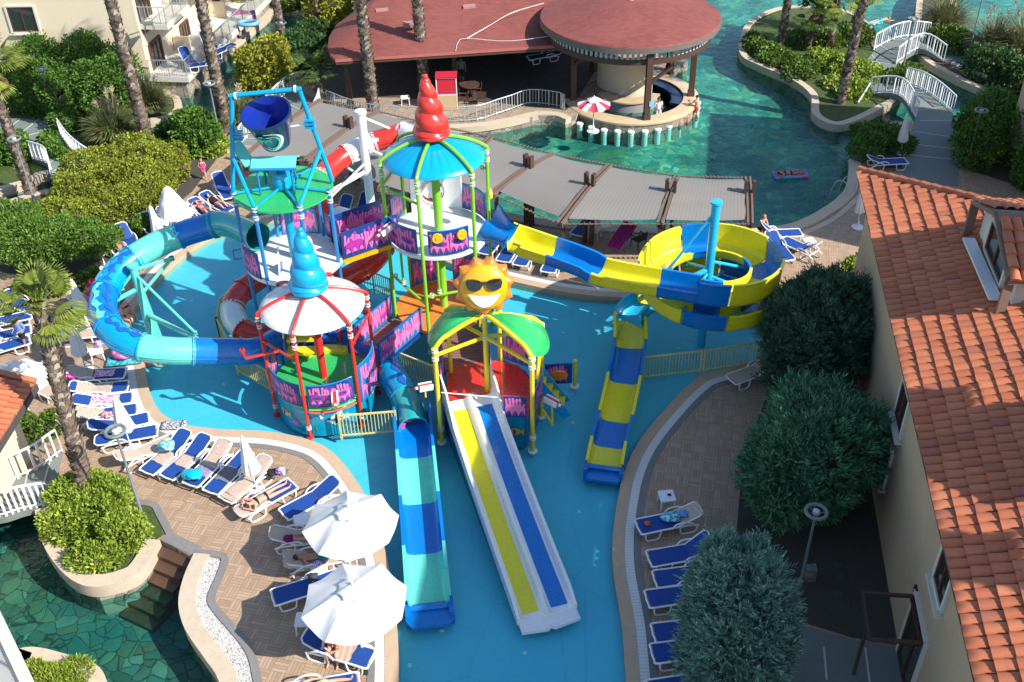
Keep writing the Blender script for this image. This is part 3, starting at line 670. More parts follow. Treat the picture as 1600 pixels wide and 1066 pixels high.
# white back wall with the round slide mouth
b = MB(); b.wall(arc(cB, 1.70, 62, 128, fB, 8), 1.35, .06); b.build('back_wall', P['white'], T)
b = MB(); m0 = pol(cB, 1.66, 100, fB+.75)
Mx = Vector((m0.x-cB[0], m0.y-cB[1], 0)).to_track_quat('Z', 'Y').to_matrix(); b.lathe([(.0, .02), (.33, .02), (.36, -.03), (.42, -.03), (.42, .12)], m0, 20, M=Mx); b.build('slide_mouth', pm('dark_red_fibreglass', (.25, .012, .01), .3, coat=.3), T)
for a0, a1, z in ((-165, -105, 2.9), (-105, -45, 2.75), (-45, 15, 2.9), (-165, -105, 6.4), (15, 75, 6.5), (75, 135, 6.5), (135, 195, 6.5)):
    b = MB(); b.tube([pol(cB, rB, a0, z), pol(cB, rB, a1, z+(-.5 if z == 2.9 and a0 == -165 else 0))], .05, 8); clamp(b, pol(cB, rB-.12, a0+6, z), .055, 1); b.build('crossbar', [P['green'], BOLT], T)
for a in (-90, -140):
    b = MB(); q = pol(cB, 1.7, a, fB-.15); b.tube([q, q-Vector((0, 0, 1.4))], .045, 8); clamp(b, q-Vector((0, 0, 1.3)), .05, 1); b.build('hanger', [P['green'], BOLT], T)
# lower level panels and toy wheels
for a0, a1 in ((-2, 30), (40, 80), (100, 135)): panel(T, arc(cB, 1.74, a0, a1, oB+.05, 5), 1.25, m='coralpanel2', rim='red' if a0 != 40 else 'navy')
for a, z, mm in ((158, fB+.55, 'gold'), (-88, fB+.78, 'gold'), (-62, fB+.78, 'gold'), (-8, fB+1.55, 'yellow'), (70, oB+.8, 'gold')):
    b = MB(); q = pol(cB, 1.86, a, z); Mx = Vector((q.x-cB[0], q.y-cB[1], .3)).to_track_quat('Z', 'Y').to_matrix()
    b.lathe([(.05, 0), (.16, .0), (.19, .04), (.16, .08), (.07, .07), (.05, .1), (0, .1)], q, 14, M=Mx); b.build('toy_wheel', P[mm], T)
gun(T, pol(cB, 2.0, -150, fB+.25), (-.8, -.6, -.35), .62, P['green'])
rel(T)
# ------------------------------------------------ bucket tower (blue posts, green disc)
cA = (-7.45, 30.75); rA = 1.62; zA = 6.85; fA = 4.2
aA = [-165, -115, -62, -15, 60, 120]
T = thing('play_tower', 'tall blue play tower with flat green disc roof under the tipping bucket frame', 'play tower', (cA[0], cA[1], 0)); T_A = T
posts(T, cA, rA, aA, [-.1]*6, zA+.15, P['blue'], .065)
disc(T, 'disc_roof', cA, 1.64, zA-.06, zA, P['brightgreen'], 48)
disc(T, 'upper_floor', cA, 1.6, fA-.12, fA, P['white'])
b = MB(); b.lathe([(1.6, fA-.14), (1.68, fA-.14), (1.68, fA), (1.6, fA)], (cA[0], cA[1], 0), 40); b.build('floor_rim', P['white'], T)
b = MB(); b.tube([(cA[0], cA[1], fA), (cA[0], cA[1], zA+.9)], .15, 14, 0); b.lathe([(.1, 0), (.3, .02), (.34, .3), (.26, .5), (.38, .52), (.38, .62), (0, .62)], (cA[0], cA[1], zA+.05), 20); b.build('column', P['cyan'], T)
for a in aA:
    b = MB(); b.tube([pol(cA, .2, a, zA+.10), pol(cA, rA, a, zA+.06)], .045, 8); b.build('roof_spoke', P['cyan'], T)
# tipping bucket frame
lf, rf = pol(cA, rA, -172, zA+.1), pol(cA, rA, 8, zA+.1)
YB = cA[1]-.1; tl = AtY(362, 150, YB); tr = AtY(467, 139, YB)
fr = MB(); fr.tube([lf, tl], .075, 10, 0); fr.tube([rf, tr], .075, 10, 0); fr.tube([tl-Vector((.08, 0, 0)), tr+Vector((.08, 0, 0))], .075, 10, 0)
lm = lf.lerp(tl, .36); rm = rf.lerp(tr, .36)
fr.tube([lm, pol(cA, rA, -115, zA+.1)], .065, 8, 0); fr.tube([rm, pol(cA, rA, -62, zA+.1)], .065, 8, 0)
fr.tube([lm, pol(cA, rA, 120, zA+.1)], .065, 8, 0); fr.tube([rm, pol(cA, rA, 60, zA+.1)], .065, 8, 0)
for q in (tl+Vector((.12, 0, 0)), tr-Vector((.12, 0, 0))):
    Mx = Matrix.Rotation(PI/2, 3, 'Y'); fr.lathe([(.07, -.03), (.12, -.03), (.12, .03), (.07, .03)], q, 10, 1, M=Mx)
fr.build('bucket_frame', [P['cyan'], BOLT], T)
al = AtY(371, 212, YB); ar_ = AtY(484, 193, YB); bc = AtY(425, 203, YB)
b = MB(); b.tube([al, ar_], .03, 8, 0)
for q in (al, ar_):
    for dz in (-.12, 0, .12): b.box((q.x, q.y, q.z+dz), (.34, .22, .05), 0, 1)
b.build('axle', [P['white'], P['cyan']], T)
tilt = Matrix.Rotation(R_(17), 3, 'X') @ Matrix.Rotation(R_(-5), 3, 'Y')
BR, BB, BH = .78, .45, 1.25
b = MB(); b.lathe([(0, -.55), (BB, -.55), (BB+.02, -.5), (BR-.02, .62), (BR+.03, .66), (BR+.03, .72), (BR-.03, .72)], bc, 40, 0, M=tilt)
b.lathe([(BR-.03, .72), (BR-.07, .6), (BB-.04, -.48), (0, -.48)], bc, 40, 1, M=tilt)
bk = b.build('tipping_bucket', [pm('bucket_navy', (.006, .028, .11), .3, .1, coat=.3), pm('bucket_inside_blue', (.008, .028, .27), .3, .1, coat=.3)], T)
def onBk(u, v, z):
    rr = BB+(BR-BB)*(v+.5)/1.12+.02+z; a = R_(-90)+u/.6
    return bc+tilt @ Vector((rr*math.cos(a), rr*math.sin(a), v))
def crescent(r0, r1, a0, a1, cx_, cy_, n=14, w=.05):
    o = [(cx_+r0*math.cos(R_(a0+(a1-a0)*k/n)), cy_+r1*math.sin(R_(a0+(a1-a0)*k/n))) for k in range(n+1)]
    i = [(cx_+(r0-w*math.sin(PI*k/n))*math.cos(R_(a0+(a1-a0)*k/n)), cy_+(r1-w*math.sin(PI*k/n))*math.sin(R_(a0+(a1-a0)*k/n))) for k in range(n, -1, -1)]
    return o+i[1:-1]
decal(bk, 'wave_emblem', crescent(.44, .44, -150, 100, .02, -.0, 18, .10), onBk, P['white']); decal(bk, 'wave_emblem', crescent(.31, .32, -140, 90, .05, -.02, 16, .08), onBk, P['teal'])
WV = [(-.36, .16), (-.30, .25), (-.2, .22), (-.16, .30), (-.05, .24), (.02, .26), (.10, .18), (.03, .12), (.06, .04), (-.03, .10), (-.08, .0), (-.14, .10), (-.2, -.04), (-.24, .08), (-.3, .04)]
decal(bk, 'wave_crest', [(x*1.3, y*1.25-.03) for x, y in WV], onBk, P['teal'])
# splash boards
b = MB(); s0 = Vector((cA[0]-.1, cA[1]-.15, zA+1.05))
b.box(s0+Vector((0, -.2, .05)), (1.45, .46, .05), M=Matrix.Rotation(R_(24), 3, 'X')); b.box(s0+Vector((0, .24, .05)), (1.45, .46, .05), M=Matrix.Rotation(R_(-24), 3, 'X'))
b.beam(s0+Vector((-.75, -.2, -.02)), s0+Vector((-1.3, .5, .45)), .4, .05)
b.build('splash_board', P['teal'], T)
b = MB()
for x, y in ((-.55, -.35), (.55, -.35), (-.5, .4), (.5, .4)): b.tube([s0+Vector((x, y, 0)), s0+Vector((x, y, -1.0))], .04, 8)
b.tube([s0+Vector((-.75, -.4, -.08)), s0+Vector((.75, -.4, -.08))], .05, 8); b.build('splash_stand', P['blue'], T)
panel(T, arc(cA, 1.68, -160, -122, fA+.02, 7), .98, rim='navy'); panel(T, arc(cA, 1.6, 66, 114, fA+.05, 6), 1.0, m='coralpanel2', rim='navy'); panel(T, arc(cA, 1.6, 8, 52, fA+.05, 6), .9, m='coralpanel', rim='navy')
b = MB(); q = pol(cA, 1.75, -168, fA+.55); b.tube([q, q+Vector((-.25, -.05, 0)), q+Vector((-.25, -.05, -.35)), q+Vector((0, 0, -.35))], .03, 6); b.build('hand_rail', P['navy'], T)
# steps down to the lower tower
for k in range(6):
    b = MB(); z = fA-.42*(k+1); y = cA[1]-1.0-.22*k; b.box((cA[0]+.3, y, z), (1.15, .42, .10)); b.build('step', P['white'] if k < 4 else P['yellow'], T)
for s in (-1, 1):
    b = MB(); x = cA[0]+.3+s*.62
    b.beam((x, cA[1]-.8, fA+.3), (x, cA[1]-2.2, fA-2.4), .05, .45, 0); b.tube([(x, cA[1]-.8, fA+.9), (x, cA[1]-2.2, fA-1.9)], .03, 6, 1)
    for k in range(5): b.box((x+s*.03, cA[1]-1-.25*k, fA+.1-.5*k), (.05, .13, .13), mi=2 if k % 2 else 1)
    b.build('stair_side', [P['deepblue'], P['white'], P['gold']], T)
rel(T)
# ------------------------------------------------ bridges between the towers
def bridge(name, label, A, B_, w_, ph, beam_m, pm1, pm2, floor, th=.1, rimm='navy', planks=True):
    A, B_ = Vector(A), Vector(B_); t = (B_-A); t.z = 0; t.normalize(); sd = Vector((-t.y, t.x, 0))
    T = thing(name, label, 'bridge', (A.x, A.y, 0))
    b = MB(); b.beam(A-Vector((0, 0, th/2)), B_-Vector((0, 0, th/2)), w_, th); b.build('deck', floor, T)
    for s, mm in ((1, pm1), (-1, pm2)):
        if not mm: continue
        o = sd*s*(w_/2+.05)
        n = 6; panel(T, [A.lerp(B_, k/n)+o for k in range(n+1)] if s < 0 else [B_.lerp(A, k/n)+o for k in range(n+1)], ph, m=mm, rim=rimm, name='side_panel')
    for s in (1, -1):
        b = MB(); o = sd*s*(w_/2+.04)-Vector((0, 0, th+.05)); b.beam(A+o, B_+o, .09, .14); b.build('beam', beam_m, T)
    rel(T); return T
A_, B2 = Vector((cA[0]+1.45, cA[1]+.35, fA)), Vector((cB[0]-1.65, cB[1]+.0, fB))
bridge('play_bridge', 'high bridge with pink coral panels between the bucket tower and the blue-roofed tower', A_, B2, 1.15, 1.0, P['gold'], 'coralpanel', 'coralpanel', M_['planks'])
A_, B2 = pol(cC, 1.6, 36, fC), pol(cB, 1.7, -140, oB)
bridge('play_bridge', 'low plank bridge with blue and coral panels from the white-roofed tower to the orange floor', A_, B2, 1.3, .95, P['navy'], 'coralpanel2', 'coralpanel2', M_['planks'])
# ------------------------------------------------ sun tower (yellow posts)
cD = (-.85, 26.9); fD = 1.2; zD = 3.8
T = thing('play_tower', 'yellow framed play tower with green leaf roof, red floor and smiling sun wearing sunglasses', 'play tower', (cD[0], cD[1], 0)); T_D = T
FL, FR, BRt, BLt = Vector((-2.41, 25.8, 0)), Vector((.6, 25.25, 0)), Vector((.95, 27.0, 0)), Vector((-2.1, 27.9, 0)); BM = Vector((-.42, 28.67, 0))
cs = [FL, FR, BRt, BLt]
for q in (FL, FR, BRt, BLt, BM):
    b = MB(); zt = zD if q is not BM else zD-.3; b.tube([q+Vector((0, 0, -.1)), q+Vector((0, 0, zt))], .075, 10, 0); b.lathe([(.07, 0), (.16, 0), (.16, .05), (.07, .06)], q+Vector((0, 0, -.12)), 10, 2)
    for z in (zt-.1, zt-.42, .5): clamp(b, q+Vector((0, 0, z)), .075, 1)
    b.build('post', [P['yellow'], BOLT, P['white']], T)
hub = Vector((cD[0], cD[1]-.1, 4.3)); mid = Vector((cD[0], cD[1]-.1, 3.45))
for q in cs:
    b = MB(); a0 = q+Vector((0, 0, zD-.05)); pts = [a0]
    for k in range(1, 8):
        t = k/7; pts.append(Vector((q.x+(hub.x-q.x)*t, q.y+(hub.y-q.y)*t, zD+.12+(hub.z-zD-.1)*math.sin(t*PI/2))))
    b.tube(cr(pts, 3), .075, 8); b.build('rib', P['yellow'], T)
    b = MB(); b.tube([q+Vector((0, 0, zD-.3)), mid], .065, 8); b.build('tie_bar', P['yellow'], T)
b = MB(); b.tube([FR+Vector((0, 0, zD-.4)), BRt+Vector((0, 0, zD-.4))], .06, 8); b.tube([FR.lerp(BRt, .5)+Vector((0, 0, 2.2)), BRt+Vector((0, 0, 3.4))], .06, 8); b.build('tie_bar', P['yellow'], T)
b = MB(); b.tube([hub+Vector((0, 0, .1)), (hub.x, hub.y, fD)], .09, 12, 0); clamp(b, mid, .09, 1); clamp(b, hub, .09, 1); b.build('column', [P['yellow'], BOLT], T)
def leaf(A, B, name='leaf_roof'):
    vs = []; K, N = 8, 14
    for lay in (0, 1):
        for i in range(K+1):
            t = i/K
            for k in range(N+1):
                u = k/N; e = A.lerp(B, u); bul = math.sin(PI*u)*.42
                base = e+(e-Vector((cD[0], cD[1], 0))).normalized()*bul
                p = Vector((base.x+(hub.x-base.x)*t, base.y+(hub.y-base.y)*t, 0)); z = zD-.28*math.sin(PI*u)*(1-t)+(hub.z-zD+.02)*math.sin(t*PI/2)**.75+.26*math.sin(PI*u)*math.sin(PI*min(1, t*1.1))+.025*math.sin(u*PI*9)*math.sin(PI*t)+lay*.03
                vs.append((p.x, p.y, z))
    W = N+1; o = (K+1)*W; fs = []
    for i in range(K):
        for k in range(N): fs += [(o+i*W+k, o+i*W+k+1, o+(i+1)*W+k+1, o+(i+1)*W+k), (i*W+k+1, i*W+k, (i+1)*W+k, (i+1)*W+k+1)]
    for k in range(N): fs.append((k, k+1, o+k+1, o+k))
    b = MB(); b.add(vs, fs); return b.build(name, P['brightgreen'], T, 60)
leaf(BLt, FL); leaf(FR, BRt)
# sun face (local: faces -Y, leaning back a little)
SC = Vector((cD[0]+.02, cD[1]-.12, 5.42)); SZ = 1.22; SM = Matrix.Rotation(R_(-14), 3, 'X') @ Matrix.Rotation(R_(3), 3, 'Z')
def onS(x, y, z): return SC+SM @ Vector((x, -z, y))*SZ
n = 11; st = []
for k in range(n*8):
    th = 2*PI*k/(n*8)+PI/2; f = (k/8) % 1; tip = max(0, 1-abs(f-.5)*2.2); st.append(((.665+.13*tip**1.2)*math.cos(th), (.665+.13*tip**1.2)*math.sin(th)))
b = MB(); N_ = len(st); vs = []; fs = []
for (s_, z_) in ((.80, -.13), (1.0, -.05), (1.0, .03), (.90, .13), (.72, .16)): vs += [onS(x*s_, y*s_, z_) for x, y in st]
for i in range(4): fs += [(i*N_+k, i*N_+(k+1) % N_, (i+1)*N_+(k+1) % N_, (i+1)*N_+k) for k in range(N_)]
fs += [tuple(4*N_+k for k in range(N_)), tuple(range(N_-1, -1, -1))]; b.add(vs, fs); sun = b.build('sun_disc', P['orange'], T, 60)
face = lambda x, y: .17+.20*max(0, 1-(x*x+y*y)/.36)**.5
MF = (SM @ Matrix(((1, 0, 0), (0, 0, -1), (0, 1, 0))))*SZ
b = MB(); b.lathe([(.60*math.cos(t*PI/16), .16+.21*math.sin(t*PI/16)) for t in range(9)], SC, 36, M=MF); b.build('face', P['gold'], sun, 60)
def onF(off):
    return lambda x, y, z: onS(x, y, face(x, y)+off+z)
def patch(name, poly, off, th, m):
    # densified patch following the face
    b = MB(); xs = [p[0] for p in poly]; ys = [p[1] for p in poly]
    b.prism(poly, -.01, th, 0, fn=onF(off)); b.build(name, m, sun, 60)
def ell(cx_, cy_, a, b_, n=18, sq=1): return [(cx_+a*math.copysign(abs(math.cos(2*PI*k/n))**sq, math.cos(2*PI*k/n)), cy_+b_*math.copysign(abs(math.sin(2*PI*k/n))**sq, math.sin(2*PI*k/n))) for k in range(n)]
for sx in (-1, 1):
    patch('sunglass_lens', [(sx*x, y) for x, y in [(.05, .20), (.12, .26), (.27, .29), (.43, .27), (.46, .18), (.42, .06), (.33, .0), (.2, -.01), (.1, .04), (.05, .13)]], .02, .05, P['black'])
patch('sunglass_bridge', [(-.07, .17), (.07, .17), (.07, .23), (-.07, .23)], .02, .05, P['black'])
sm = [(-.40+.8*k/12, -.10-.10*math.sin(PI*k/12)*.35) for k in range(13)]; sm2 = [(.40-.8*k/12, -.10-.36*math.sin(PI*k/12)**.8) for k in range(1, 12)]
patch('smile', sm+sm2, .05, .03, P['white'])
b = MB(); b.tube([hub, (SC.x, SC.y+.1, SC.z-.72)], .12, 12); b.build('sun_neck', P['orange'], T)
# floor, skirt, panels
fl = [Vector((-2.25, 26.42, 0)), Vector((-.42, 26.15, 0)), Vector((-.40, 25.6, 0)), Vector((.45, 25.5, 0)), Vector((.80, 26.9, 0)), Vector((.2, 28.2, 0)), Vector((-.6, 28.5, 0)), Vector((-2.2, 28.2, 0))]
b = MB(); b.prism(xy(fl), fD-.1, fD); b.build('floor', P['red'], T)
b = MB(); b.wall([Vector((.35, 25.45, -.12)), Vector((.62, 26.1, -.12)), Vector((.85, 26.9, -.12)), Vector((.4, 27.9, -.12)), Vector((-.3, 28.5, -.12))], fD+.1, .05, 0)
sk = b.build('skirt_wall', pm('deep_blue_mural', (.01, .09, .27), .3, .3, 1.5, coat=.3), T); b = MB(); b.wall([Vector((-2.25, 28.2, -.12)), Vector((-2.3, 26.0, -.12))], fD+.1, .05, 0); b.build('skirt_wall', MATS['deep_blue_mural'], T)
b = MB(); b.wall([Vector((.35, 25.45, -.12)), Vector((-.35, 25.55, -.12))][::-1], fD+.1, .05, 0); b.build('skirt_wall', muralm, T)
fx = lambda u, v, z: Vector((-.28+u, 25.50-z-.03-.13*u, v))
decal(sk, 'fish', [(.1+x*.5, .62+y*.5) for x, y in FISH], fx, P['gold']); decal(sk, 'fish_stripe', [(.25, .52), (.33, .5), (.34, .74), (.26, .72)], fx, P['deepblue'], .02)
panel(T, [Vector((-.32, 25.45, fD+.06)), Vector((.42, 25.36, fD+.06))], .85, rim='red'); panel(T, [Vector((.66, 25.5, fD+.06)), Vector((.92, 26.4, fD+.06)), Vector((.95, 26.9, fD+.06))], .85)
panel(T, [Vector((-2.36, 28.0, fD)), Vector((-2.42, 26.2, fD))], .95, m='coralpanel', rim='navy'); panel(T, [Vector((.5, 28.0, fD+.1)), Vector((-.3, 28.5, fD+.1))], 1.1, m='coralpanel2', rim='navy')
b = MB(); b.tube([Vector((-2.3, 25.75, fD+.85)), Vector((-.5, 25.5, fD+.8))], .02, 6); b.build('slide_bar', P['white'], T)
b = MB()
for k in range(4): b.box((.95+.22*k, 27.3, fD-.15-.25*k), (.3, .8, .08), R_(-10))
b.build('stairs', P['yellow'], T)
b = MB(); b.beam((.8, 27.75, fD+.3), (1.8, 27.5, .1), .05, .35, 0); b.beam((.8, 26.85, fD+.3), (1.8, 26.7, .1), .05, .35, 0); b.build('stair_side', P['cyan'], T)
gun(T, FL+Vector((-.38, -.2, 2.0)), (-.8, -.35, .1), .5, P['yellow']); gun(T, Vector((1.25, 25.7, 1.2)), (.75, -.55, -.1), .55, P['yellow'])
b = MB(); b.tube([Vector((.95, 26.2, .9)), Vector((1.3, 26.0, .35)), Vector((1.25, 25.7, .6)), Vector((1.25, 25.7, 1.3))], .035, 8); b.build('cannon_stand', P['yellow'], T)
rel(T)
A_, B2 = Vector((-1.55, 28.1, fD)), Vector((-1.85, 30.45, oB))
bridge('play_bridge', 'short plank walkway joining the orange floor to the red floor of the sun tower', A_, B2, 1.5, .9, P['navy'], None, 'coralpanel2', M_['planks'])
# round orange play panel on its own post
T = thing('activity_board', 'coral print panel with round orange disc on a yellow post in the pool', 'play panel', G(898, 600, 0))
b = MB(); p = G(898, 600, 0); b.tube([p+Vector((0, 0, -.1)), p+Vector((0, 0, 1.05))], .075, 10, 0); b.lathe([(.07, 0), (.16, 0), (.16, .05), (.07, .05)], p+Vector((0, 0, -.12)), 10, 1); b.build('post', [P['yellow'], P['white']], T)
p1 = G(852, 600, .3); p2 = G(893, 598, .3); panel(T, [p1, p2], .85, rim='navy')
b = MB(); c_ = (p1+p2)/2+Vector((0, -.06, .40)); b.lathe([(.0, .05), (.28, .05), (.32, .02), (.32, -.02), (0, -.02)], c_, 24, sy=.7, M=Matrix.Rotation(R_(90), 3, 'X')); b.build('round_table', P['orange'], T)
rel(T)
# ================================================================== SLIDES
def circ(r, n=18): return [(r*math.cos(2*PI*k/n), r*math.sin(2*PI*k/n)) for k in range(n)]
def tubeslide(root, pts, r, cols, name='tube_section', nsub=6, hollow_end=True):
    """pts -> smooth path cut into sections, one mesh per section, flange at each joint"""
    path = cr(pts, nsub); N = len(path); S = len(cols); cut = [round(i*(N-1)/S) for i in range(S+1)]
    for i, c in enumerate(cols):
        seg = path[cut[i]:cut[i+1]+1]; b = MB()
        b.tube(seg, r, 20, 0, cap=False)
        for q, d in ((seg[0], seg[1]-seg[0]), (seg[-1], seg[-1]-seg[-2])):
            Mx = d.to_track_quat('Z', 'Y').to_matrix(); b.lathe([(r, -.035), (r+.045, -.035), (r+.045, .035), (r, .035), (r-.02, 0)], q, 20, 0, M=Mx)
        # lengthwise seam
        sd = []
        for k, q in enumerate(seg):
            t = seg[min(k+1, len(seg)-1)]-seg[max(k-1, 0)]; s_ = t.cross(Vector((0, 0, 1))).normalized(); sd.append(s_)
        for sgn in (-1, 1): b.tube([q+s_*sgn*(r+.01) for q, s_ in zip(seg, sd)], .02, 5, 0)
        b.build(name, c, root, 50)
    return path
def trough(w_, wl, wr, th=.035, n=8):
    """closed section: flat-bottomed U, wall heights left / right"""
    inn = [(-w_/2-.02, wl)]; 
    for k in range(n+1):
        a = PI+PI*k/n; inn.append((w_/2*math.copysign(abs(math.cos(a))**.5, math.cos(a)), .24+.24*math.copysign(abs(math.sin(a))**.7, math.sin(a))-.0))
    inn.append((w_/2+.02, wr)); out = [(x*1.0+(th if x > 0 else -th), y-(th if abs(x) < w_*.42 else 0)) for x, y in inn]
    lipl = [(-w_/2-.10, wl+.0), (-w_/2-.10, wl+.04), (-w_/2-.02, wl+.04)]; lipr = [(w_/2+.02, wr+.04), (w_/2+.10, wr+.04), (w_/2+.10, wr)]
    # order: outer from left to right, lip right, inner right->left, lip left
    return [(-w_/2-.055, wl)]+out[1:-1]+[(w_/2+.055, wr)]+[(w_/2+.10, wr), (w_/2+.10, wr+.045), (w_/2, wr+.045)]+inn[1:-1][::-1]+[(-w_/2, wl+.045), (-w_/2-.10, wl+.045), (-w_/2-.10, wl)]
def troughslide(root, path, sec, cols, name='slide_section', ups=None, cuts=None):
    N = len(path); S = len(cols); cut = [round(i*(N-1)/S) for i in range(S+1)] if not cuts else [round(c*(N-1)) for c in cuts]
    for i, c in enumerate(cols):
        b = MB(); k0, k1 = cut[i], cut[i+1]; seg = path[k0:k1+1]
        f = sec if not callable(sec) else (lambda t, k0=k0, k1=k1: sec((k0+(k1-k0)*t)/(N-1)))
        b.sweep(seg, f, 0, ups=ups[k0:k1+1] if ups else None); b.build(name, c, root, 40)
mural2 = pm('turquoise_mural', (.0, .30, .55), .25, .25, 1.2, coat=.35)
SB, SY = P['slideblue'], P['slideyellow']
# ---- turquoise and blue tube slide looping on the left
T = thing('tube_slide', 'turquoise and blue tube slide looping over the left side of the pool', 'water slide', (-11, 30, 0))
pts = [Vector((-8.75, 31.25, 4.75)), G(352, 350, 4.5), G(318, 356, 4.3), G(280, 368, 4.1), G(238, 386, 3.85), G(198, 412, 3.6), G(168, 448, 3.3), G(160, 487, 3.05), G(178, 521, 2.8), G(215, 541, 2.55), G(262, 548, 2.3), G(310, 549, 2.05), G(360, 549, 1.85), G(405, 547, 1.65),
       Vector((-7.9, 30.1, 1.35)), Vector((-6.6, 30.2, 1.1)), Vector((-5.3, 29.5, .85)), G(602, 570, .72), G(622, 600, .66), G(640, 640, .52), G(646, 668, .42)]
tl_ = [P['turq'], P['slideblue'], P['teal'], mural2, P['slideblue'], mural2, P['teal'], P['slideblue'], P['slideblue'], P['deepblue'], P['deepblue'], mural2, P['turq']]
lp = tubeslide(T, pts, .47, tl_)
# printed waves on the mural sections
def tubedecal(seg, u0, v0, poly, m, r=.485, th=.008):
    def fn(u, v, z):
        k = max(0, min(len(seg)-2, int((u+u0)))); f = max(0, min(1, u+u0-k)); q = seg[k].lerp(seg[k+1], f); t = (seg[k+1]-seg[k]).normalized(); s_ = t.cross(Vector((0, 0, 1))).normalized(); up = s_.cross(t)
        a = v+v0; return q+(s_*math.cos(a)+up*math.sin(a))*(r+z)
    b = MB(); b.prism(poly, 0, th, 0, fn=fn); return b.build('wave_print', m, T, 70)
def wavy(L, h, ph=0, n=24):
    top = [(L*k/n, h+.16*math.sin(k*.9+ph)+.10*math.sin(k*2.1+ph)) for k in range(n+1)]; bot = [(L*k/n, -h*.2+.14*math.sin(k*.7+ph+1)) for k in range(n, -1, -1)]; return top+bot
N_ = len(lp); per = (N_-1)/13
for i, ph, mm, v0 in ((3, 0, 'deepblue', 1.75), (3, 2, 'lightcyan', 1.0), (4, 1, 'teal', 1.2), (4, 4, 'deepblue', 2.0), (5, 2, 'deepblue', 1.5), (5, 5, 'lightcyan', 2.4), (11, 2, 'deepblue', 1.6)):
    seg = lp[round(i*per):round((i+1)*per)+1]; tubedecal(seg, .3, v0, wavy(len(seg)-1.6, .3, ph), P[mm], .482+.004*(ph % 3))
st_ = [((.30 if k % 2 else .11)*math.cos(k*PI/9)*1.9, (.30 if k % 2 else .11)*math.sin(k*PI/9)) for k in range(18)]
seg = lp[round(3*per):round(4*per)+1]; tubedecal(seg, 2.4, 1.25, st_, P['white'], .50)
# catch basin trough at the end
p0, p1 = G(645, 655, .15), G(671, 950, .06)
path = [p0.lerp(p1, k/24) for k in range(25)]
for k, q in enumerate(path): q.z = .30*(1-k/24)**2+.02
troughslide(T, path, trough(1.06, .45, .45), [SB, P['teal'], P['slideblue'], P['teal']])
b = MB(); e = path[-1]; t = (path[-1]-path[-2]).normalized(); s_ = Vector((t.y, -t.x, 0))
b.prism(xy([e+s_*.66-t*.15, e+s_*.66+t*.42, e+s_*.5+t*.66, e-s_*.5+t*.66, e-s_*.66+t*.42, e-s_*.66-t*.15]), .0, .10); b.beam(e+s_*.6-t*.3, e+s_*.6+t*.4, .14, .5); b.beam(e-s_*.6-t*.3, e-s_*.6+t*.4, .14, .5); b.tube([e+s_*.6+t*.05+Vector((0, 0, .14)), e-s_*.6+t*.05+Vector((0, 0, .14))], .08, 8)
b.build('end_tray', P['slideblue'], T)
# mast with arms
m0 = G(246, 556, 0); top = m0+Vector((0, 0, 3.9)); b = MB()
b.tube([m0+Vector((0, 0, -.1)), top], [.16, .13], 12); b.lathe([(.0, 0), (.2, 0), (.2, .08), (0, .1)], top, 12); b.beam(m0+Vector((.3, .1, 0)), top+Vector((0, 0, -.3)), .1, .2); b.build('mast', P['teal'], T)
for a, bb, r in ((top-Vector((0, 0, .15)), G(268, 404, 3.4), .07), (top-Vector((0, 0, 1.2)), G(268, 404, 3.4), .06), (top-Vector((0, 0, .9)), G(158, 482, 2.6), .09), (top-Vector((0, 0, .2)), G(190, 450, 3.1), .06), (top-Vector((0, 0, .3)), G(305, 520, 2.2), .05), (top-Vector((0, 0, 2.0)), G(316, 534, 2.0), .09)):
    b = MB(); b.tube([a, bb], r, 8); clamp(b, bb, r); b.build('arm', P['teal'], T)
rel(T)
# ---- white and red tube slide behind
T = thing('tube_slide', 'red and white tube slide winding behind the two tall towers around a white mast', 'water slide', (-5, 37, 0))
pts = [Vector((-2.75, 33.6, 5.1)), Vector((-3.0, 35.2, 5.0)), G(640, 212, 4.7), G(606, 216, 4.5), G(565, 230, 4.25), G(530, 250, 4.0), G(500, 282, 3.7), G(492, 312, 3.45), G(516, 335, 3.2), G(560, 348, 3.0), G(600, 366, 2.7), G(592, 398, 2.4), G(560, 425, 2.15), G(520, 440, 1.95),
       G(475, 430, 1.75), G(430, 425, 1.55), G(395, 442, 1.35), G(370, 465, 1.2), G(364, 492, 1.05), G(384, 518, .85), G(425, 524, .65)]
cw, crd = P['white'], P['red']
wp = tubeslide(T, pts, .43, [cw, cw, crd, cw, crd, cw, crd, cw, cw, crd, crd, crd, cw, crd, crd, cw, crd])
pb = G(586, 378, 0); b = MB(); b.tube([pb+Vector((0, 0, -.1)), pb+Vector((0, 0, 6.0))], .19, 16); b.lathe([(.19, 0), (.24, 0), (.24, .1), (0, .12)], pb+Vector((0, 0, 5.95)), 16); b.build('mast', P['white'], T)
for h, q, r in ((5.8, G(625, 208, 4.6), .05), (4.6, G(652, 198, 4.6), .1), (4.5, G(612, 250, 4.1), .05), (3.4, G(515, 300, 3.2), .09), (4.0, G(518, 262, 3.7), .06), (2.9, G(540, 260, 3.6), .05), (3.8, G(500, 325, 3.1), .05), (2.9, G(610, 272, 3.2), .05)):
    b = MB(); b.tube([pb+Vector((0, 0, h)), q], r, 8); clamp(b, q, r); b.build('arm', P['white'], T)
rel(T)
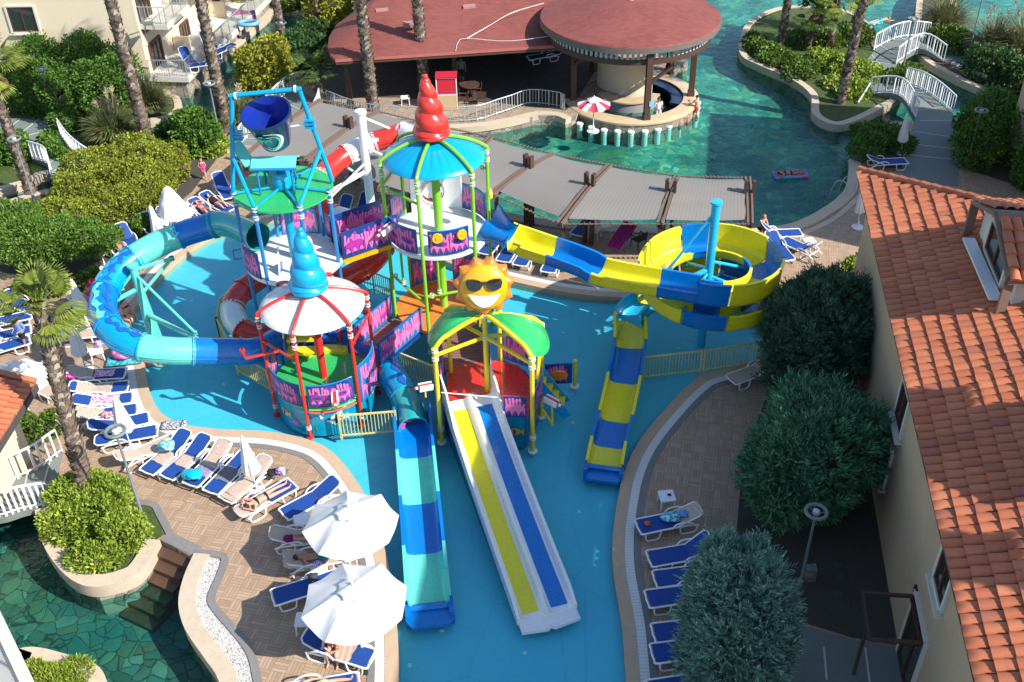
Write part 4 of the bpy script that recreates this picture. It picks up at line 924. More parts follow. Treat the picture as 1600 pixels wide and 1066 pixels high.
# ---- yellow and blue spiral slide
cS = (7.0, 30.8); rS = 1.95
T = thing('spiral_slide', 'yellow and blue open spiral slide winding around a blue mast', 'water slide', (cS[0], cS[1], 0))
fa = math.degrees(math.atan2(31.0-cB[1], 1.7))
b = MB(); mouth = Vector((.05, 31.35, 4.45))  # flared blue mouth at the tower
p_in = pol(cB, 1.75, -10, fB+.5)
sk_ = [(0, .72, .85), (.12, .70, .80), (.25, .63, .70), (.4, .56, .60), (.55, .51, .53), (.7, .48, .49), (.85, .47, .47), (.95, .48, .48), (.96, .54, .54), (1, .54, .54)]; secs = [(p_in.lerp(mouth, f_), a_, b_) for f_, a_, b_ in sk_]; NSC = len(secs)
vs = []; t = (mouth-p_in).normalized(); s_ = t.cross(Vector((0, 0, 1))).normalized(); u_ = s_.cross(t)
for inner in (0, 1):
    for q, a_, b_ in secs: vs += [q+s_*(a_-.04*inner)*math.cos(R_(th))+u_*(b_-.04*inner)*math.sin(R_(th)) for th in range(-215, 36, 10)]
W = len(range(-215, 36, 10)); fs = []; o = NSC*W
for i in range(NSC-1):
    for k in range(W-1): fs += [(i*W+k, i*W+k+1, (i+1)*W+k+1, (i+1)*W+k), (o+i*W+k+1, o+i*W+k, o+(i+1)*W+k, o+(i+1)*W+k+1)]
b.add(vs, fs); b.build('mouth', P['slideblue'], T, 60)
pin = [mouth+Vector((-.15, .03, -.38)), G(815, 392, 3.85), G(845, 402, 3.78), G(880, 413, 3.68), G(915, 426, 3.6), G(950, 441, 3.45)]
th0 = -118; hel = [pol(cS, rS, a, 3.25-1.0*(a+100)/360) for a in range(th0+6, 534, 9)]
inp = cr(pin+[hel[0]], 5)[:-1]
troughslide(T, inp+[hel[0]], lambda t: trough(1.0, .62-.1*t, .50), [SY, SB, SY, SB], cuts=[0, .40, .76, .92, 1])
full = hel
ins = trough(.95, .42, .62)
secf = lambda t: trough(.95, .40, .92 if t < .38 else max(.66, .92-(t-.38)*2.2))
dg_ = [-112, -84, -14, 28, 74, 106, 140, 172, 200, 244, 280, 318, 352, 395, 430, 465, 500, 531]; troughslide(T, full, secf, [SB, SY, SB, SY, SB, SY, SY, SB, SY, SB, SY, SB, SY, SB, SY, SB, SY], cuts=[(d+112)/643 for d in dg_])
e0 = full[-1]; e1 = G(944, 735, .08); ex = cr([full[-2], full[-1], G(986, 505, 1.0), G(984, 545, .75), G(975, 600, .5), G(962, 660, .28), G(951, 700, .14), G(944, 736, .05)], 5)[5:]
troughslide(T, ex, lambda t: trough(1.0-.0*t, .55-.15*t, .55-.15*t), [P['lightcyan'], SY, SB, SY, SB, SY])
b = MB(); e = ex[-1]; t = (ex[-1]-ex[-3]); t.z = 0; t.normalize(); s_ = Vector((t.y, -t.x, 0))
b.prism(xy([e+s_*.62-t*.2, e+s_*.62+t*.3, e+s_*.5+t*.5, e-s_*.5+t*.5, e-s_*.62+t*.3, e-s_*.62-t*.2]), .0, .10); b.beam(e+s_*.56-t*.4, e+s_*.56+t*.3, .13, .5); b.beam(e-s_*.56-t*.4, e-s_*.56+t*.3, .13, .5); b.tube([e+s_*.56+Vector((0, 0, .14)), e-s_*.56+Vector((0, 0, .14))], .08, 8); b.build('end_tray', P['slideblue'], T)
b = MB(); b.tube([(cS[0], cS[1], -.1), (cS[0], cS[1], 5.9)], .16, 16); b.lathe([(.16, 0), (.21, 0), (.21, .08), (0, .1)], (cS[0], cS[1], 5.88), 16); b.build('mast', P['lightcyan'], T)
for a, h, z1, r in ((180, 5.6, 3.0, .05), (200, 3.3, 2.8, .1), (-20, 3.0, 2.6, .06), (20, 3.6, 2.9, .06), (110, 3.3, 2.6, .06), (-60, 2.6, 2.2, .08), (-130, 3.2, 2.4, .06), (235, 2.9, 2.1, .05), (160, 2.5, 1.9, .09), (60, 2.7, 2.2, .05)):
    b = MB(); q = pol(cS, 1.62, a, z1); b.tube([(cS[0], cS[1], h), q], r, 8); clamp(b, q, r); b.build('arm', P['lightcyan'], T)
rel(T)
# ---- white double slide with yellow and blue lanes
T = thing('double_slide', 'wide white double slide with one yellow and one blue lane below the sun tower', 'water slide', (-1.5, 26, 0))
aL, aR = G(694, 634, 1.2), G(772, 618, 1.2); bL, bR = G(816, 985, .1), G(903, 957, .1)
c0, c1 = (aL+aR)/2, (bL+bR)/2; W0 = (aR-aL).length; W1 = (bR-bL).length
t = (c1-c0); t.z = 0; L_ = t.length; t.normalize(); sv = Vector((-t.y, t.x, 0)); 
if sv.x < 0: sv = -sv
path = []; NS = 40
for k in range(NS+1):
    f = k/NS; q = c0+t*(L_-.25)*f; q.z = 1.26*(1-f)**1.35*(1-.10*math.sin(PI*f))+.06; path.append(q)
hw = (W0+W1)/4
def dsec(f):
    h = .34 if f < .93 else .34*(1-(f-.93)/.07*.6)
    w2 = hw
    return [(-w2-.03, -.22+.1*f), (w2+.03, -.22+.1*f), (w2+.03, h), (w2-.06, h), (w2-.12, .05), (w2-.2, .0), (.2, .0), (.10, .05), (.05, .24 if f < .93 else .12), (-.05, .24 if f < .93 else .12), (-.10, .05), (-.2, 0), (-w2+.2, 0), (-w2+.12, .05), (-w2+.06, h), (-w2-.03, h)]
b = MB(); b.sweep(path, dsec, 0); b.build('slide_bed', P['white'], T, 35)
sd_ = (path[1]-path[0]).cross(Vector((0, 0, 1))).normalized(); sg = 1 if sd_.x > 0 else -1
for nm, cx_, mm in (('yellow_lane', -hw*.5, SY), ('blue_lane', hw*.5, SB)):
    b = MB(); sp = path[2:-1]; cx2 = cx_*sg
    b.sweep([q+Vector((0, 0, .006)) for q in sp], [(cx2-.25, 0), (cx2+.25, 0), (cx2+.25, .012), (cx2-.25, .012)]); b.build('lane_mat', mm, T, 35)
for s in (-1, 1): # tall entrance wings and printed side skirts
    b = MB(); q0 = path[0]+sv*s*(hw); q1 = path[6]+sv*s*(hw)
    b.prism([(-.35, .0), (1.3, -.3), (1.3, .1), (.4, .75), (-.35, .9)], -.03, .03, fn=lambda x, y, z: q0+t*x+sv*z+Vector((0, 0, y))); b.build('entry_wing', P['white'], T)
    vs = []; uv = []; b = MB()
    for k in range(0, NS-3):
        q = path[k]+sv*s*(hw-.0)
        for zz, v in ((-.12, 0), (q.z-.2, 1)): vs.append((q.x, q.y, zz)); uv.append((k*.22, v))
    n = NS-3; vs2 = [(x-sv.x*s*.06, y-sv.y*s*.06, z) for x, y, z in vs]; o = len(vs)
    fs = [(2*k, 2*k+2, 2*k+3, 2*k+1) for k in range(n-1)]+[(o+2*k+1, o+2*k+3, o+2*k+2, o+2*k) for k in range(n-1)]
    b.add(vs+vs2, fs, 0, uv+uv); b.build('side_skirt', M_['coralpanel'], T)
b = MB(); e = path[-1]; b.prism(xy([e-sv*hw-t*.1, e-sv*hw+t*.35, e-sv*.1+t*.45, e+t*.38, e+sv*.1+t*.45, e+sv*hw+t*.35, e+sv*hw-t*.1]), -.05, .055); b.build('end_lip', P['white'], T)
rel(T)
# ---- yellow pool fences
def yfence(pts, label, h=.95, names='pool_fence'):
    pts = [Vector(p) for p in pts]; T = thing(names, label, 'fence', tuple(pts[0]), group='yellow bar fences in the pool')
    for i in range(len(pts)-1):
        a, c = pts[i], pts[i+1]; L = (c-a).length; n = max(2, int(L/.11))
        b = MB(); b.beam(a+Vector((0, 0, h)), c+Vector((0, 0, h)), .06, .05); b.build('top_rail', P['fence'], T); b = MB(); b.beam(a+Vector((0, 0, .1)), c+Vector((0, 0, .1)), .05, .05); b.build('bottom_rail', P['fence'], T)
        b = MB()
        for k in range(1, n): q = a.lerp(c, k/n); b.box((q.x, q.y, q.z+h/2+.03), (.028, .028, h-.1), math.atan2(c.y-a.y, c.x-a.x))
        b.build('bars', P['fence'], T)
    for q in pts: b = MB(); b.box((q.x, q.y, q.z+h/2), (.07, .07, h+.12)); b.build('post', P['fence'], T)
    rel(T)
yfence(GL([(1005, 592), (1093, 582)]), 'yellow bar fence panel right of the spiral slide run-out')
yfence(GL([(1098, 582), (1180, 568), (1215, 562)]), 'yellow bar fence panel beside the dark round tree')
yfence(GL([(534, 684), (621, 677)]), 'yellow bar fence in front of the aquarium drum')
yfence(GL([(628, 585), (679, 606)]), 'yellow bar fence behind the turquoise slide exit')
yfence(GL([(398, 452), (350, 500), (345, 530)]), 'yellow bar fence left of the red and white tube')
yfence(GL([(345, 530), (372, 582), (424, 612)]), 'yellow bar fence left of the aquarium drum')
yfence(GL([(988, 482), (966, 560)]), 'yellow bar fence tight along the left of the spiral slide exit')
yfence(GL([(540, 458), (585, 456), (612, 468)]), 'yellow bar fence behind the white umbrella roof')
# ================================================================== PLANTS
def leafm(name, c1, c2, rough=.55, trans=.25):
    s = NT(name); g = s.n('NewGeometry').outputs['Random Per Island']
    f = s.math('ADD', s.math('MULTIPLY', g, .75), s.math('MULTIPLY', s.noise(s.co(), .9, 2), .5))
    c = s.ramp(f, [(.2, c1), (.75, tuple((a+b)/2 for a, b in zip(c1, c2))), (1.05 if False else 1., c2)])
    s.l(c, s.b.inputs['Base Color']); s.set(Roughness=rough); s.b.inputs['Specular IOR Level'].default_value = .3
    tl = s.n('BsdfTranslucent'); s.l(c, tl.inputs[0]); mx = s.n('MixShader'); mx.inputs[0].default_value = trans
    s.l(s.b.outputs[0], mx.inputs[1]); s.l(tl.outputs[0], mx.inputs[2]); s.l(mx.outputs[0], s.out.inputs[0]); return s.m
LF = dict(
 lime=leafm('lime_hedge_leaves', (.11, .15, .015), (.40, .45, .05)), green=leafm('green_shrub_leaves', (.04, .10, .015), (.15, .30, .04)),
 yellow=leafm('yellow_green_leaves', (.15, .17, .015), (.46, .46, .06)), dark=leafm('dark_shrub_leaves', (.025, .07, .02), (.09, .18, .05)),
 bright=leafm('bright_bush_leaves', (.12, .20, .02), (.46, .56, .08)), mid=leafm('mid_green_leaves', (.05, .10, .015), (.20, .30, .05)),
 conif=leafm('dark_conifer_sprays', (.04, .10, .055), (.11, .21, .11), .7, .1), conif2=leafm('green_conifer_sprays', (.05, .15, .07), (.15, .34, .17), .7, .1), conif3=leafm('blue_green_conifer_sprays', (.10, .22, .16), (.30, .48, .37), .7, .1),
 palm=leafm('palm_fronds', (.09, .14, .02), (.34, .38, .06), .45), palmdk=leafm('dark_palm_fronds', (.03, .07, .015), (.14, .22, .04), .45), dry=leafm('dry_fronds', (.16, .10, .045), (.36, .26, .13), .8),
 pampas=leafm('pampas_blades', (.09, .11, .04), (.30, .30, .13), .6), plume=leafm('pampas_plumes', (.42, .33, .22), (.65, .56, .42), .9), fern=leafm('mimosa_leaves', (.05, .12, .015), (.20, .34, .05)))
def ellips(blobs, n, lo=.62, hi=1.04, top=True):
    """points spread through the outer shell of a union of ellipsoids, with outward normals"""
    bl = np.array(blobs, float); vol = (bl[:, 3]*bl[:, 4]*bl[:, 5])**(2/3); idx = rng.choice(len(bl), n*2, p=vol/vol.sum())
    d = rng.normal(size=(n*2, 3)); d /= np.linalg.norm(d, axis=1)[:, None]
    r = lo+(hi-lo)*rng.random(n*2)**.55; p = bl[idx, :3]+d*bl[idx, 3:]*r[:, None]
    wob = (np.sin(p[:, 0]*4.3)+np.sin(p[:, 1]*4.9+1)+np.sin(p[:, 2]*5.7+2)+np.sin((p[:, 0]+p[:, 1])*9))*.045
    p = p+d*bl[idx, 3:]*wob[:, None]
    keep = np.ones(n*2, bool)
    for i, b in enumerate(bl):
        q = (p-b[:3])/b[3:]; ins = (q**2).sum(1) < (lo*.95)**2; keep &= ~(ins & (idx != i))
    if top: keep &= p[:, 2] > bl[:, 2].min()-bl[:, 5].max()*.93
    keep &= p[:, 2] > -1.2
    p = p[keep][:n]; d = (d/bl[idx, 3:])[keep][:n]; d /= np.linalg.norm(d, axis=1)[:, None]; return p, d
def quads(name, p, a, b_, mat, parent=None, kink=0):
    """rhombic leaves: p base point, a length vector, b half width vector"""
    n = len(p); v = np.empty((n, 4, 3)); v[:, 0] = p; v[:, 1] = p+a*.45+b_; v[:, 2] = p+a; v[:, 3] = p+a*.45-b_
    me = bpy.data.meshes.new(name); me.vertices.add(n*4); me.vertices.foreach_set('co', v.reshape(-1).astype(np.float32))
    me.loops.add(n*4); me.loops.foreach_set('vertex_index', np.arange(n*4, dtype=np.int32)); me.polygons.add(n); me.polygons.foreach_set('loop_start', np.arange(n, dtype=np.int32)*4)
    me.polygons.foreach_set('loop_total', np.full(n, 4, np.int32)) if bpy.app.version < (4, 0, 0) else None
    me.materials.append(mat); me.update(calc_edges=True); me.validate()
    o = bpy.data.objects.new(name, me); COL.objects.link(o)
    if parent: o.parent = parent
    return o
def rv(n): d = rng.normal(size=(n, 3)); return d/np.linalg.norm(d, axis=1)[:, None]
def foliage(name, blobs, n, size, mat, parent, asp=.38, out=.8, up=.25, lo=.62, hi=1.04):
    p, d = ellips(blobs, n, lo, hi); n = len(p); sz = size*(.6+.8*rng.random(n))[:, None]
    a = d*out+rv(n)*.9+np.array([0, 0, up]); a /= np.linalg.norm(a, axis=1)[:, None]
    b_ = np.cross(a, rv(n)); b_ /= np.linalg.norm(b_, axis=1)[:, None]
    return quads(name, p, a*sz, b_*sz*asp, mat, parent)
def core(name, blobs, mat, parent, s=.66):
    b = MB()
    for x, y, z, rx, ry, rz in blobs: b.lathe([(s*math.sin(PI*k/6)+.001, -s*rz*math.cos(PI*k/6)/1) for k in range(7)], (x, y, z), 10, sx=rx, sy=ry)
    return b.build(name, mat, parent)
DK = pm('shaded_twigs', (.035, .035, .015), .95, .3)
def twigs(b, blobs, n=7):
    for x, y, z, rx, ry, rz in blobs:
        for k in range(n):
            a = 2*PI*k/n+x; q = Vector((x+rx*.7*math.cos(a), y+ry*.7*math.sin(a), z+rz*.35*random.uniform(-1, 1.5)))
            b.tube([(x, y, z-rz), (x+(q.x-x)*.3, y+(q.y-y)*.3, z-rz*.3), q], [.035, .025, .01], 5)
def knobs(bl, m, s0=.34, s1=.5):
    out = list(bl)
    for x, y, z, rx, ry, rz in bl:
        for k in range(m):
            a = random.uniform(0, 2*PI); e = random.uniform(.05, 1.2); s = random.uniform(s0, s1); out.append((x+rx*.82*math.cos(a)*math.cos(e), y+ry*.82*math.sin(a)*math.cos(e), z+rz*.82*math.sin(e), rx*s, ry*s, rz*s))
    return out
def bush(name, label, cat, blobs, n, size, mat, trunk=True, group=None, **k):
    c = blobs[0]; T = thing(name, label, cat, (c[0], c[1], c[2]-c[5] if c[2]-c[5] > -.5 else 0), group=group); blobs = knobs(blobs, 3)
    foliage('foliage', blobs, n, size, LF[mat], T, **k)
    b = MB(); twigs(b, blobs); b.build('branches', M_['bark'], T); rel(T); return T
def blobline(px, z, r, rz, jit=.25, per=1.0, z0=0):
    """ellipsoids along a ground polyline given in photo pixels"""
    pts = GL(px, z0); out = []
    for i in range(len(pts)-1):
        L = (pts[i+1]-pts[i]).length; n = max(1, int(L/per))
        for k in range(n):
            q = pts[i].lerp(pts[i+1], (k+.5)/n); f = 1+random.uniform(-jit, jit)
            out.append((q.x+random.uniform(-.3, .3), q.y+random.uniform(-.3, .3), z0+z*f, r*f, r*f*random.uniform(.85, 1.15), rz*f))
    return out
def atz(x, y, z): return G(x, y, z)
# hedges on the left
bush('hedge', 'long lime green hedge behind the sun loungers on the left', 'hedge', blobline([(80, 372), (150, 362), (205, 338), (262, 300)], .75, 1.25, .95, .2, .7)+blobline([(95, 345), (160, 325), (225, 305), (272, 275)], .8, 1.1, 1.05, .2, .7)+blobline([(105, 318), (180, 290), (250, 262)], .8, 1.1, 1.0, .2, .8), 62000, .095, 'lime')
bush('bush', 'dark green bush at the foot of the lime hedge beside the closed umbrellas', 'bush', blobline([(160, 395), (205, 375), (240, 358)], .35, .6, .5, .2, .7), 6000, .13, 'mid')
bush('bush', 'low green bush behind the leftmost closed umbrella', 'bush', blobline([(20, 480), (70, 462), (120, 455), (150, 440)], .35, .6, .5, .2, .7), 6000, .13, 'mid')
bush('hedge', 'tall dark green hedge against the cream hotel wall', 'hedge', blobline([(20, 165), (70, 172), (130, 180), (190, 178)], 1.1, 1.3, 1.5, .15, 1.0)+blobline([(40, 140), (100, 148), (160, 150), (205, 160)], 1.5, 1.2, 1.6, .15, 1.0), 50000, .135, 'green')
bush('bush', 'round dark green bush beside the lamp left of the tipping bucket', 'bush', [(*G(307, 208, .95)[:2], .95, 1.15, 1.15, 1.15)], 6500, .17, 'green')
bush('ground_cover', 'low bright green ground cover below the round bush', 'ground cover', blobline([(250, 250), (290, 240), (340, 245), (355, 228)], .25, .7, .35, .2, .7), 6000, .14, 'bright')
bush('bush', 'low dark shrubs between the round bush and the pampas grass', 'bush', blobline([(225, 235), (262, 218), (285, 205)], .25, .7, .4, .2, .8), 4000, .15, 'dark')
bush('hedge', 'dark clipped bank of shrubs right of the white path railing', 'hedge', blobline([(100, 200), (130, 205), (165, 212), (195, 225)], .3, .8, .55, .2, .8)+blobline([(75, 225), (95, 245), (115, 255)], .3, .45, .45, .2, .6), 9000, .14, 'green')
bush('hedge', 'shaded hedge at the far left beyond the palm', 'hedge', blobline([(-60, 262), (0, 252), (35, 245)], .6, .9, .9, .2, .8), 8000, .16, 'green')
bush('bush', 'tall yellow green shrub beside the white boardwalk railing', 'bush', [(*G(412, 112, 1.2)[:2], 1.3, 1.35, 1.3, 1.5), (*G(425, 85, 1.6)[:2], 1.6, 1.0, 1.0, 1.1), (*G(395, 125, .8)[:2], .8, .9, .9, 1.0)], 11000, .17, 'yellow')
bush('bush', 'yellow flowering shrubs left of the red restaurant roof', 'bush', blobline([(520, 60), (535, 25), (545, -10), (560, -40)], 1.4, 1.6, 1.7, .15, 1.6), 14000, .2, 'yellow')
bush('bush', 'yellow green shrubs beyond the hotel terrace at the top', 'bush', blobline([(375, 20), (400, 2), (425, -15), (450, -45)], 1.0, 1.4, 1.3, .2, 1.6), 9000, .2, 'yellow')
bush('bush', 'dark tangled shrubs left of the restaurant', 'bush', blobline([(455, 95), (470, 75), (490, 62), (475, 110), (500, 90)], .5, 1.0, .8, .2, 1.2), 8000, .18, 'dark')
bush('bush', 'dark water edge plants behind the pond by the restaurant', 'bush', blobline([(440, 12), (480, 4), (505, 20)], .5, 1.1, .8, .2, 1.2), 5000, .18, 'mid')
bush('tree', 'feathery mimosa tree top overhanging the left sun loungers', 'tree', [(*G(45, 372, 1.6)[:2], 1.5, 1.7, 1.2, .8), (*G(110, 372, 1.6)[:2], 1.6, 1.3, 1.1, .7), (*G(10, 345, 1.8)[:2], 1.7, 1.4, 1.2, .8), (*G(150, 372, 1.5)[:2], 1.4, .9, .9, .5)], 30000, .13, 'fern', asp=.22)
# bottom left planter, strips
bush('bush', 'large bright green bush in the round stone planter', 'bush', [(*G(145, 800, .5)[:2], .35, 1.0, .85, .65), (*G(105, 820, .4)[:2], .35, .7, .6, .6), (*G(192, 832, .4)[:2], .35, .7, .6, .6), (*G(150, 765, .5)[:2], .35, .85, .6, .6), (*G(110, 772, .5)[:2], .4, .6, .5, .5), (*G(145, 868, .3)[:2], .22, .75, .5, .35)], 21000, .12, 'bright', asp=.24, up=.5, hi=1.15)
bush('bush', 'low green bush behind the white bridge railing at the left edge', 'bush', blobline([(-40, 715), (10, 702), (55, 685), (80, 672)], .3, .5, .45, .2, .5), 7000, .11, 'mid')
bush('grass_clump', 'tuft of grass on the stone kerbed island at the bottom left', 'grass', blobline([(50, 1045), (90, 1058), (120, 1075)], .0, .5, .18, .2, .4), 6000, .12, 'bright', asp=.12, up=1.2)
# right side
bush('bush', 'bright sunlit bush beside the right hotel wall', 'bush', [(*G(1340, 438, .9)[:2], .8, .75, .75, .8), (*G(1362, 418, 1.1)[:2], 1.1, .7, .7, .8), (*G(1375, 470, .8)[:2], .8, .7, .7, .7)], 8000, .13, 'bright')
bush('hedge', 'dark shrubs against the right hotel wall', 'hedge', blobline([(1405, 560), (1400, 620), (1375, 680), (1370, 740)], .7, .7, .8, .2, .7), 8000, .14, 'dark')
bush('hedge', 'tall dark hedge right of the grey boardwalk', 'hedge', blobline([(1522, 262), (1530, 225), (1545, 200)], 1.0, 1.1, 1.3, .1, .9)+blobline([(1580, 262), (1600, 225), (1640, 215)], 1.0, 1.3, 1.3, .1, 1.0), 20000, .14, 'green')
bush('hedge', 'rounded hedge beside the boardwalk nearest the tiled roof', 'hedge', blobline([(1585, 290), (1640, 285)], .9, 1.1, 1.1, .1, .9), 8000, .14, 'green')
bush('bush', 'low shaded hedge between the river curb and the closed umbrella', 'bush', blobline([(1352, 250), (1362, 222), (1395, 215), (1400, 245)], .35, .75, .5, .15, .7), 8000, .12, 'green')
bush('bush', 'flowering bush between the two white bridges', 'bush', [(*G(1403, 118, .2)[:2], .05, .9, .8, .55), (*G(1422, 112, .2)[:2], .05, .8, .7, .5)], 4500, .13, 'mid')
bush('bush', 'long bright bush along the palm island shore', 'bush', blobline([(1270, 95), (1300, 100), (1330, 115), (1350, 120)], .0, 1.0, .55, .2, .9)+blobline([(1290, 130), (1330, 138), (1350, 150)], -.05, .8, .5, .2, .8), 13000, .15, 'bright')
bush('bush', 'dark ground plants under the island palms', 'bush', blobline([(1175, 60), (1195, 85), (1235, 100), (1260, 118)], .0, .9, .5, .2, .9)+blobline([(1230, 60), (1270, 70), (1310, 60), (1345, 55)], .1, 1.0, .6, .2, 1.), 11000, .17, 'mid')
bush('bush', 'green shrub at the end of the far white bridge', 'bush', [(*G(1500, 68, .3)[:2], .2, 1.2, .9, .7), (*G(1475, 62, .3)[:2], .2, .9, .8, .8)], 5000, .15, 'mid')
bush('bush', 'dark shrubs behind the pebble edge at the top right', 'bush', blobline([(1520, 112), (1570, 118), (1620, 140), (1680, 160)], .4, 1.2, .9, .2, 1.), 10000, .17, 'dark')
# conifers: sprays of narrow blades on a branching frame
def conifer(label, blobs, n, L, mat, fan=7, droop=.0):
    c = blobs[0]; T = thing('conifer', label, 'tree', (c[0], c[1], 0)); blobs = [(x, y, z, rx*.93, ry*.93, rz*.93) for x, y, z, rx, ry, rz in blobs]; blobs = knobs(blobs, 9, .22, .40)
    b = MB(); zt = max(q[2] for q in blobs); b.tube([(c[0], c[1], -.1), (c[0]+.05, c[1], zt*.6), (c[0], c[1], zt*1.2)], [.16, .10, .03], 8)
    for k in range(60):
        q = blobs[k % len(blobs)]; a = k*2.4; e = Vector((q[0]+q[3]*.8*math.cos(a), q[1]+q[4]*.8*math.sin(a), q[2]+q[5]*.5*math.sin(k))); b.tube([(c[0], c[1], max(.2, e.z-.7)), e], [.035, .01], 5)
    b.build('trunk', M_['bark'], T)
    p, d = ellips(blobs, n, .66, 1.02); n = len(p); wb = (np.sin(p[:, 0]*7+p[:, 2]*3)+np.sin(p[:, 1]*6.3-p[:, 2]*5)+np.sin(p[:, 2]*8+p[:, 0]*4))*.055; p = p+d*wb[:, None]*1.3
    up = np.array([0, 0, 1.]); ax = d*.75+up*.45+rv(n)*.35; ax /= np.linalg.norm(ax, axis=1)[:, None]
    Ls = L*(.45+1.25*rng.random(n)**2.2)
    P_ = []; A_ = []; B_ = []
    side = np.cross(ax, rv(n)); side /= np.linalg.norm(side, axis=1)[:, None]
    for k in range(fan):
        t = k/(fan-1); sgn = 1 if k % 2 else -1
        base = p+ax*(Ls*t*.75)[:, None]; dr = ax*.85+side*sgn*(.75*(1-t*.5))+rv(n)*.15; dr /= np.linalg.norm(dr, axis=1)[:, None]
        ln = (Ls*(.62-.3*t))[:, None]; w_ = np.cross(dr, rv(n)); w_ /= np.linalg.norm(w_, axis=1)[:, None]
        P_.append(base); A_.append(dr*ln); B_.append(w_*ln*.13)
    quads('sprays', np.concatenate(P_), np.concatenate(A_), np.concatenate(B_), LF[mat], T); rel(T); return T
def cb_(x, y, z, r, rz): q = G(x, y, z); return (q.x, q.y, z, r, r, rz)
conifer('big dark round conifer beside the spiral slide', [cb_(1278, 520, 2.3, 1.75, 1.85), cb_(1265, 560, 1.8, 1.55, 1.6), cb_(1300, 480, 2.7, 1.35, 1.3)], 14000, .30, 'conif')
conifer('broad green conifer in the middle of the right garden', [cb_(1262, 722, 2.0, 1.60, 1.8), cb_(1225, 745, 1.9, 1.15, 1.35), cb_(1320, 700, 2.1, 1.15, 1.5), cb_(1270, 650, 2.5, 1.1, 1.0)], 15000, .34, 'conif2')
conifer('pale blue green conifer over the row of empty loungers', [cb_(1152, 950, 2.2, 1.25, 1.55), cb_(1150, 1010, 1.6, 1.30, 1.4), cb_(1145, 900, 2.7, .9, .8)], 17000, .30, 'conif3')
# pampas grass
def pampas(label, c, h, r, n=900, plumes=14, mat='pampas', pl='plume', z0=0):
    c = Vector(c); T = thing('pampas_grass', label, 'grass', tuple(c)); P_ = []; A_ = []; B_ = []
    for k in range(n):
        a = random.uniform(0, 2*PI); sp = random.random()**.6; hh = h*random.uniform(.6, 1)*(1-.25*sp); q = c+Vector((math.cos(a), math.sin(a), 0))*r*.18*random.random(); d0 = Vector((math.cos(a)*sp*.5, math.sin(a)*sp*.5, 1)).normalized()
        for s_ in range(4):
            l_ = hh*.3; P_.append(tuple(q)); A_.append(tuple(d0*l_*1.08)); w_ = Vector((-math.sin(a), math.cos(a), 0))*.022; B_.append(tuple(w_)); q = q+d0*l_
            d0 = (d0+Vector((math.cos(a), math.sin(a), 0))*sp*.42*r/h*1.6+Vector((0, 0, -.28*sp*(s_+1)*.7))).normalized()
    quads('blades', np.array(P_), np.array(A_), np.array(B_), LF[mat], T)
    b = MB(); P_ = []; A_ = []; B_ = []
    for k in range(plumes):
        a = random.uniform(0, 2*PI); sp = random.uniform(.1, .42); d0 = Vector((math.cos(a)*sp, math.sin(a)*sp, 1)).normalized(); e = c+d0*h*random.uniform(1.0, 1.35); b.tube([c, c+d0*h*.6, e], [.012, .01, .006], 4)
        for j in range(60):
            t = random.random(); q = e-d0*.75*t; w_ = .10*math.sin(PI*min(1, t+.12))+.02; dd = (d0*.8+Vector(rv(1)[0])*.6).normalized(); P_.append(tuple(q)); A_.append(tuple(dd*w_*2)); B_.append(tuple(Vector(rv(1)[0])*w_*.25))
    if plumes: b.build('stems', LF['plume'], T); quads('plumes', np.array(P_), np.array(A_), np.array(B_), LF[pl], T)
    rel(T)
pampas('pampas grass with cream plumes in front of the tall dark hedge', G(182, 222, -.1), 2.1, 1.7, 1300, 10)
pampas('straw coloured pampas grass beside the hotel corner', G(238, 178, -.1), 2.0, 1.4, 1000, 6)
pampas('pampas clump behind the tipping bucket frame', G(372, 196, 0), 1.8, 1.1, 800, 9)
pampas('tall pampas clump beyond the far white bridge', G(1472, 55, -.3), 2.6, 2.3, 1500, 12)
pampas('big pampas grass at the top right edge of the photo', G(1590, 100, -.2), 2.9, 2.8, 2200, 16)
pampas('second pampas grass at the top right corner', G(1545, 92, -.2), 2.4, 1.9, 1200, 6)
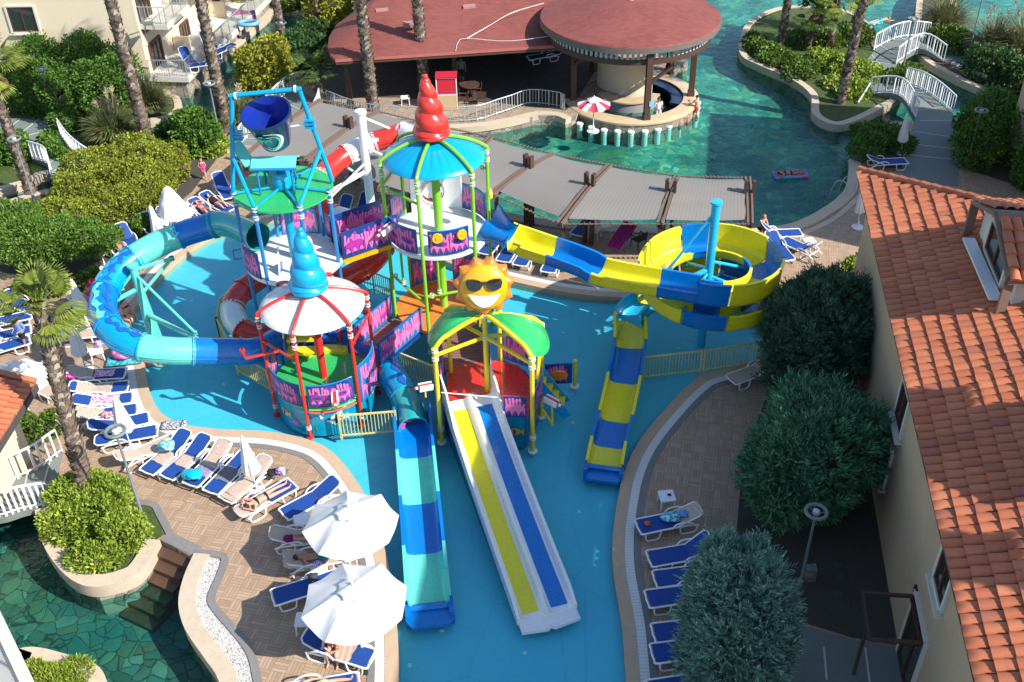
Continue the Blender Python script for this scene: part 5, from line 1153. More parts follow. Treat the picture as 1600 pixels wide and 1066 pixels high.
# palms
def frond_fan(P_, A_, B_, base, d, R, n=22, spread=2.6, w_=.035, droop=.35):
    d = d.normalized(); s_ = d.cross(Vector((0, 0, 1)))
    if s_.length < .1: s_ = Vector((1, 0, 0))
    s_.normalize(); up = s_.cross(d)
    for k in range(n):
        a = spread*(k/(n-1)-.5); f = (d*math.cos(a)+s_*math.sin(a)+up*.12*math.cos(a*2)).normalized(); L = R*(1-.22*abs(a)/1.3)*random.uniform(.9, 1.05)
        m = base+f*L*.6; P_.append(tuple(base)); A_.append(tuple(f*L*.62)); nrm = up.cross(f).normalized() if up.cross(f).length > .01 else s_; B_.append(tuple(nrm*w_*1.7))
        g = (f+Vector((0, 0, -droop-random.uniform(0, .25)))).normalized(); P_.append(tuple(m)); A_.append(tuple(g*L*.45)); B_.append(tuple(nrm*w_*.75))
def palm(label, base, top, r0, r1, crown=1.6, nf=34, mat='palm', rough_=.075, lean=None, group=None, dry=10, name='palm_tree'):
    base, top = Vector(base), Vector(top); T = thing(name, label, 'palm', tuple(base), group=group); L = (top-base).length
    path = [base.lerp(top, k/14)+Vector((math.sin(k*.5)*.03, 0, 0)) for k in range(15)]; b = MB()
    b.tube(path, [r0+(r1-r0)*(k/14) + (.06 if k == 0 else 0) for k in range(15)], 12)
    rings = int(L/.13); ax = (top-base).normalized()
    for i in range(rings):
        t = (i+.3)/rings; c = base.lerp(top, t); rr = r0+(r1-r0)*t
        for j in range(7):
            a = 2*PI*(j+(.5 if i % 2 else 0))/7+random.uniform(-.2, .2); o = Vector((math.cos(a), math.sin(a), 0)); s_ = Vector((-math.sin(a), math.cos(a), 0)); w_ = rr*.50; h = .15*random.uniform(.8, 1.4); f = rough_*random.uniform(.5, 1.6)
            p = c+o*(rr-.015); b.add([p-s_*w_, p+s_*w_, p+s_*w_*.6+ax*h+o*f*.9, p+ax*(h*1.25)+o*f*1.5, p-s_*w_*.6+ax*h+o*f*.9, p+ax*h*.5+o*f*.5], [(0, 1, 5), (1, 2, 5), (2, 3, 5), (3, 4, 5), (4, 0, 5)], 1 if random.random() < .5 else 0)
    b.build('trunk', [pm('palm_bark', (.15, .11, .085), .95, .35, 7, .6, 40), pm('pale_palm_bark', (.42, .35, .28), .95, .3, 7, .6, 40)], T, 20)
    if nf:
        P_ = []; A_ = []; B_ = []; b = MB()
        for k in range(nf):
            el = R_(random.uniform(-25, 75)); a = k*2.399+random.uniform(-.2, .2); d = Vector((math.cos(a)*math.cos(el), math.sin(a)*math.cos(el), math.sin(el))); pl_ = crown*random.uniform(.45, .6); e = top+d*pl_+Vector((0, 0, -.12*pl_)); b.tube([top, top+d*pl_*.5+Vector((0, 0, .03)), e], [.022, .018, .012], 5)
            frond_fan(P_, A_, B_, e, (d+Vector((0, 0, -.25))), crown*.55)
        b.build('leaf_stalks', LF[mat], T); quads('crown', np.array(P_), np.array(A_), np.array(B_), LF[mat], T)
        if dry:
            P_ = []; A_ = []; B_ = []
            for k in range(dry):
                a = k*2.1; d = Vector((math.cos(a)*.45, math.sin(a)*.45, -1)).normalized(); frond_fan(P_, A_, B_, top+d*.35+Vector((math.cos(a), math.sin(a), 0))*r1, d, crown*.42, 14, 1.2)
            quads('dead_fronds', np.array(P_), np.array(A_), np.array(B_), LF['dry'], T)
    rel(T); return T
palm('palm with shaggy trunk and fan leaves standing in the stone planter bush', G(142, 795), G(62, 482, 6.2), .23, .19, 1.5, 20, dry=0)
def zt(bx, by, tx, ty, h): b_ = G(bx, by); return b_, Vector((b_.x+(G(tx, ty, h).x-b_.x)*.0, b_.y, h))
for lab, bq, tq, h, r in (('tall palm trunk between the dark hedge and the hotel corner', (233, 230), None, 10.5, .25), ('palm trunk beside the hotel terrace steps', (354, 205), None, 11, .24), ('palm trunk in front of the restaurant, left of the pair', (584, 176), None, 11.5, .24), ('palm trunk behind the red spiral shell', (664, 152), None, 12, .24), ('leaning palm trunk at the far left edge', (48, 302), (0, 165), 6.3, .2), ('leaning bare palm trunk on the island point', (1312, 166), (1350, 0), 8.5, .2)):
    g = G(*bq, -.3 if bq[0] > 1200 else 0)
    if tq: u = AtY(*tq, g.y); d = (u-g); top = g+d*(h/d.z)
    else: top = Vector((g.x+random.uniform(-.3, .1), g.y, h))
    palm(lab, g, top, r*1.15, r*.85, 1.9, 30)
for lab, bq, h, cr_ in (('small fan palm beside the white boardwalk railing', (508, 162), 1.9, 1.5),): palm(lab, G(*bq), G(*bq)+Vector((-.3, 0, h)), .17, .15, cr_, 18, 'palmdk', dry=6)
for lab, bq, h in (('palm trunk by the pond at the top', (441, 62), 8), ('palm trunk right of the pond at the top', (500, 58), 8)): palm(lab, G(*bq), G(*bq)+Vector((-.1, 0, h)), .24, .2, 1.8, 24)
for lab, bq, h, cr_ in (('dark palm at the left end of the island', (1218, 82), 4.6, 1.7), ('short palm behind the island bushes', (1258, 84), 2.6, 1.5), ('palm in the middle of the island with pale trunk', (1294, 84), 3.4, 1.7), ('palm at the back of the island by the water', (1275, 52), 4.2, 1.6), ('leafy palm at the right of the island', (1330, 62), 3.2, 1.5)):
    g = G(*bq, -.35); palm(lab, g, g+Vector((random.uniform(0, .4), 0, h)), .2, .17, cr_, 26, 'palmdk' if bq[0] < 1270 else 'palm', dry=8)
# ================================================================== BUILDINGS
def tilem(name, c1, c2, c3):
    s = NT(name); g = s.n('NewGeometry').outputs['Random Per Island']
    c = s.ramp(g, [(0., c3), (.12, c1), (.5, c2), (.9, c1), (1., c2)])
    c = s.mix(s.ramp(s.noise(s.co(), .45, 4), [(.42, 0.), (.75, .45)]), c, tuple(x*.62 for x in c1))
    c = s.mix(s.ramp(s.noise(s.co(), 9, 6, .7), [(.5, 0.), (.8, .35)]), c, (.12, .07, .05))
    s.l(c, s.b.inputs['Base Color']); s.set(Roughness=.8); s.bump(s.noise(s.co(), 40, 4), .3); return s.m
M_['tile'] = tilem('clay_roof_tiles', (.47, .135, .06), (.55, .19, .09), (.36, .12, .075))
def tiles(name, parent, O, U, V, nrm, nu, nv, pu=.29, pv=.41, clip=None, mat='tile'):
    """barrel tiles: U along the eave, V up the slope; nu columns, nv courses, each tile its own arched piece"""
    O, U, V, nrm = Vector(O), Vector(U).normalized(), Vector(V).normalized(), Vector(nrm).normalized(); b = MB(); vs = []; fs = []
    for j in range(nv):
        for i in range(nu):
            u0 = (i+.5)*pu; v0 = j*pv
            if clip and not clip(O+U*u0+V*(v0+pv*.5)): continue
            jt = random.uniform(-.012, .012); ju = random.uniform(-.006, .006); tl = random.uniform(-.01, .02)
            for (vv, lift, wd) in ((v0-.03+jt, .06+tl, .5), (v0+pv+.03+jt, .0, .44)):
                for k in range(6):
                    a = PI*k/5; vs.append(O+U*(u0+ju-math.cos(a)*pu*wd)+V*vv+nrm*(.02+lift+math.sin(a)*.085))
            # front lip
            for k in range(6):
                a = PI*k/5; vs.append(O+U*(u0+ju-math.cos(a)*pu*.44)+V*(v0-.03+jt)+nrm*(.02+tl+math.sin(a)*.06))
            o = len(vs)-18
            for k in range(5): fs += [(o+k, o+k+1, o+7+k, o+6+k), (o+12+k, o+13+k, o+k+1, o+k)]
    b.add(vs, fs); return b.build(name, M_[mat], parent, 60)
def window(parent, c, w_, h, nrm, cols=2, frame='trim', sill=True, inner='brownframe', name='window', curtain=False):
    """window set in the wall at c (centre), facing nrm"""
    c = Vector(c); n = Vector(nrm).normalized(); s_ = Vector((-n.y, n.x, 0)); up = Vector((0, 0, 1)); b = MB()
    for a, e in (((-w_/2-.06, -h/2-.06), (-w_/2-.06, h/2+.06)), ((w_/2+.06, -h/2-.06), (w_/2+.06, h/2+.06)), ((-w_/2, h/2+.06), (w_/2, h/2+.06)), ((-w_/2, -h/2-.06), (w_/2, -h/2-.06))):
        b.beam(c+s_*a[0]+up*a[1]+n*.03, c+s_*e[0]+up*e[1]+n*.03, .12 if a[0] == e[0] else .10, .12 if a[0] != e[0] else .10, up=n)
    if sill: b.beam(c-s_*(w_/2+.2)-up*(h/2+.14)+n*.08, c+s_*(w_/2+.2)-up*(h/2+.14)+n*.08, .22, .06)
    o = b.build(name, M_[frame], parent)
    b = MB(); b.beam(c-s_*w_/2+n*.004-n*.0, c+s_*w_/2+n*.004, .02, h); b.build('pane', M_['glass'], o)
    b = MB()
    for k in range(cols+1): x = -w_/2+.03+(w_-.06)*k/cols; b.beam(c+s_*x-up*h/2+n*.035, c+s_*x+up*h/2+n*.035, .06, .05, up=n)
    b.beam(c-s_*w_/2+up*(h/2-.03)+n*.035, c+s_*w_/2+up*(h/2-.03)+n*.035, .05, .06); b.beam(c-s_*w_/2-up*(h/2-.03)+n*.035, c+s_*w_/2-up*(h/2-.03)+n*.035, .05, .06)
    b.build('frame', M_[inner], o); return o
# ---- right hotel wing with clay tile roof
Ud = Vector((12.3-8.67, 32.65-11.84, 0)).normalized(); Nd = Vector((Ud.y, -Ud.x, 0))   # Nd points inland (uphill)
E1 = Vector((12.3, 32.65, 6.0)); SL = .40; LEN = 30
T = thing('hotel_wing', 'tan hotel wing with orange clay tile roof and dormer at the right edge', 'building', (14, 20, 0))
W0 = E1-Ud*.55+Nd*.42; W0.z = 0
_hd = (Vector((15.1, 27.1, 0))-Vector((E1.x, E1.y, 0))).normalized(); c4 = [W0, W0-Ud*LEN, W0-Ud*LEN+Nd*12.3, W0+_hd*20.4]
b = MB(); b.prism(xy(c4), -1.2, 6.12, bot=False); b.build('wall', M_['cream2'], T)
Vd = (Nd+Vector((0, 0, SL))).normalized(); nr = Ud.cross(Vd); nr = nr if nr.z > 0 else -nr
H1 = Vector((15.1, 27.1, 0)); hd = (H1-Vector((E1.x, E1.y, 0))).normalized()
def clipr(p):
    q = p-E1; return (hd.x*q.y-hd.y*q.x) < -.03     # south side of the hip line
q = [E1, E1-Ud*(LEN+.5), E1-Ud*(LEN+.5)+Nd*6.6+Vector((0, 0, 6.6*SL)), Vector((E1.x, E1.y, 0))+hd*11.0]; d_ = (q[3]-E1).dot(Nd); q[3].z = 6.0+SL*d_
b = MB(); b.add([v+Vector((0, 0, -.0)) for v in q]+[v-Vector((0, 0, .14)) for v in q], [(0, 1, 2, 3), (7, 6, 5, 4), (0, 4, 5, 1), (3, 7, 4, 0), (1, 5, 6, 2), (2, 6, 7, 3)])
# far hip face and back face
R3, R2 = q[3], q[2]; f0 = Vector((E1.x, E1.y, 6)); f1 = f0+Nd*12.6
f1 = Vector((E1.x, E1.y, 6))+hd*22; bk2 = f0+Nd*13.2-Ud*(LEN+.5); b.add([f1, R3, R2, bk2], [(0, 1, 2, 3)])
b.build('roof_deck', pm('roof_mortar', (.16, .10, .08), .9), T)
O = E1-Ud*(LEN); tiles('roof_tiles', T, O+nr*.0-Vd*.05, Ud, Vd, nr, int(LEN/.29), 16, clip=clipr)
b = MB()
for k in range(24):
    a = q[0].lerp(q[3], k/24); e = q[0].lerp(q[3], (k+1.08)/24); b.tube([a+Vector((0, 0, .10)), e+Vector((0, 0, .08))], [.13, .105], 8)
b.build('hip_tiles', M_['tile'], T)
b = MB()
for k in range(60): a = R3.lerp(R2, k/60); e = R3.lerp(R2, (k+1.08)/60); b.tube([a+Vector((0, 0, .05)), e+Vector((0, 0, .03))], [.14, .11], 8)
b.build('ridge_tiles', M_['tile'], T)
b = MB(); b.beam(E1-Nd*.02-Vector((0, 0, .12)), E1-Ud*LEN-Nd*.02-Vector((0, 0, .12)), .05, .12); b.build('eave_board', pm('eave_board', (.05, .05, .05), .6), T)
wn = -Nd
def onwall(px, py, z): # pixel on the left wall plane
    d = cF + cR*((px-CXP)/CF) - cU*((py-CYP)/CF); t = (W0-CAM).dot(Nd)/d.dot(Nd); return CAM+d*t
for px, py, w_, h in ((1412, 637, 1.0, 1.25), (1386, 717, .9, 1.2), (1478, 897, .95, 1.25)):
    c = onwall(px, py, 0); window(T, c, w_, h, wn, 2)
c = onwall(1435, 985, 0); c.z = 1.15; dr_ = window(T, c, 1.5, 2.3, wn, 2, name='door', sill=False)
c = onwall(1433, 927, 0); b = MB(); b.box(c+wn*.03, (.06, .35, .25), math.atan2(Ud.y, Ud.x)-PI/2, 0); b.build('wall_lamp', P['black'], T)
b = MB(); c = onwall(1420, 1040, 0); c.z = 2.1
for k in (0, 1.2): b.beam(c+Ud*(.9-k*1.2)+Vector((0, 0, .1)), c+Ud*(.9-k*1.2)-Nd*1.3, .07, .09)
b.beam(c+Ud*.9-Nd*1.3, c-Ud*.54-Nd*1.3, .07, .09); b.beam(c+Ud*.9-Nd*.1, c-Ud*.6-Nd*.1, .07, .09); b.tube([c-Nd*1.25-Vector((0, 0, .05)), c-Nd*1.25-Vector((0, 0, 2.1))], .045, 6)
b.build('door_canopy', M_['brown_wood'], T)
# dormer
def roofpt(px, py):
    d = cF + cR*((px-CXP)/CF) - cU*((py-CYP)/CF); t = (E1-CAM).dot(nr)/d.dot(nr); return CAM+d*t
def dormer(A, B_):
    """gabled dormer whose front feet stand on the roof at A (far) and B_ (near)"""
    A, B_ = Vector(A), Vector(B_); wd = (A-B_).length; m = (A+B_)/2; hgt = 1.05; rise = .75; dep = 3.6
    b = MB(); fr = [A, B_, B_+Vector((0, 0, hgt)), m+Vector((0, 0, hgt+rise)), A+Vector((0, 0, hgt))]; bk = [v+Nd*dep for v in fr]
    b.add(fr+bk, [(0, 1, 2, 3, 4), (1, 6, 7, 2), (5, 0, 4, 9), (9, 8, 7, 6, 5)]); b.build('dormer_wall', M_['trim'], T)
    # barge / roof slabs
    t = (A-B_).normalized()
    for s in (1, -1):
        e0 = m+Vector((0, 0, hgt+rise+.12)); e1 = (A if s > 0 else B_)+t*s*.30+Vector((0, 0, hgt-.02)); o = -Nd*.35
        b = MB(); b.add([e0+o, e1+o, e1+Nd*dep, e0+Nd*dep]+[v-Vector((0, 0, .12)) for v in (e0+o, e1+o, e1+Nd*dep, e0+Nd*dep)], [(0, 1, 2, 3), (7, 6, 5, 4), (0, 4, 5, 1), (1, 5, 6, 2), (2, 6, 7, 3), (3, 7, 4, 0)]); b.build('dormer_roof', pm('dormer_flashing', (.20, .13, .10), .7), T)
        sl_ = (e0-e1).normalized(); n2 = Nd.cross(sl_); n2 = n2 if n2.z > 0 else -n2
        tiles('dormer_tiles', T, (e1+o) if s < 0 else (e1+o), Nd, sl_, n2, int(dep/.29), max(1, int((e0-e1).length/.41)))
    b = MB()
    for s in (1, -1): e1 = (A if s > 0 else B_)+t*s*.16; b.beam(e1-Nd*.28+Vector((0, 0, -.1)), e1-Nd*.28+Vector((0, 0, hgt+.1)), .25, .08); b.beam(e1-Nd*.30+Vector((0, 0, hgt+.05)), m-Nd*.30+Vector((0, 0, hgt+rise)), .25, .1)
    b.build('dormer_trim', pm('dormer_flashing', (.20, .13, .10), .7), T)
    window(T, m+Vector((0, 0, hgt*.62))-Nd*.02, wd*.52, .9, -Nd, 2, sill=False)
    b = MB(); b.beam(A-t*.3-Nd*.35+Vector((0, 0, .12)), B_+t*.2-Nd*.35+Vector((0, 0, .12)), .34, .07); b.build('dormer_sill', M_['white_plastic'], T)
dormer(roofpt(1528, 372), roofpt(1578, 482)); 
pA = roofpt(1560, 690); base = pA+Nd*2.2+Vector((0, 0, 2.2*SL)); dormer(base, base-Ud*2.5)
rel(T)
# unseen shade casters: made-up corridor for the pool, hotel block inferred from river shade
def block(label, corners, z0, z1, cols=None):
    T = thing('unseen_building', label, 'building', (corners[0][0], corners[0][1], 0)); b = MB(); cs = [Vector((x, y, 0)) for x, y in corners]
    if area(cs) < 0: cs = cs[::-1]
    b.prism(xy(cs), z0, z1-.35, 0); b.build('wall', M_['cream2'], T)
    o = offset([Vector(c) for c in cs], -.5); b = MB(); b.prism(xy(o), z1-.35, z1, 0); b.build('roof', M_['tile'], T)
    for k in range(4):
        c = cs[0].lerp(cs[1], (k+.5)/4); n = Vector((cs[1].y-cs[0].y, cs[0].x-cs[1].x, 0)).normalized(); window(T, c+n*.0+Vector((0, 0, z0+(z1-z0)*.45)), 1.2, 1.4, n)
    if z0 > 2:
        for c in cs:
            b = MB(); q = c.lerp(sum(cs, Vector())/4, .12); b.box((q.x, q.y, z0/2), (.7, .7, z0)); b.build('pier', M_['cream2'], T)
    rel(T)
ZB = 16.0; k_ = 1.126; sh_ = Vector((SUN_DIR.x, SUN_DIR.y))/SUN_DIR.z
def up_(x, y, z): return (x+sh_.x*z, y+sh_.y*z)
P1 = up_(-.75, 32.2, ZB); P0 = up_(-3.3, 14, ZB); P2 = up_(5.9, 31.0, ZB); Pm = up_(-4.3, 4, ZB); 
block('made-up raised corridor out of view, added to shade the pool', [Pm, P1, (21.2, 21.5), (17.9, 2.0)], 15.3, ZB)
Q1 = up_(12.9, 52.8, 10.5); Q0 = up_(10.4, 39.8, 10.5); block('hotel block beyond the right edge of the photo shading the river', [Q0, Q1, (Q1[0]+14, Q1[1]-3), (Q0[0]+14, Q0[1]-3)], 0, 10.5)
# ---- cream hotel with terraces at the top left
T = thing('terrace_hotel', 'cream hotel with balconies and a railed terrace at the top left', 'building', (-21, 58, 0))
K = G(238, 136, 0); K.z = 0; Kd = Vector((.12, 1, 0)).normalized(); Kl = Vector((-1, .02, 0)).normalized(); Kn = Vector((Kd.y, -Kd.x, 0))
b = MB(); b.prism(xy([K, K+Kd*30, K+Kd*30+Kl*26, K+Kl*26]), -.4, 9.2); b.build('wall', M_['cream'], T)
b = MB(); o = offset([K, K+Kd*30, K+Kd*30+Kl*26, K+Kl*26], -.6); b.prism(xy(o), 9.2, 9.5); b.build('roof', M_['tile'], T)
def onplane(px, py, p, n): d = cF + cR*((px-CXP)/CF) - cU*((py-CYP)/CF); return CAM+d*((p-CAM).dot(n)/d.dot(n))
ln = Vector((Kl.y, -Kl.x, 0)); ln = ln if ln.y < 0 else -ln
window(T, onplane(36, 30, K, ln), 1.45, 1.35, ln, 2)
for px, py, w_, h in ((246, 92, 1.5, 2.1), (291, 62, 1.2, 2.0), (225, 16, 1.4, 2.0), (340, 20, 1.0, 1.9), (273, 5, 1.2, 1.9)):
    c = onplane(px, py, K, Kn); window(T, c, w_, h, Kn, 3, frame='brownframe', sill=False)
def rail(parent, pts, h, m, rr=.02, step=.14, name='railing', closed=False, post=1.2):
    b = MB(); pts = [Vector(p) for p in pts]
    for i in range(len(pts)-1):
        a, c = pts[i], pts[i+1]; L = (c-a).length; n = max(1, int(L/step)); b.tube([a+Vector((0, 0, h)), c+Vector((0, 0, h))], rr*1.3, 6); b.tube([a+Vector((0, 0, .1)), c+Vector((0, 0, .1))], rr, 5)
        for k in range(n+1): q = a.lerp(c, k/n); b.box((q.x, q.y, q.z+h/2+.0), (rr*.9, rr*.9, h-.02) if k % max(1, int(post/step)) else (rr*2.2, rr*2.2, h+.02), math.atan2(c.y-a.y, c.x-a.x))
    return b.build(name, m, parent)
# terrace slab over the stone base
t0 = K+Kn*.0+Kd*.8; t1 = t0+Kn*2.6; ter = [K-Kd*.3, K-Kd*.3+Kn*2.4, K+Kn*3.0+Kd*16, K+Kd*16]
b = MB(); b.prism(xy(ter), .45, .75); b.build('terrace_slab', M_['trim'], T)
b = MB(); b.prism(xy([ter[0]+Kd*.15, ter[1]+Kd*.15-Kn*.25, ter[2]-Kn*.25, ter[3]]), -1.6, .45); b.build('terrace_base', M_['stonewall'], T)
rail(T, [ter[0]+Vector((0, 0, .75))+Kn*.2, ter[1]+Vector((0, 0, .75))-Kn*.1+Kd*.1, ter[2]+Vector((0, 0, .75))-Kn*.1], .95, M_['grey_rail'])
for y0, y1, zb in ((.2, 3.6, 3.55), (5.2, 8.8, 3.75), (12, 15.5, 3.8)):
    bp_ = [K+Kd*y0, K+Kd*y0+Kn*1.6, K+Kd*y1+Kn*1.6, K+Kd*y1]; b = MB(); b.prism(xy(bp_), zb-.28, zb); b.build('balcony_slab', M_['trim'], T); up = Vector((0, 0, zb))
    rail(T, [bp_[0]+up+Kd*.06, bp_[1]+up+Kd*.06-Kn*.06, bp_[2]+up-Kd*.06-Kn*.06, bp_[3]+up-Kd*.06], .95, M_['grey_rail'])
b = MB(); b.box(K+Kd*3.9+Kn*.55+Vector((0, 0, 1.15)), (1.0, .16, .8), math.atan2(Kn.y, Kn.x)); b.build('dividing_wall', M_['cream'], T); b = MB(); b.box(K+Kd*9.6+Kn*.7+Vector((0, 0, 1.25)), (1.2, .16, 1.0), math.atan2(Kn.y, Kn.x)); b.build('dividing_wall', M_['cream'], T)
rel(T)
def cloth_on_rail(label, p, L, h, m, d): # towel hung over the rail
    b = MB(); p = Vector(p); d = Vector(d).normalized(); n = Vector((d.y, -d.x, 0)); vs = []
    prof = [(-.05, -h), (-.045, -.03), (0, .02), (.045, -.03), (.05, -h)]
    for k in range(9):
        for a, z in prof: vs.append(p+d*L*(k/8-.5)+n*(a+.012*math.sin(k*1.3))+Vector((0, 0, z+.01*math.sin(k*2))))
    b.add(vs, [(k*5+j, k*5+j+1, (k+1)*5+j+1, (k+1)*5+j) for k in range(8) for j in range(4)]); return tag(b.build('beach_towel', m, None, 80), label, 'towel')
cloth_on_rail('purple towel hanging on the terrace railing nearest the yellow shrub', onplane(375, 52, ter[1], Kn), 1.3, 1.1, M_['purple'], Kd)
cloth_on_rail('purple towel hung higher at the far end of the terrace', onplane(380, 18, K+Kn*2.2, Kn), 1.5, 1.0, M_['purple'], (1, .2, 0))
# ---- small tiled roof and corner building at the left edge
T = thing('kiosk', 'small building with orange barrel tile roof at the left edge', 'building', tuple(G(-20, 720)))
ez = 2.7; a1 = G(56, 598, ez); a0 = G(0, 688, ez-.02); e_ = (a1-a0).normalized(); inl = Vector((-e_.y, e_.x, 0)); inl = inl if inl.x < 0 else -inl; inl = inl.normalized()
org = a0-e_*3.0; Vk = (inl+Vector((0, 0, .32))).normalized(); nk = e_.cross(Vk); nk = nk if nk.z > 0 else -nk; LK = (a1-org).length
b = MB(); s4 = [org, org+e_*LK, org+e_*LK+Vk*3.2, org+Vk*3.2]; b.add(s4+[v-Vector((0, 0, .15)) for v in s4], [(0, 1, 2, 3), (7, 6, 5, 4), (0, 4, 5, 1), (1, 5, 6, 2), (2, 6, 7, 3), (3, 7, 4, 0)]); b.build('roof_deck', pm('roof_mortar', (.16, .10, .08), .9), T)
tiles('roof_tiles', T, org, e_, Vk, nk, int(LK/.24), 8, pu=.24, pv=.42)
b = MB(); b.beam(a1+Vector((0, 0, .03))+Vk*.0+e_*.0, a1+Vk*3.2+Vector((0, 0, .03)), .22, .16); b.build('verge_tiles', M_['tile'], T)
b = MB(); b.beam(org-Vector((0, 0, .16)), a1-Vector((0, 0, .16)), .08, .22); b.build('fascia', pm('dark_fascia', (.07, .06, .06), .7), T)
b = MB(); w4 = [org+inl*.7, a1+inl*.7-e_*.5, a1+inl*3.2-e_*.5, org+inl*3.2]; b.prism(xy([Vector((v.x, v.y, 0)) for v in w4]), 0, 2.75); b.build('wall', M_['cream'], T); rel(T)
T = thing('corner_hotel', 'cream corner of a building with a grey barred balcony at the bottom left', 'building', (-13, 15, 0))
c_a = G(0, 962, 2.0); c_b = G(48, 1062, 2.0); d1 = (c_b-c_a).normalized(); in_ = Vector((-d1.y, d1.x, 0)); in_ = in_ if in_.x < 0 else -in_
b = MB(); q4 = [c_a-d1*.6, c_b+d1*2, c_b+d1*2+in_*4, c_a-d1*.6+in_*4]; b.prism(xy([Vector((v.x, v.y, 0)) for v in q4]), -.5, 2.0); b.build('wall', M_['cream'], T)
b = MB(); o4 = offset([Vector((v.x, v.y, 0)) for v in (q4 if area(q4) > 0 else q4[::-1])], -.06); b.prism(xy(o4), 2.0, 2.12); b.build('coping', M_['trim'], T)
rail(T, [c_a-d1*.4+in_*.25+Vector((0, 0, .1)), c_b+d1*2+in_*.25+Vector((0, 0, .1))], .9, M_['grey_metal'], .02, .13); rel(T)
# ---- restaurant pavilion
T = thing('restaurant_pavilion', 'open sided restaurant pavilion with a large red shingle roof', 'building', tuple(G(700, 130)))
def shinglem():
    s = NT('red_shingles'); co = s.co(); b = s.n('TexBrick'); b.inputs['Scale'].default_value = 1; b.inputs['Brick Width'].default_value = .33; b.inputs['Row Height'].default_value = .15
    b.inputs['Mortar Size'].default_value = .008; b.inputs['Color1'].default_value = (.25, .065, .050, 1); b.inputs['Color2'].default_value = (.185, .048, .038, 1); b.inputs['Mortar'].default_value = (.10, .03, .03, 1); s.l(co, b.inputs['Vector'])
    c = s.mix(s.ramp(s.noise(co, .4, 5), [(.4, 0.), (.75, .5)]), b.outputs[0], (.27, .085, .066)); s.l(c, s.b.inputs['Base Color']); s.set(Roughness=.85); s.bump(b.outputs['Fac'], -.4, .01); return s.m
M_['shingle'] = shinglem()
rz = 3.0; out_px = [(524, 93), (515, 84), (512, 74), (514, 58), (526, 38), (548, 22), (575, 6), (610, -12), (700, -30), (1000, -45), (1010, 0), (905, 60), (882, 70), (800, 75), (653, 85)]
outl = GL(out_px, rz); rc = [G(610, 10, rz+.0), G(900, -10, rz)]
b = MB(); vs = [Vector((p.x, p.y, rz)) for p in outl]; inn = []
for p in vs:
    ax_ = G(600, 22, rz); bx_ = G(940, 5, rz); d = bx_-ax_; t = max(0, min(1, (p-ax_).dot(d)/d.dot(d))); q = ax_+d*t; inn.append(p.lerp(q, .5)+Vector((0, 0, .62)))
n = len(vs); top = Vector((0, 0, 0)); 
b.add(vs+inn+[v-Vector((0, 0, .16)) for v in vs], [(i, (i+1) % n, n+(i+1) % n, n+i) for i in range(n)]+[(2*n+i, 2*n+(i+1) % n, (i+1) % n, i) for i in range(n)], [0]*n+[1]*n)
ax_ = G(600, 22, rz)+Vector((0, 0, 1.25)); bx_ = G(940, 5, rz)+Vector((0, 0, 1.25)); apx = []
for p in vs:
    d = bx_-ax_; t = max(0, min(1, (p-ax_).dot(d)/d.dot(d))); apx.append(ax_+d*t)
b.add(inn+apx, [(i, (i+1) % n, n+(i+1) % n, n+i) for i in range(n)], 0)
b.build('roof', [M_['shingle'], pm('pink_fascia', (.42, .12, .10), .7)], T, 20)
b = MB(); b.prism(xy(vs if area(vs) > 0 else vs[::-1]), rz-.30, rz-.20); b.build('ceiling', M_['brown_wood'], T)
b = MB(); b.tube(cr([G(712, 80, rz+.05), G(716, 66, rz+.2), G(730, 60, rz+.35), G(800, 64, rz+.3), G(900, 50, rz+.6)], 4), .012, 5); b.tube(cr([G(730, 60, rz+.36), G(765, 40, rz+.7), G(800, 20, rz+1.0), G(850, 5, rz+1.2)], 4), .012, 5); b.build('roof_cable', P['white'], T)
for px, py in ((597, 18), (733, 12), (640, 38)): b = MB(); q = G(px, py, rz+.8); b.box((q.x, q.y, q.z), (.7, .4, .25), .2); b.build('roof_vent', pm('vent', (.36, .2, .18), .7), T)
for px, py in ((548, 165), (712, 138), (600, 60), (760, 60), (885, 60)):
    b = MB(); q = G(px, py); b.box((q.x, q.y, 1.4), (.26, .26, 2.8)); b.box((q.x, q.y, .12), (.36, .36, .24)); b.build('post', M_['brown_wood'], T)
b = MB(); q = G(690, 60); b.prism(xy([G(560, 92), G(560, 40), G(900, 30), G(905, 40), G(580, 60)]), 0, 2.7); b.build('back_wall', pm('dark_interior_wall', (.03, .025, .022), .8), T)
rel(T)
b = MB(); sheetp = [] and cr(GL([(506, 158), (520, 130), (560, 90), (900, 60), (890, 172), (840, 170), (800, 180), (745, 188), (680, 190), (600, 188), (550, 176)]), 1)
b.prism(xy(GL([(498, 150), (530, 152), (620, 152), (700, 158), (770, 160), (850, 168), (885, 172), (905, 150), (930, 110), (925, 20), (560, 20), (470, 120)], 0)), -.03, -.012); struct(b, 'painted_floor_shade', slabm('floor_shade_slabs', (.085, .075, .07), .45, .45, .4))  # shade under the roof, put in as a sheet of dark slabs
# terrace railing
T = thing('terrace_railing', 'galvanised railing along the restaurant terrace edge', 'railing', tuple(G(520, 168)))
rail(T, cr(GL([(512, 164), (550, 179), (600, 189), (680, 192), (745, 189), (775, 180), (800, 172), (828, 163), (870, 167), (882, 172)]), 3), .85, M_['grey_rail'], .022, .16); rel(T)
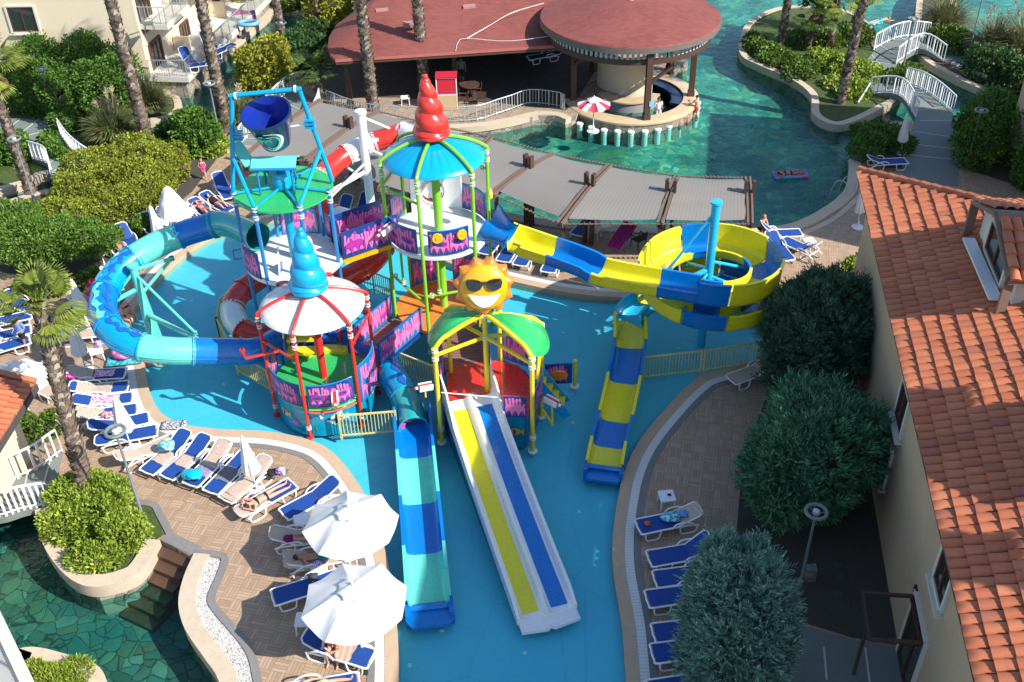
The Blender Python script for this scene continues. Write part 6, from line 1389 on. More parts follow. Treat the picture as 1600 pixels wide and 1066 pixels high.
# ---- swim-up bar
T = thing('pool_bar', 'round swim-up bar with red shingle roof, timber posts and stone counter', 'bar', tuple(cb)); br = Vector((6.72, 55.0, .36))
b = MB(); b.lathe([(0, 4.55), (1.2, 4.42), (2.8, 4.12), (4.80, 3.72), (4.84, 3.66)], br, 64, 0); b.lathe([(4.84, 3.66), (4.84, 3.36), (4.76, 3.36), (4.7, 3.6), (0, 4.3)], br, 64, 1); b.build('roof', [M_['shingle'], pm('grey_fascia', (.15, .12, .11), .7)], T, 30)
b = MB(); b.lathe([(0, .14), (.16, .12), (.2, 0)], br+Vector((0, 0, 4.52)), 12); b.build('roof_cap', pm('pink_cap', (.5, .18, .15), .7), T)
b = MB(); b.lathe([(4.30, 2.62), (4.42, 2.62), (4.42, 2.9), (4.30, 2.9), (4.30, 2.62)], br, 64); b.build('ring_beam', M_['brown_wood'], T)
b = MB()
for k in range(100):
    a = 2*PI*k/100; b.box((br.x+4.36*math.cos(a), br.y+4.36*math.sin(a), 3.5), (.04, .13, .48), a)
b.build('slats', pm('pale_slats', (.42, .48, .48), .7), T)
b = MB(); b.lathe([(3.45, -1.4), (3.62, -1.4), (3.62, -.12), (3.45, -.12)], cb, 64); b.build('counter_wall', M_['stonewall'], T)
b = MB(); b.lathe([(2.85, .06), (3.62, .06), (3.70, .0), (3.70, -.10), (2.85, -.10), (2.85, .06)], cb, 64, a0=R_(-175), a1=R_(75)); b.build('counter', pm('marble_counter', (.56, .42, .26), .35, .3, 2.2, coat=.2), T)
b = MB(); b.lathe([(2.86, -.9), (2.84, -.9), (2.84, .0), (2.86, .0)], cb, 64); b.lathe([(0, -.9), (2.85, -.9)], cb, 48); b.build('bar_pit', pm('bar_pit_dark', (.05, .06, .08), .5), T)
b = MB(); b.lathe([(2.2, -.15), (2.85, -.15), (2.85, -.05), (2.2, -.05)], cb, 48, a0=R_(-25), a1=R_(60)); b.build('back_bar', pm('dark_blue_counter', (.02, .04, .09), .25), T)
b = MB(); b.lathe([(1.2, -.9), (1.7, -.9), (1.7, .0), (1.2, .0)], cb+Vector((-.1, .6, 0)), 32, 0, a0=R_(-170), a1=R_(-20)); b.lathe([(1.1, .0), (1.8, .0), (1.8, .08), (1.1, .08)], cb+Vector((-.1, .6, 0)), 32, 1, a0=R_(-170), a1=R_(-20)); b.build('inner_counter', [pm('grey_tile', (.3, .3, .3), .6), pm('marble_counter', (.5, .38, .24), .35)], T)
b = MB(); b.lathe([(1.5, -.9), (1.62, -.9), (1.62, 2.0), (1.5, 2.0)], cb+Vector((-.1, 1.9, 0)), 32, a0=R_(-190), a1=R_(-30)); b.build('core_wall', M_['cream'], T)
for a in (-172, -82, -5, 45, 130):
    q = Vector((cb.x+3.25*math.cos(R_(a)), cb.y+3.25*math.sin(R_(a)), 0))
    if a in (45, 130): q += Vector((.3, 1.2, 0))
    b = MB(); b.box((q.x, q.y, 1.78), (.30, .30, 4.0), R_(a)); b.box((q.x, q.y, .2), (.36, .36, .3), R_(a)); b.build('post', M_['brown_wood'], T)
    b = MB(); i_ = (br-q); i_.z = 0; i_.normalize(); b.beam(q+Vector((0, 0, 2.0)), q+Vector((i_.y, -i_.x, 0))*1.2+Vector((0, 0, 2.8)), .14, .14); b.build('brace', M_['brown_wood'], T)
b = MB(); b.box((7.52, 50.42, .95), (.26, .04, .26)); b.build('sign_plate', pm('blue_plate', (.25, .6, .8), .4), T)
rel(T)
stool_px = [(889, 189), (906, 193), (924, 199), (944, 203), (965, 205), (986, 206), (1008, 205), (1028, 202), (1045, 197), (1061, 190), (1087, 176), (1089, 168), (1090, 160)]
st0 = None
for k, (x, y) in enumerate(stool_px):
    g = G(x, y, -.4); g.z = -1.62
    if st0 is None:
        st0 = thing('bar_stool', 'x', 'stool', tuple(g), group='white stools standing in the water round the swim-up bar')
        b = MB(); b.lathe([(0, 1.12), (.16, 1.12), (.19, 1.16), (.19, 1.23), (.16, 1.26), (0, 1.26)], n=20); b.build('seat', M_['white_plastic'], st0)
        b = MB(); b.lathe([(.15, 0), (.15, 1.12)], n=18); b.build('pedestal', M_['white_plastic'], st0); r = st0
    else: r = dup(st0, g)
    r['label'] = 'white round stool in the water, '+['leftmost by the terrace wall', 'second from the left', 'third from the left, below the red parasol', 'fourth from the left', 'fifth from the left', 'sixth from the left, left of the front post', 'seventh from the left, below the front post', 'eighth from the left', 'ninth from the left', 'beside the bather in green', 'nearest the seated pair on the right', 'second up on the right side of the bar', 'beside the bather in red trunks'][k]
# ---- pergola with fabric roofs
canvas2 = pm('grey_shade_fabric', (.36, .34, .31), .9, .1, 1.5, .2, 80)
sN = NT('slatted_shade_fabric'); cN = sN.co('UV'); sx_ = sN.n('SeparateXYZ'); sN.l(cN, sx_.inputs[0]); fN = sN.math('FRACT', sN.math('MULTIPLY', sx_.outputs[0], 9.)); wv_ = sN.noise(sN.co(), 3, 4)
cc = sN.mix(sN.ramp(fN, [(0., 1.), (.12, 0.), (.9, 0.), (1., 1.)]), (.225, .21, .19), (.14, .13, .118)); cc = sN.mix(sN.math('MULTIPLY', wv_, .35), cc, (.18, .17, .155)); sN.l(cc, sN.b.inputs['Base Color']); sN.set(Roughness=.9); sN.bump(fN, .25, .02)
FAB = sN.m
T = thing('pergola', 'curved timber pergola with grey fabric shade panels along the river walk', 'pergola', (3, 38, 0))
raf = [((502, 158), (372, 256)), ((592, 176), (478, 252)), ((690, 200), (590, 300)), ((768, 216), (672, 322)), ((866, 243), (768, 305)), ((953, 260), (874, 352)), ((1058, 277), (1031, 352)), ((1168, 280), (1172, 352))]
ends = [(G(*a, 2.75), G(*b_, 2.35)) for a, b_ in raf]
for i, (a, c) in enumerate(ends):
    b = MB(); m_ = a.lerp(c, .5)+Vector((0, 0, .16)); pts = cr([a, m_, c], 6)
    for s in (-.09, .09): sdv = Vector((-(c-a).y, (c-a).x, 0)).normalized()*s; [b.beam(pts[k]+sdv, pts[k+1]+sdv, .08, .26) for k in range(len(pts)-1)]
    b.build('rafter', M_['pergwood'], T)
    for f in (.42,) if i not in (2, 3) else (.5,):
        q = a.lerp(c, f); b = MB()
        for s in (-.16, .16): sdv = Vector((-(c-a).y, (c-a).x, 0)).normalized()*s; b.box((q.x+sdv.x, q.y+sdv.y, 1.68), (.22, .13, 3.36), math.atan2((c-a).y, (c-a).x))
        b.build('post', M_['brown_wood'], T)
    q = a.lerp(c, .93); b = MB(); b.box((q.x, q.y, 1.15), (.18, .18, 2.3)); b.build('post', M_['brown_wood'], T)
for i in range(len(ends)-1):
    (a0, c0_), (a1, c1_) = ends[i], ends[i+1]
    vs = []; uv = []; NU, NV = 14, 14
    for lay in (0, 1):
        for v in range(NV+1):
            p0 = a0.lerp(c0_, .04+.88*v/NV); p1 = a1.lerp(c1_, .04+.88*v/NV); h = .13*math.sin(PI*v/NV)
            for u in range(NU+1):
                f = .05+.90*u/NU; q = p0.lerp(p1, f); q = q+Vector((0, 0, .08+h-.05*math.sin(PI*u/NU)*(.6+.4*math.cos(v*.9))-(abs(math.sin(v*PI/NV*3))*-.04)-lay*.012)); vs.append(q); uv.append((f*2.6, v/NV))
    W = NU+1; o = W*(NV+1); fs = []
    for v in range(NV):
        for u in range(NU): fs += [(v*W+u+1, v*W+u, (v+1)*W+u, (v+1)*W+u+1), (o+v*W+u, o+v*W+u+1, o+(v+1)*W+u+1, o+(v+1)*W+u)]
    b = MB(); b.add(vs, fs, 0, uv); b.build('shade_fabric', FAB, T, 60)
    n = 18
    for (p, q) in ((a0, a1), (c0_, c1_)):
        b = MB()
        b.tube([p+Vector((0, 0, .05)), q+Vector((0, 0, .05))], .03, 5)
        for k in range(n): e = p.lerp(q, (k+.5)/n); b.box(e+Vector((0, 0, .07)), (.05, .16, .03), math.atan2((q-p).y, (q-p).x))
        b.build('lacing_rail', M_['pergwood'], T)
rel(T)
# ================================================================== BRIDGES, LAMPS, FURNITURE
def footbridge(label, back, front, z, arch=.25, h=.95, ext=None, lw=3, nm='footbridge', deckm='greyslab', rz=0):
    """white railed footbridge between two ground polylines given in pixels"""
    A = cr(GL(back, z), 4); B_ = cr(GL(front, z), 4); n = min(len(A), len(B_)); A = [A[round(k*(len(A)-1)/(n-1))] for k in range(n)]; B_ = [B_[round(k*(len(B_)-1)/(n-1))] for k in range(n)]
    T = thing(nm, label, 'bridge', tuple(A[0]))
    up = [Vector((0, 0, arch*math.sin(PI*k/(n-1)))) for k in range(n)]; b = MB(); vs = []
    for k in range(n): vs += [A[k]+up[k]+Vector((0, 0, .0)), B_[k]+up[k], B_[k]+up[k]-Vector((0, 0, .28)), A[k]+up[k]-Vector((0, 0, .28))]
    fs = [(k*4+j, k*4+(j+1) % 4, (k+1)*4+(j+1) % 4, (k+1)*4+j) for k in range(n-1) for j in range(4)]+[(3, 2, 1, 0), tuple((n-1)*4+j for j in range(4))]
    b.add(vs, fs); b.build('deck', M_[deckm], T, 30)
    b = MB()
    for k in range(1, n-1, 3): b.beam(A[k]+up[k]+Vector((0, 0, .01)), B_[k]+up[k]+Vector((0, 0, .01)), .05, .012)
    b.build('deck_joints', pm('pale_joint', (.42, .45, .42), .8, .1), T)
    for side in (A, B_): rail(T, [q+u for q, u in zip(side, up)], h, M_['white_rail'], .032, .15, post=1.5)
    rel(T)
footbridge('white railed footbridge over the pond at the bottom left', [(-60, 800), (0, 766), (58, 738), (98, 706)], [(-70, 812), (0, 812), (40, 800), (78, 790)], .05, .12)
footbridge('white railed footbridge over the stream at the upper left', [(96, 212), (112, 238), (130, 255), (152, 265)], [(51, 248), (77, 262), (84, 280), (88, 300)], 0, .22)
footbridge('boardwalk with white railings behind the tipping bucket', [(377, 226), (410, 190), (445, 152), (463, 140)], [(470, 232), (485, 205), (498, 180), (502, 160)], .0, .1)
footbridge('far white railed arched bridge behind the palm island', [(1365, 78), (1405, 68), (1450, 60)], [(1400, 99), (1436, 86), (1474, 96)], -.05, .36)
footbridge('near white railed arched bridge leading to the grey boardwalk', [(1413, 132), (1445, 153), (1488, 177)], [(1358, 147), (1403, 158), (1431, 186)], -.08, .34)
T = thing('stair_handrail', 'white sloping handrail at the island end of the near bridge', 'handrail', tuple(G(1340, 160))); b = MB(); b.tube([G(1341, 160, .0), G(1361, 128, .6)], .04, 6); b.tube([G(1341, 160, .0), G(1341, 160, -.4)], .04, 6); b.build('rail', M_['white_rail'], T); rel(T)
def lamp(label, px, py, h, z0=0, m='lamp_grey', r=.27):
    g = G(px, py, z0); T = thing('street_lamp', label, 'lamp', tuple(g), group='ring headed garden lamp posts'); b = MB(); b.lathe([(0, 0), (.15, 0), (.15, .04), (.07, .08), (.07, .5), (.045, .55), (.035, h), (0, h)], n=12); b.build('post', M_[m], T)
    b = MB(); ring = [Vector((r*math.cos(t*PI/12), r*math.sin(t*PI/12), h+.06)) for t in range(24)]; b.tube(ring, .05, 8, closed=True)
    for a in (0, 2.1, 4.2): b.tube([Vector((0, 0, h-.03)), Vector((r*math.cos(a), r*math.sin(a), h+.05))], .015, 5)
    b.build('ring_head', M_[m], T); b = MB(); b.lathe([(0, 0), (.10, 0), (.09, .1), (0, .13)], (0, 0, h), 12); b.build('bulb_cover', pm('lamp_glass', (.5, .52, .5), .3), T); return T
lamp('grey ring lamp post at the edge of the stone planter', 228, 822, 3.75)
lamp('ring lamp post in front of the tall dark hedge', 90, 193, 2.95)
lamp('ring lamp post beside the round bush', 347, 232, 3.4)
lamp('ring lamp post between the two white arched bridges', 1409, 116, 3.1, 0, 'lamp_grey')
lamp('dark ring lamp post in the shaded right garden', 1248, 925, 3.1)
lamp('shaded ring lamp post in front of the tall hedge at the right', 1512, 254, 2.6)
lamp('tall thin lamp post near the pampas grass at the top right', 1511, 95, 4.6, -.25)
lamp('ring lamp post in front of the leaning palm at the far left', 55, 318, 3.2)
lamp('ring lamp post behind the yellow green shrub', 451, 114, 2.9)
# --- sun loungers
LG = 'white framed sun loungers with blue slings around the pool'
def oval(x0, x1, y, z0, z1, r=.024):
    xm = (x0+x1)/2; return [Vector((x, y, z)) for x, z in ((x0, z1), (x0+.02, (z0+z1)/2), (x0+.12*(x1-x0), z0+.02), (xm, z0), (x1-.12*(x1-x0), z0+.02), (x1-.02, (z0+z1)/2), (x1, z1))]
def make_lounger(ang, fabric):
    T = thing('sun_lounger', 'x', 'sun lounger', group=LG); hx = .18; ca, sa = math.cos(R_(ang)), math.sin(R_(ang)); W = .31; bl = .80
    b = MB()
    for s in (-1, 1): b.tube(cr([Vector((-.97, s*.20, .31)), Vector((-.95, s*W, .33)), Vector((-.5, s*W, .33)), Vector((0, s*W, .33)), Vector((.6, s*W, .31)), Vector((.82, s*W, .24))], 3), .03, 7)
    b.tube([Vector((-.97, -.2, .31)), Vector((-.99, 0, .31)), Vector((-.97, .2, .31))], .03, 7); b.tube([Vector((.6, -W, .31)), Vector((.6, W, .31))], .025, 6); b.build('frame', M_['white_plastic'], T)
    for s in (-1, 1):
        b = MB(); b.tube(cr(oval(-.86, -.38, s*(W+.02), .02, .32), 2), .026, 7); b.build('leg', M_['white_plastic'], T)
        b = MB(); b.tube(cr(oval(.22, .78, s*(W+.02), .02, .30), 2), .026, 7); b.tube(cr([Vector((-.02, s*(W+.03), .33)), Vector((.08, s*(W+.03), .47)), Vector((.35, s*(W+.03), .50)), Vector((.6, s*(W+.03), .40)), Vector((.72, s*(W+.02), .26))], 2), .027, 7); b.build('arm', M_['white_plastic'], T)
    b = MB(); b.prism([(-.93, -.20), (-.90, -.28), (hx, -.29), (hx, .29), (-.90, .28), (-.93, .20)], .325, .345); b.build('seat_sling', fabric, T)
    b = MB(); f = lambda x, y, z: Vector((hx+x*ca-z*sa, y, .335+x*sa+z*ca)); b.prism([(.02, -.27), (bl-.08, -.26), (bl, -.18), (bl, .18), (bl-.08, .26), (.02, .27)], -.01, .012, fn=f); bk = b.build('back_sling', fabric, T)
    b = MB(); b.tube([f(x, y, 0) for x, y in ((0, -.30), (bl-.08, -.29), (bl+.02, -.19), (bl+.03, 0), (bl+.02, .19), (bl-.08, .29), (0, .30))], .026, 7); b.build('back_frame', M_['white_plastic'], bk); return T
beige = M_['towel']
LP_ = {('b', 22): make_lounger(22, M_['blue_sling']), ('b', 42): make_lounger(42, M_['blue_sling']), ('b', 4): make_lounger(4, M_['blue_sling']), ('t', 25): make_lounger(25, beige)}
used_ = set()
def lounger(head, foot, label, kind='b', ang=22, z0=0.):
    h, f = G(*head, .33+z0), G(*foot, .33+z0); d = h-f; c = (h+f)/2; c.z = z0; rz = math.atan2(d.y, d.x); key = (kind, ang); p = LP_[key]
    if key not in used_: used_.add(key); r = p; r.location = c; r.rotation_euler = (0, 0, rz)
    else: r = dup(p, c, rz)
    r['label'] = label; return r
TW = {}
def towel(head, foot, label, m, ang=22, x0=-.3, x1=.95, w_=.30, z0=0):
    """towel lying on a lounger between x0 (foot side) and x1 (head side)"""
    h, f = G(*head, .33+z0), G(*foot, .33+z0); d = h-f; c = (h+f)/2; c.z = z0; rz = math.atan2(d.y, d.x); hx = .18; ca, sa = math.cos(R_(ang)), math.sin(R_(ang)); n, k_ = 16, 8; vs = []; ph = random.uniform(0, 6)
    for i in range(n+1):
        x = x0+(x1-x0)*i/n; L = max(0, x-hx); X = min(x, hx)+L*ca; Z = .355+L*sa
        for j in range(k_+1):
            y = (j/k_-.5)*2*w_*(1+.03*math.sin(i*1.7+ph)); ed = max(0, abs(y)-.27); vs.append((X+.012*math.sin(j*2+i+ph), y, Z+.014*math.sin(i*1.9+ph+j*.8)+.010*math.sin(j*3.1+ph)-ed*1.2+.012))
    W = k_+1; fs = [(i*W+j, (i+1)*W+j, (i+1)*W+j+1, i*W+j+1) for i in range(n) for j in range(k_)]; b = MB(); b.add(vs, fs); o = b.build('beach_towel', m, None, 180); o.location = c; o.rotation_euler = (0, 0, rz); tag(o, label, 'towel'); return o
def pattm(name, c1, c2, sc_=14):
    s = NT(name); c = s.mix(s.ramp(s.noise(s.co(), sc_, 2), [(.48, 0.), (.53, 1.)]), c1, c2); s.l(c, s.b.inputs['Base Color']); s.set(Roughness=.9); return s.m
pinkpat = pattm('pink_pattern_cloth', (.7, .66, .68), (.70, .10, .35)); bluepat = pattm('blue_pattern_cloth', (.02, .35, .55), (.45, .7, .75)); purppat = pattm('purple_pattern_cloth', (.20, .02, .45), (.7, .6, .8), 20)
L = lounger; TWL = towel
# left bank, from the tube slide down
L((114, 588), (190, 583), 'lounger below the pool toys with a pink and white cloth on blue sling'); TWL((114, 588), (190, 583), 'pink patterned cloth on the lounger nearest the toys', pinkpat, 22, -.6, .1, .2); TWL((114, 588), (190, 583), 'beige towel over the backrest nearest the pink ring', beige, 22, .15, 1.05)
L((118, 612), (192, 604), 'lounger with a beige towel in its middle, second from the toys'); TWL((118, 612), (192, 604), 'beige towel on the second lounger from the toys', beige, 22, -.45, .75)
L((124, 632), (198, 622), 'lounger under a white flowered towel, third from the toys'); TWL((124, 632), (198, 622), 'white towel with pink flowers on the third lounger from the toys', pinkpat, 22, -.55, .4)
L((130, 652), (205, 640), 'lounger with beige towel on its backrest beside the red towel'); TWL((130, 652), (205, 640), 'beige towel over the raised end beside the red ball towel', beige, 22, .1, 1.0)
L((140, 674), (232, 652), 'blue lounger partly under the closed umbrella by the lamp', 'b', 22); 
L((150, 690), (245, 672), 'lounger half hidden under the closed umbrella pole', 'b', 4)
L((190, 722), (262, 690), 'lounger covered by a long beige towel beside the lamp post', 't', 25); TWL((190, 722), (262, 690), 'long beige towel with brown marks beside the lamp post', beige, 25, -.9, .95)
L((292, 684), (232, 735), 'lounger with turquoise float on its raised end', 'b', 22); TWL((292, 684), (232, 735), 'beige towel across the lounger with the turquoise float', beige, 22, -.5, .1)
L((322, 692), (264, 742), 'lounger with small pink item on its blue backrest', 'b', 22); TWL((322, 692), (264, 742), 'beige towel across the lounger with the small pink item', beige, 22, -.4, .1, .33)
L((352, 702), (302, 752), 'lounger with beige towel and turquoise bag at its foot', 'b', 22); TWL((352, 702), (302, 752), 'beige towel over the backrest above the turquoise bag', beige, 22, -.1, .95); TWL((352, 702), (302, 752), 'lilac grey towel on the seat above the turquoise bag', pattm('lilac_cloth', (.3, .27, .36), (.25, .2, .35)), 22, -.55, -.1)
L((382, 714), (335, 762), 'lounger with a grey towel left of the leaning closed umbrella', 'b', 4); TWL((382, 714), (335, 762), 'grey towel on the lounger left of the leaning umbrella', pm('grey_towel', (.18, .18, .2), .95), 4, -.45, .2)
L((416, 728), (358, 776), 'lounger under the leaning closed umbrella covered with a beige towel', 't', 25); TWL((416, 728), (358, 776), 'beige towel under the leaning closed umbrella', beige, 25, -.75, .9)
L((378, 800), (452, 758), 'lounger carrying the woman in the black bikini', 'b', 4); TWL((378, 800), (452, 758), 'beige towel under the woman in the black bikini', beige, 4, .0, 1.0)
L((518, 764), (455, 798), 'empty blue lounger between the sunbathing woman and the big umbrellas', 'b', 22)
# under the open umbrellas
L((440, 842), (508, 836), 'towel covered lounger under the upper open umbrella', 't', 25); TWL((440, 842), (508, 836), 'beige towel hanging over the lounger with the purple bag', beige, 25, -.3, 1.0)
L((452, 882), (542, 864), 'lounger of the man in teal shorts under the upper open umbrella', 't', 25); TWL((452, 882), (542, 864), 'beige towel under the man in teal shorts', beige, 25, -.1, 1.05, .36)
L((520, 905), (440, 930), 'empty blue lounger poking out left of the lower open umbrella', 'b', 4)
L((478, 1000), (580, 1030), 'lounger with the seated woman in red', 'b', 22); TWL((478, 1000), (580, 1030), 'beige towel under the seated woman in red', beige, 22, -.45, .3, .33)
L((440, 1086), (560, 1066), 'lounger cut by the bottom edge of the photo with sunbather', 'b', 4)
# far left group
for h, f, lab, k, a in (((-10, 505), (24, 497), 'lounger at the left edge, highest of the group by the man in blue', 'b', 22), ((-12, 528), (22, 520), 'lounger at the left edge just left of the man in blue', 'b', 22), ((-14, 548), (20, 538), 'lounger at the left edge below the man in blue', 'b', 22), ((42, 592), (82, 612), 'lounger behind the shaggy palm trunk', 't', 25), ((92, 525), (165, 518), 'lounger under the curve of the tube slide', 't', 25), ((20, 470), (48, 482), 'lounger hidden behind the palm fronds', 'b', 22), ((118, 470), (165, 480), 'lounger with red cloth left of the tube slide', 't', 25)): L(h, f, lab, k, a)
# upper left behind the tube slide
for h, f, lab, a in (((172, 382), (205, 402), 'lounger with a seated bather behind the tube slide', 42), ((190, 366), (215, 388), 'lounger with dark blue raised back behind the tube slide', 42), ((225, 348), (255, 372), 'lounger right of the closed grey umbrella', 42), ((250, 336), (290, 360), 'lounger under the half open umbrella', 42), ((280, 334), (318, 356), 'lounger at the foot of the half open umbrella', 22), ((300, 318), (338, 342), 'lounger of the pink sunbather at the upper left', 22), ((316, 308), (362, 330), 'lounger of the woman in black swimsuit at the upper left', 22), ((338, 280), (362, 312), 'empty lounger with raised dark blue back beside the bucket tower', 42)): L(h, f, lab, 'b', a)
# below the yellow slide and along the pergola
for h, f, lab, k, a in (((806, 376), (788, 404), 'lounger under the yellow flume, left of the close pair', 'b', 22), ((832, 382), (814, 410), 'lounger under the yellow flume, right of the close pair', 'b', 22), ((782, 366), (760, 392), 'lounger beside the blue flume mouth', 'b', 22), ((872, 392), (858, 420), 'single lounger under the blue part of the flume', 'b', 22), ((925, 340), (905, 362), 'lounger under the pergola left of the white chairs', 'b', 42), ((545, 322), (520, 345), 'lounger in the shade behind the bucket tower', 'b', 42), ((575, 318), (555, 342), 'lounger in the shade beside the white mast', 'b', 42),
   ((1195, 366), (1238, 364), 'lounger nearest the river right of the spiral slide', 'b', 42), ((1205, 374), (1228, 402), 'lounger tucked against the spiral slide', 'b', 22), ((1276, 398), (1228, 376), 'lounger with raised end beside the small white table', 'b', 42), ((1366, 254), (1404, 252), 'lounger beside the closed umbrella by the boardwalk', 'b', 22), ((1196, 574), (1158, 588), 'pale lounger half hidden under the dark round conifer', 't', 25)): L(h, f, lab, k, a)
# right bank row in the shade
L((1085, 806), (1006, 822), 'lounger piled with clothes beside the small table on the right bank', 'b', 22); TWL((1085, 806), (1006, 822), 'beige towel over the end of the lounger piled with clothes', beige, 22, .3, 1.0)
for k, (h, f) in enumerate((((1106, 858), (1024, 872)), ((1118, 893), (1034, 904)), ((1108, 924), (1022, 935)), ((1120, 978), (1034, 988)), ((1120, 1009), (1033, 1020)), ((1115, 1064), (1026, 1078)))):
    L(h, f, 'empty blue lounger in the shaded right row, '+['first below the clothes pile', 'second from the top', 'third, set furthest toward the pool', 'fourth, just below the gap', 'fifth from the top', 'sixth, at the bottom edge'][k], 'b', 42 if k == 0 else 22)
# on the terrace of the hotel and in the restaurant
for h, f, lab, a, zz in (((286, 86), (304, 102), 'lounger with upright blue back on the hotel terrace, lower one', 42, .75), ((318, 62), (336, 76), 'lounger with upright blue back on the hotel terrace, upper one', 42, .75), ((335, 98), (305, 102), 'flat lounger with coloured towel on the hotel terrace', 4, .75), ((356, 74), (338, 82), 'flat lounger beside the palm on the hotel terrace', 4, .75)): L(h, f, lab, 'b', a, zz)
for k in range(3): L((868, 84), (832, 90), 'stacked lounger inside the restaurant, '+['lowest of three', 'middle of three', 'top of three'][k], 'b', 4, .22*k)
# --- small tables, chairs, umbrellas
TG = 'small white plastic side tables'
tb0 = None
def table(px, py, label, rz=0.2, z0=0):
    global tb0
    g = G(px, py, .4+z0); g.z = z0
    if tb0 is None:
        tb0 = thing('side_table', label, 'table', tuple(g), rz, TG); b = MB(); b.prism([(-.21, -.24), (.21, -.24), (.24, -.21), (.24, .21), (.21, .24), (-.21, .24), (-.24, .21), (-.24, -.21)], .38, .415); b.build('tabletop', M_['white_plastic'], tb0)
        for x in (-.19, .19):
            for y in (-.19, .19): b = MB(); b.beam((x*1.15, y*1.15, 0), (x, y, .385), .05, .04, up=(1, 0, 0)); b.build('leg', M_['white_plastic'], tb0)
        return tb0
    r = dup(tb0, g, rz, label); return r
table(472, 812, 'small white table between the empty lounger and the upper open umbrella', .3); table(499, 885, 'small white table with items below the man in teal shorts', .1); table(475, 968, 'bare white table left of the lower open umbrella', .0)
table(1042, 775, 'white table with sunglasses on the shaded right bank', .1); table(1265, 376, 'white table between the loungers right of the spiral slide', .2); table(150, 548, 'white table with striped box beside the pool toys', .4); table(633, 152, 'white table behind the restaurant railing', .1)
def closed_umb(base, top, label, w_=.27, hc=1.35, m='canvas', group='closed white sun umbrellas'):
    g = G(*base); T = thing('sun_umbrella', label, 'umbrella', tuple(g), group=group); u = AtY(*top, g.y)-g; H_ = min(2.5, max(1.9, u.z)); u = Vector((u.x*H_/max(.5, u.z)*.85, 0, 0))
    b = MB(); b.lathe([(0, 0), (.26, 0), (.27, .05), (.2, .09), (.04, .1), (.04, .3), (0, .3)], n=20); b.build('base', M_['white_plastic'], T)
    ax = Vector((u.x, 0, H_)); b = MB(); b.tube([(0, 0, 0), ax], .022, 8); b.lathe([(0, 0), (.03, .02), (0, .07)], ax, 8); b.build('pole', M_['white_plastic'], T)
    b = MB(); n = 40; vs = []; prof = [(.02, 1.0), (.02+.14*w_, .985), (.03+.22*w_, .93), (.02+.30*w_, .90), (.55*w_, .76), (.80*w_, .58), (w_, .42), (w_*1.08, 1-hc/H_), (w_*.9, 1-hc/H_)]
    for r, f in prof:
        for k in range(n): a = 2*PI*k/n; rr = r*(.80+.28*abs(math.cos(a*4+r*6))**1.2); c = ax*f; vs.append((c.x+rr*math.cos(a), rr*math.sin(a), c.z-(.05*math.cos(a*8) if r > w_*.95 else 0)))
    fs = [(i*n+k, i*n+(k+1) % n, (i+1)*n+(k+1) % n, (i+1)*n+k) for i in range(len(prof)-1) for k in range(n)]; b.add(vs, fs); b.build('canopy', M_[m], T, 50); return T
closed_umb((402, 768), (377, 683), 'closed white umbrella standing among the towel covered loungers left of the empty blue one'); closed_umb((206, 702), (178, 619), 'closed white umbrella beside the grey lamp post', .30)
closed_umb((135, 578), (108, 503), 'closed white umbrella right of the shaggy palm, above the pool toys', .27); closed_umb((136, 505), (110, 437), 'closed white umbrella behind the palm fronds', .25)
closed_umb((165, 419), (146, 357), 'closed umbrella half hidden in the feathery tree', .22, 1.2); closed_umb((256, 388), (233, 322), 'slim grey looking closed umbrella left of the half open one', .26, 1.5); closed_umb((283, 372), (258, 288), 'wide half open white umbrella in front of the lime hedge', .78, 1.2)
closed_umb((1407, 240), (1417, 178), 'closed white umbrella beside the boardwalk', .22, 1.4); closed_umb((1340, 356), (1346, 300), 'closed white umbrella beside the tiled roof corner', .2, 1.1)
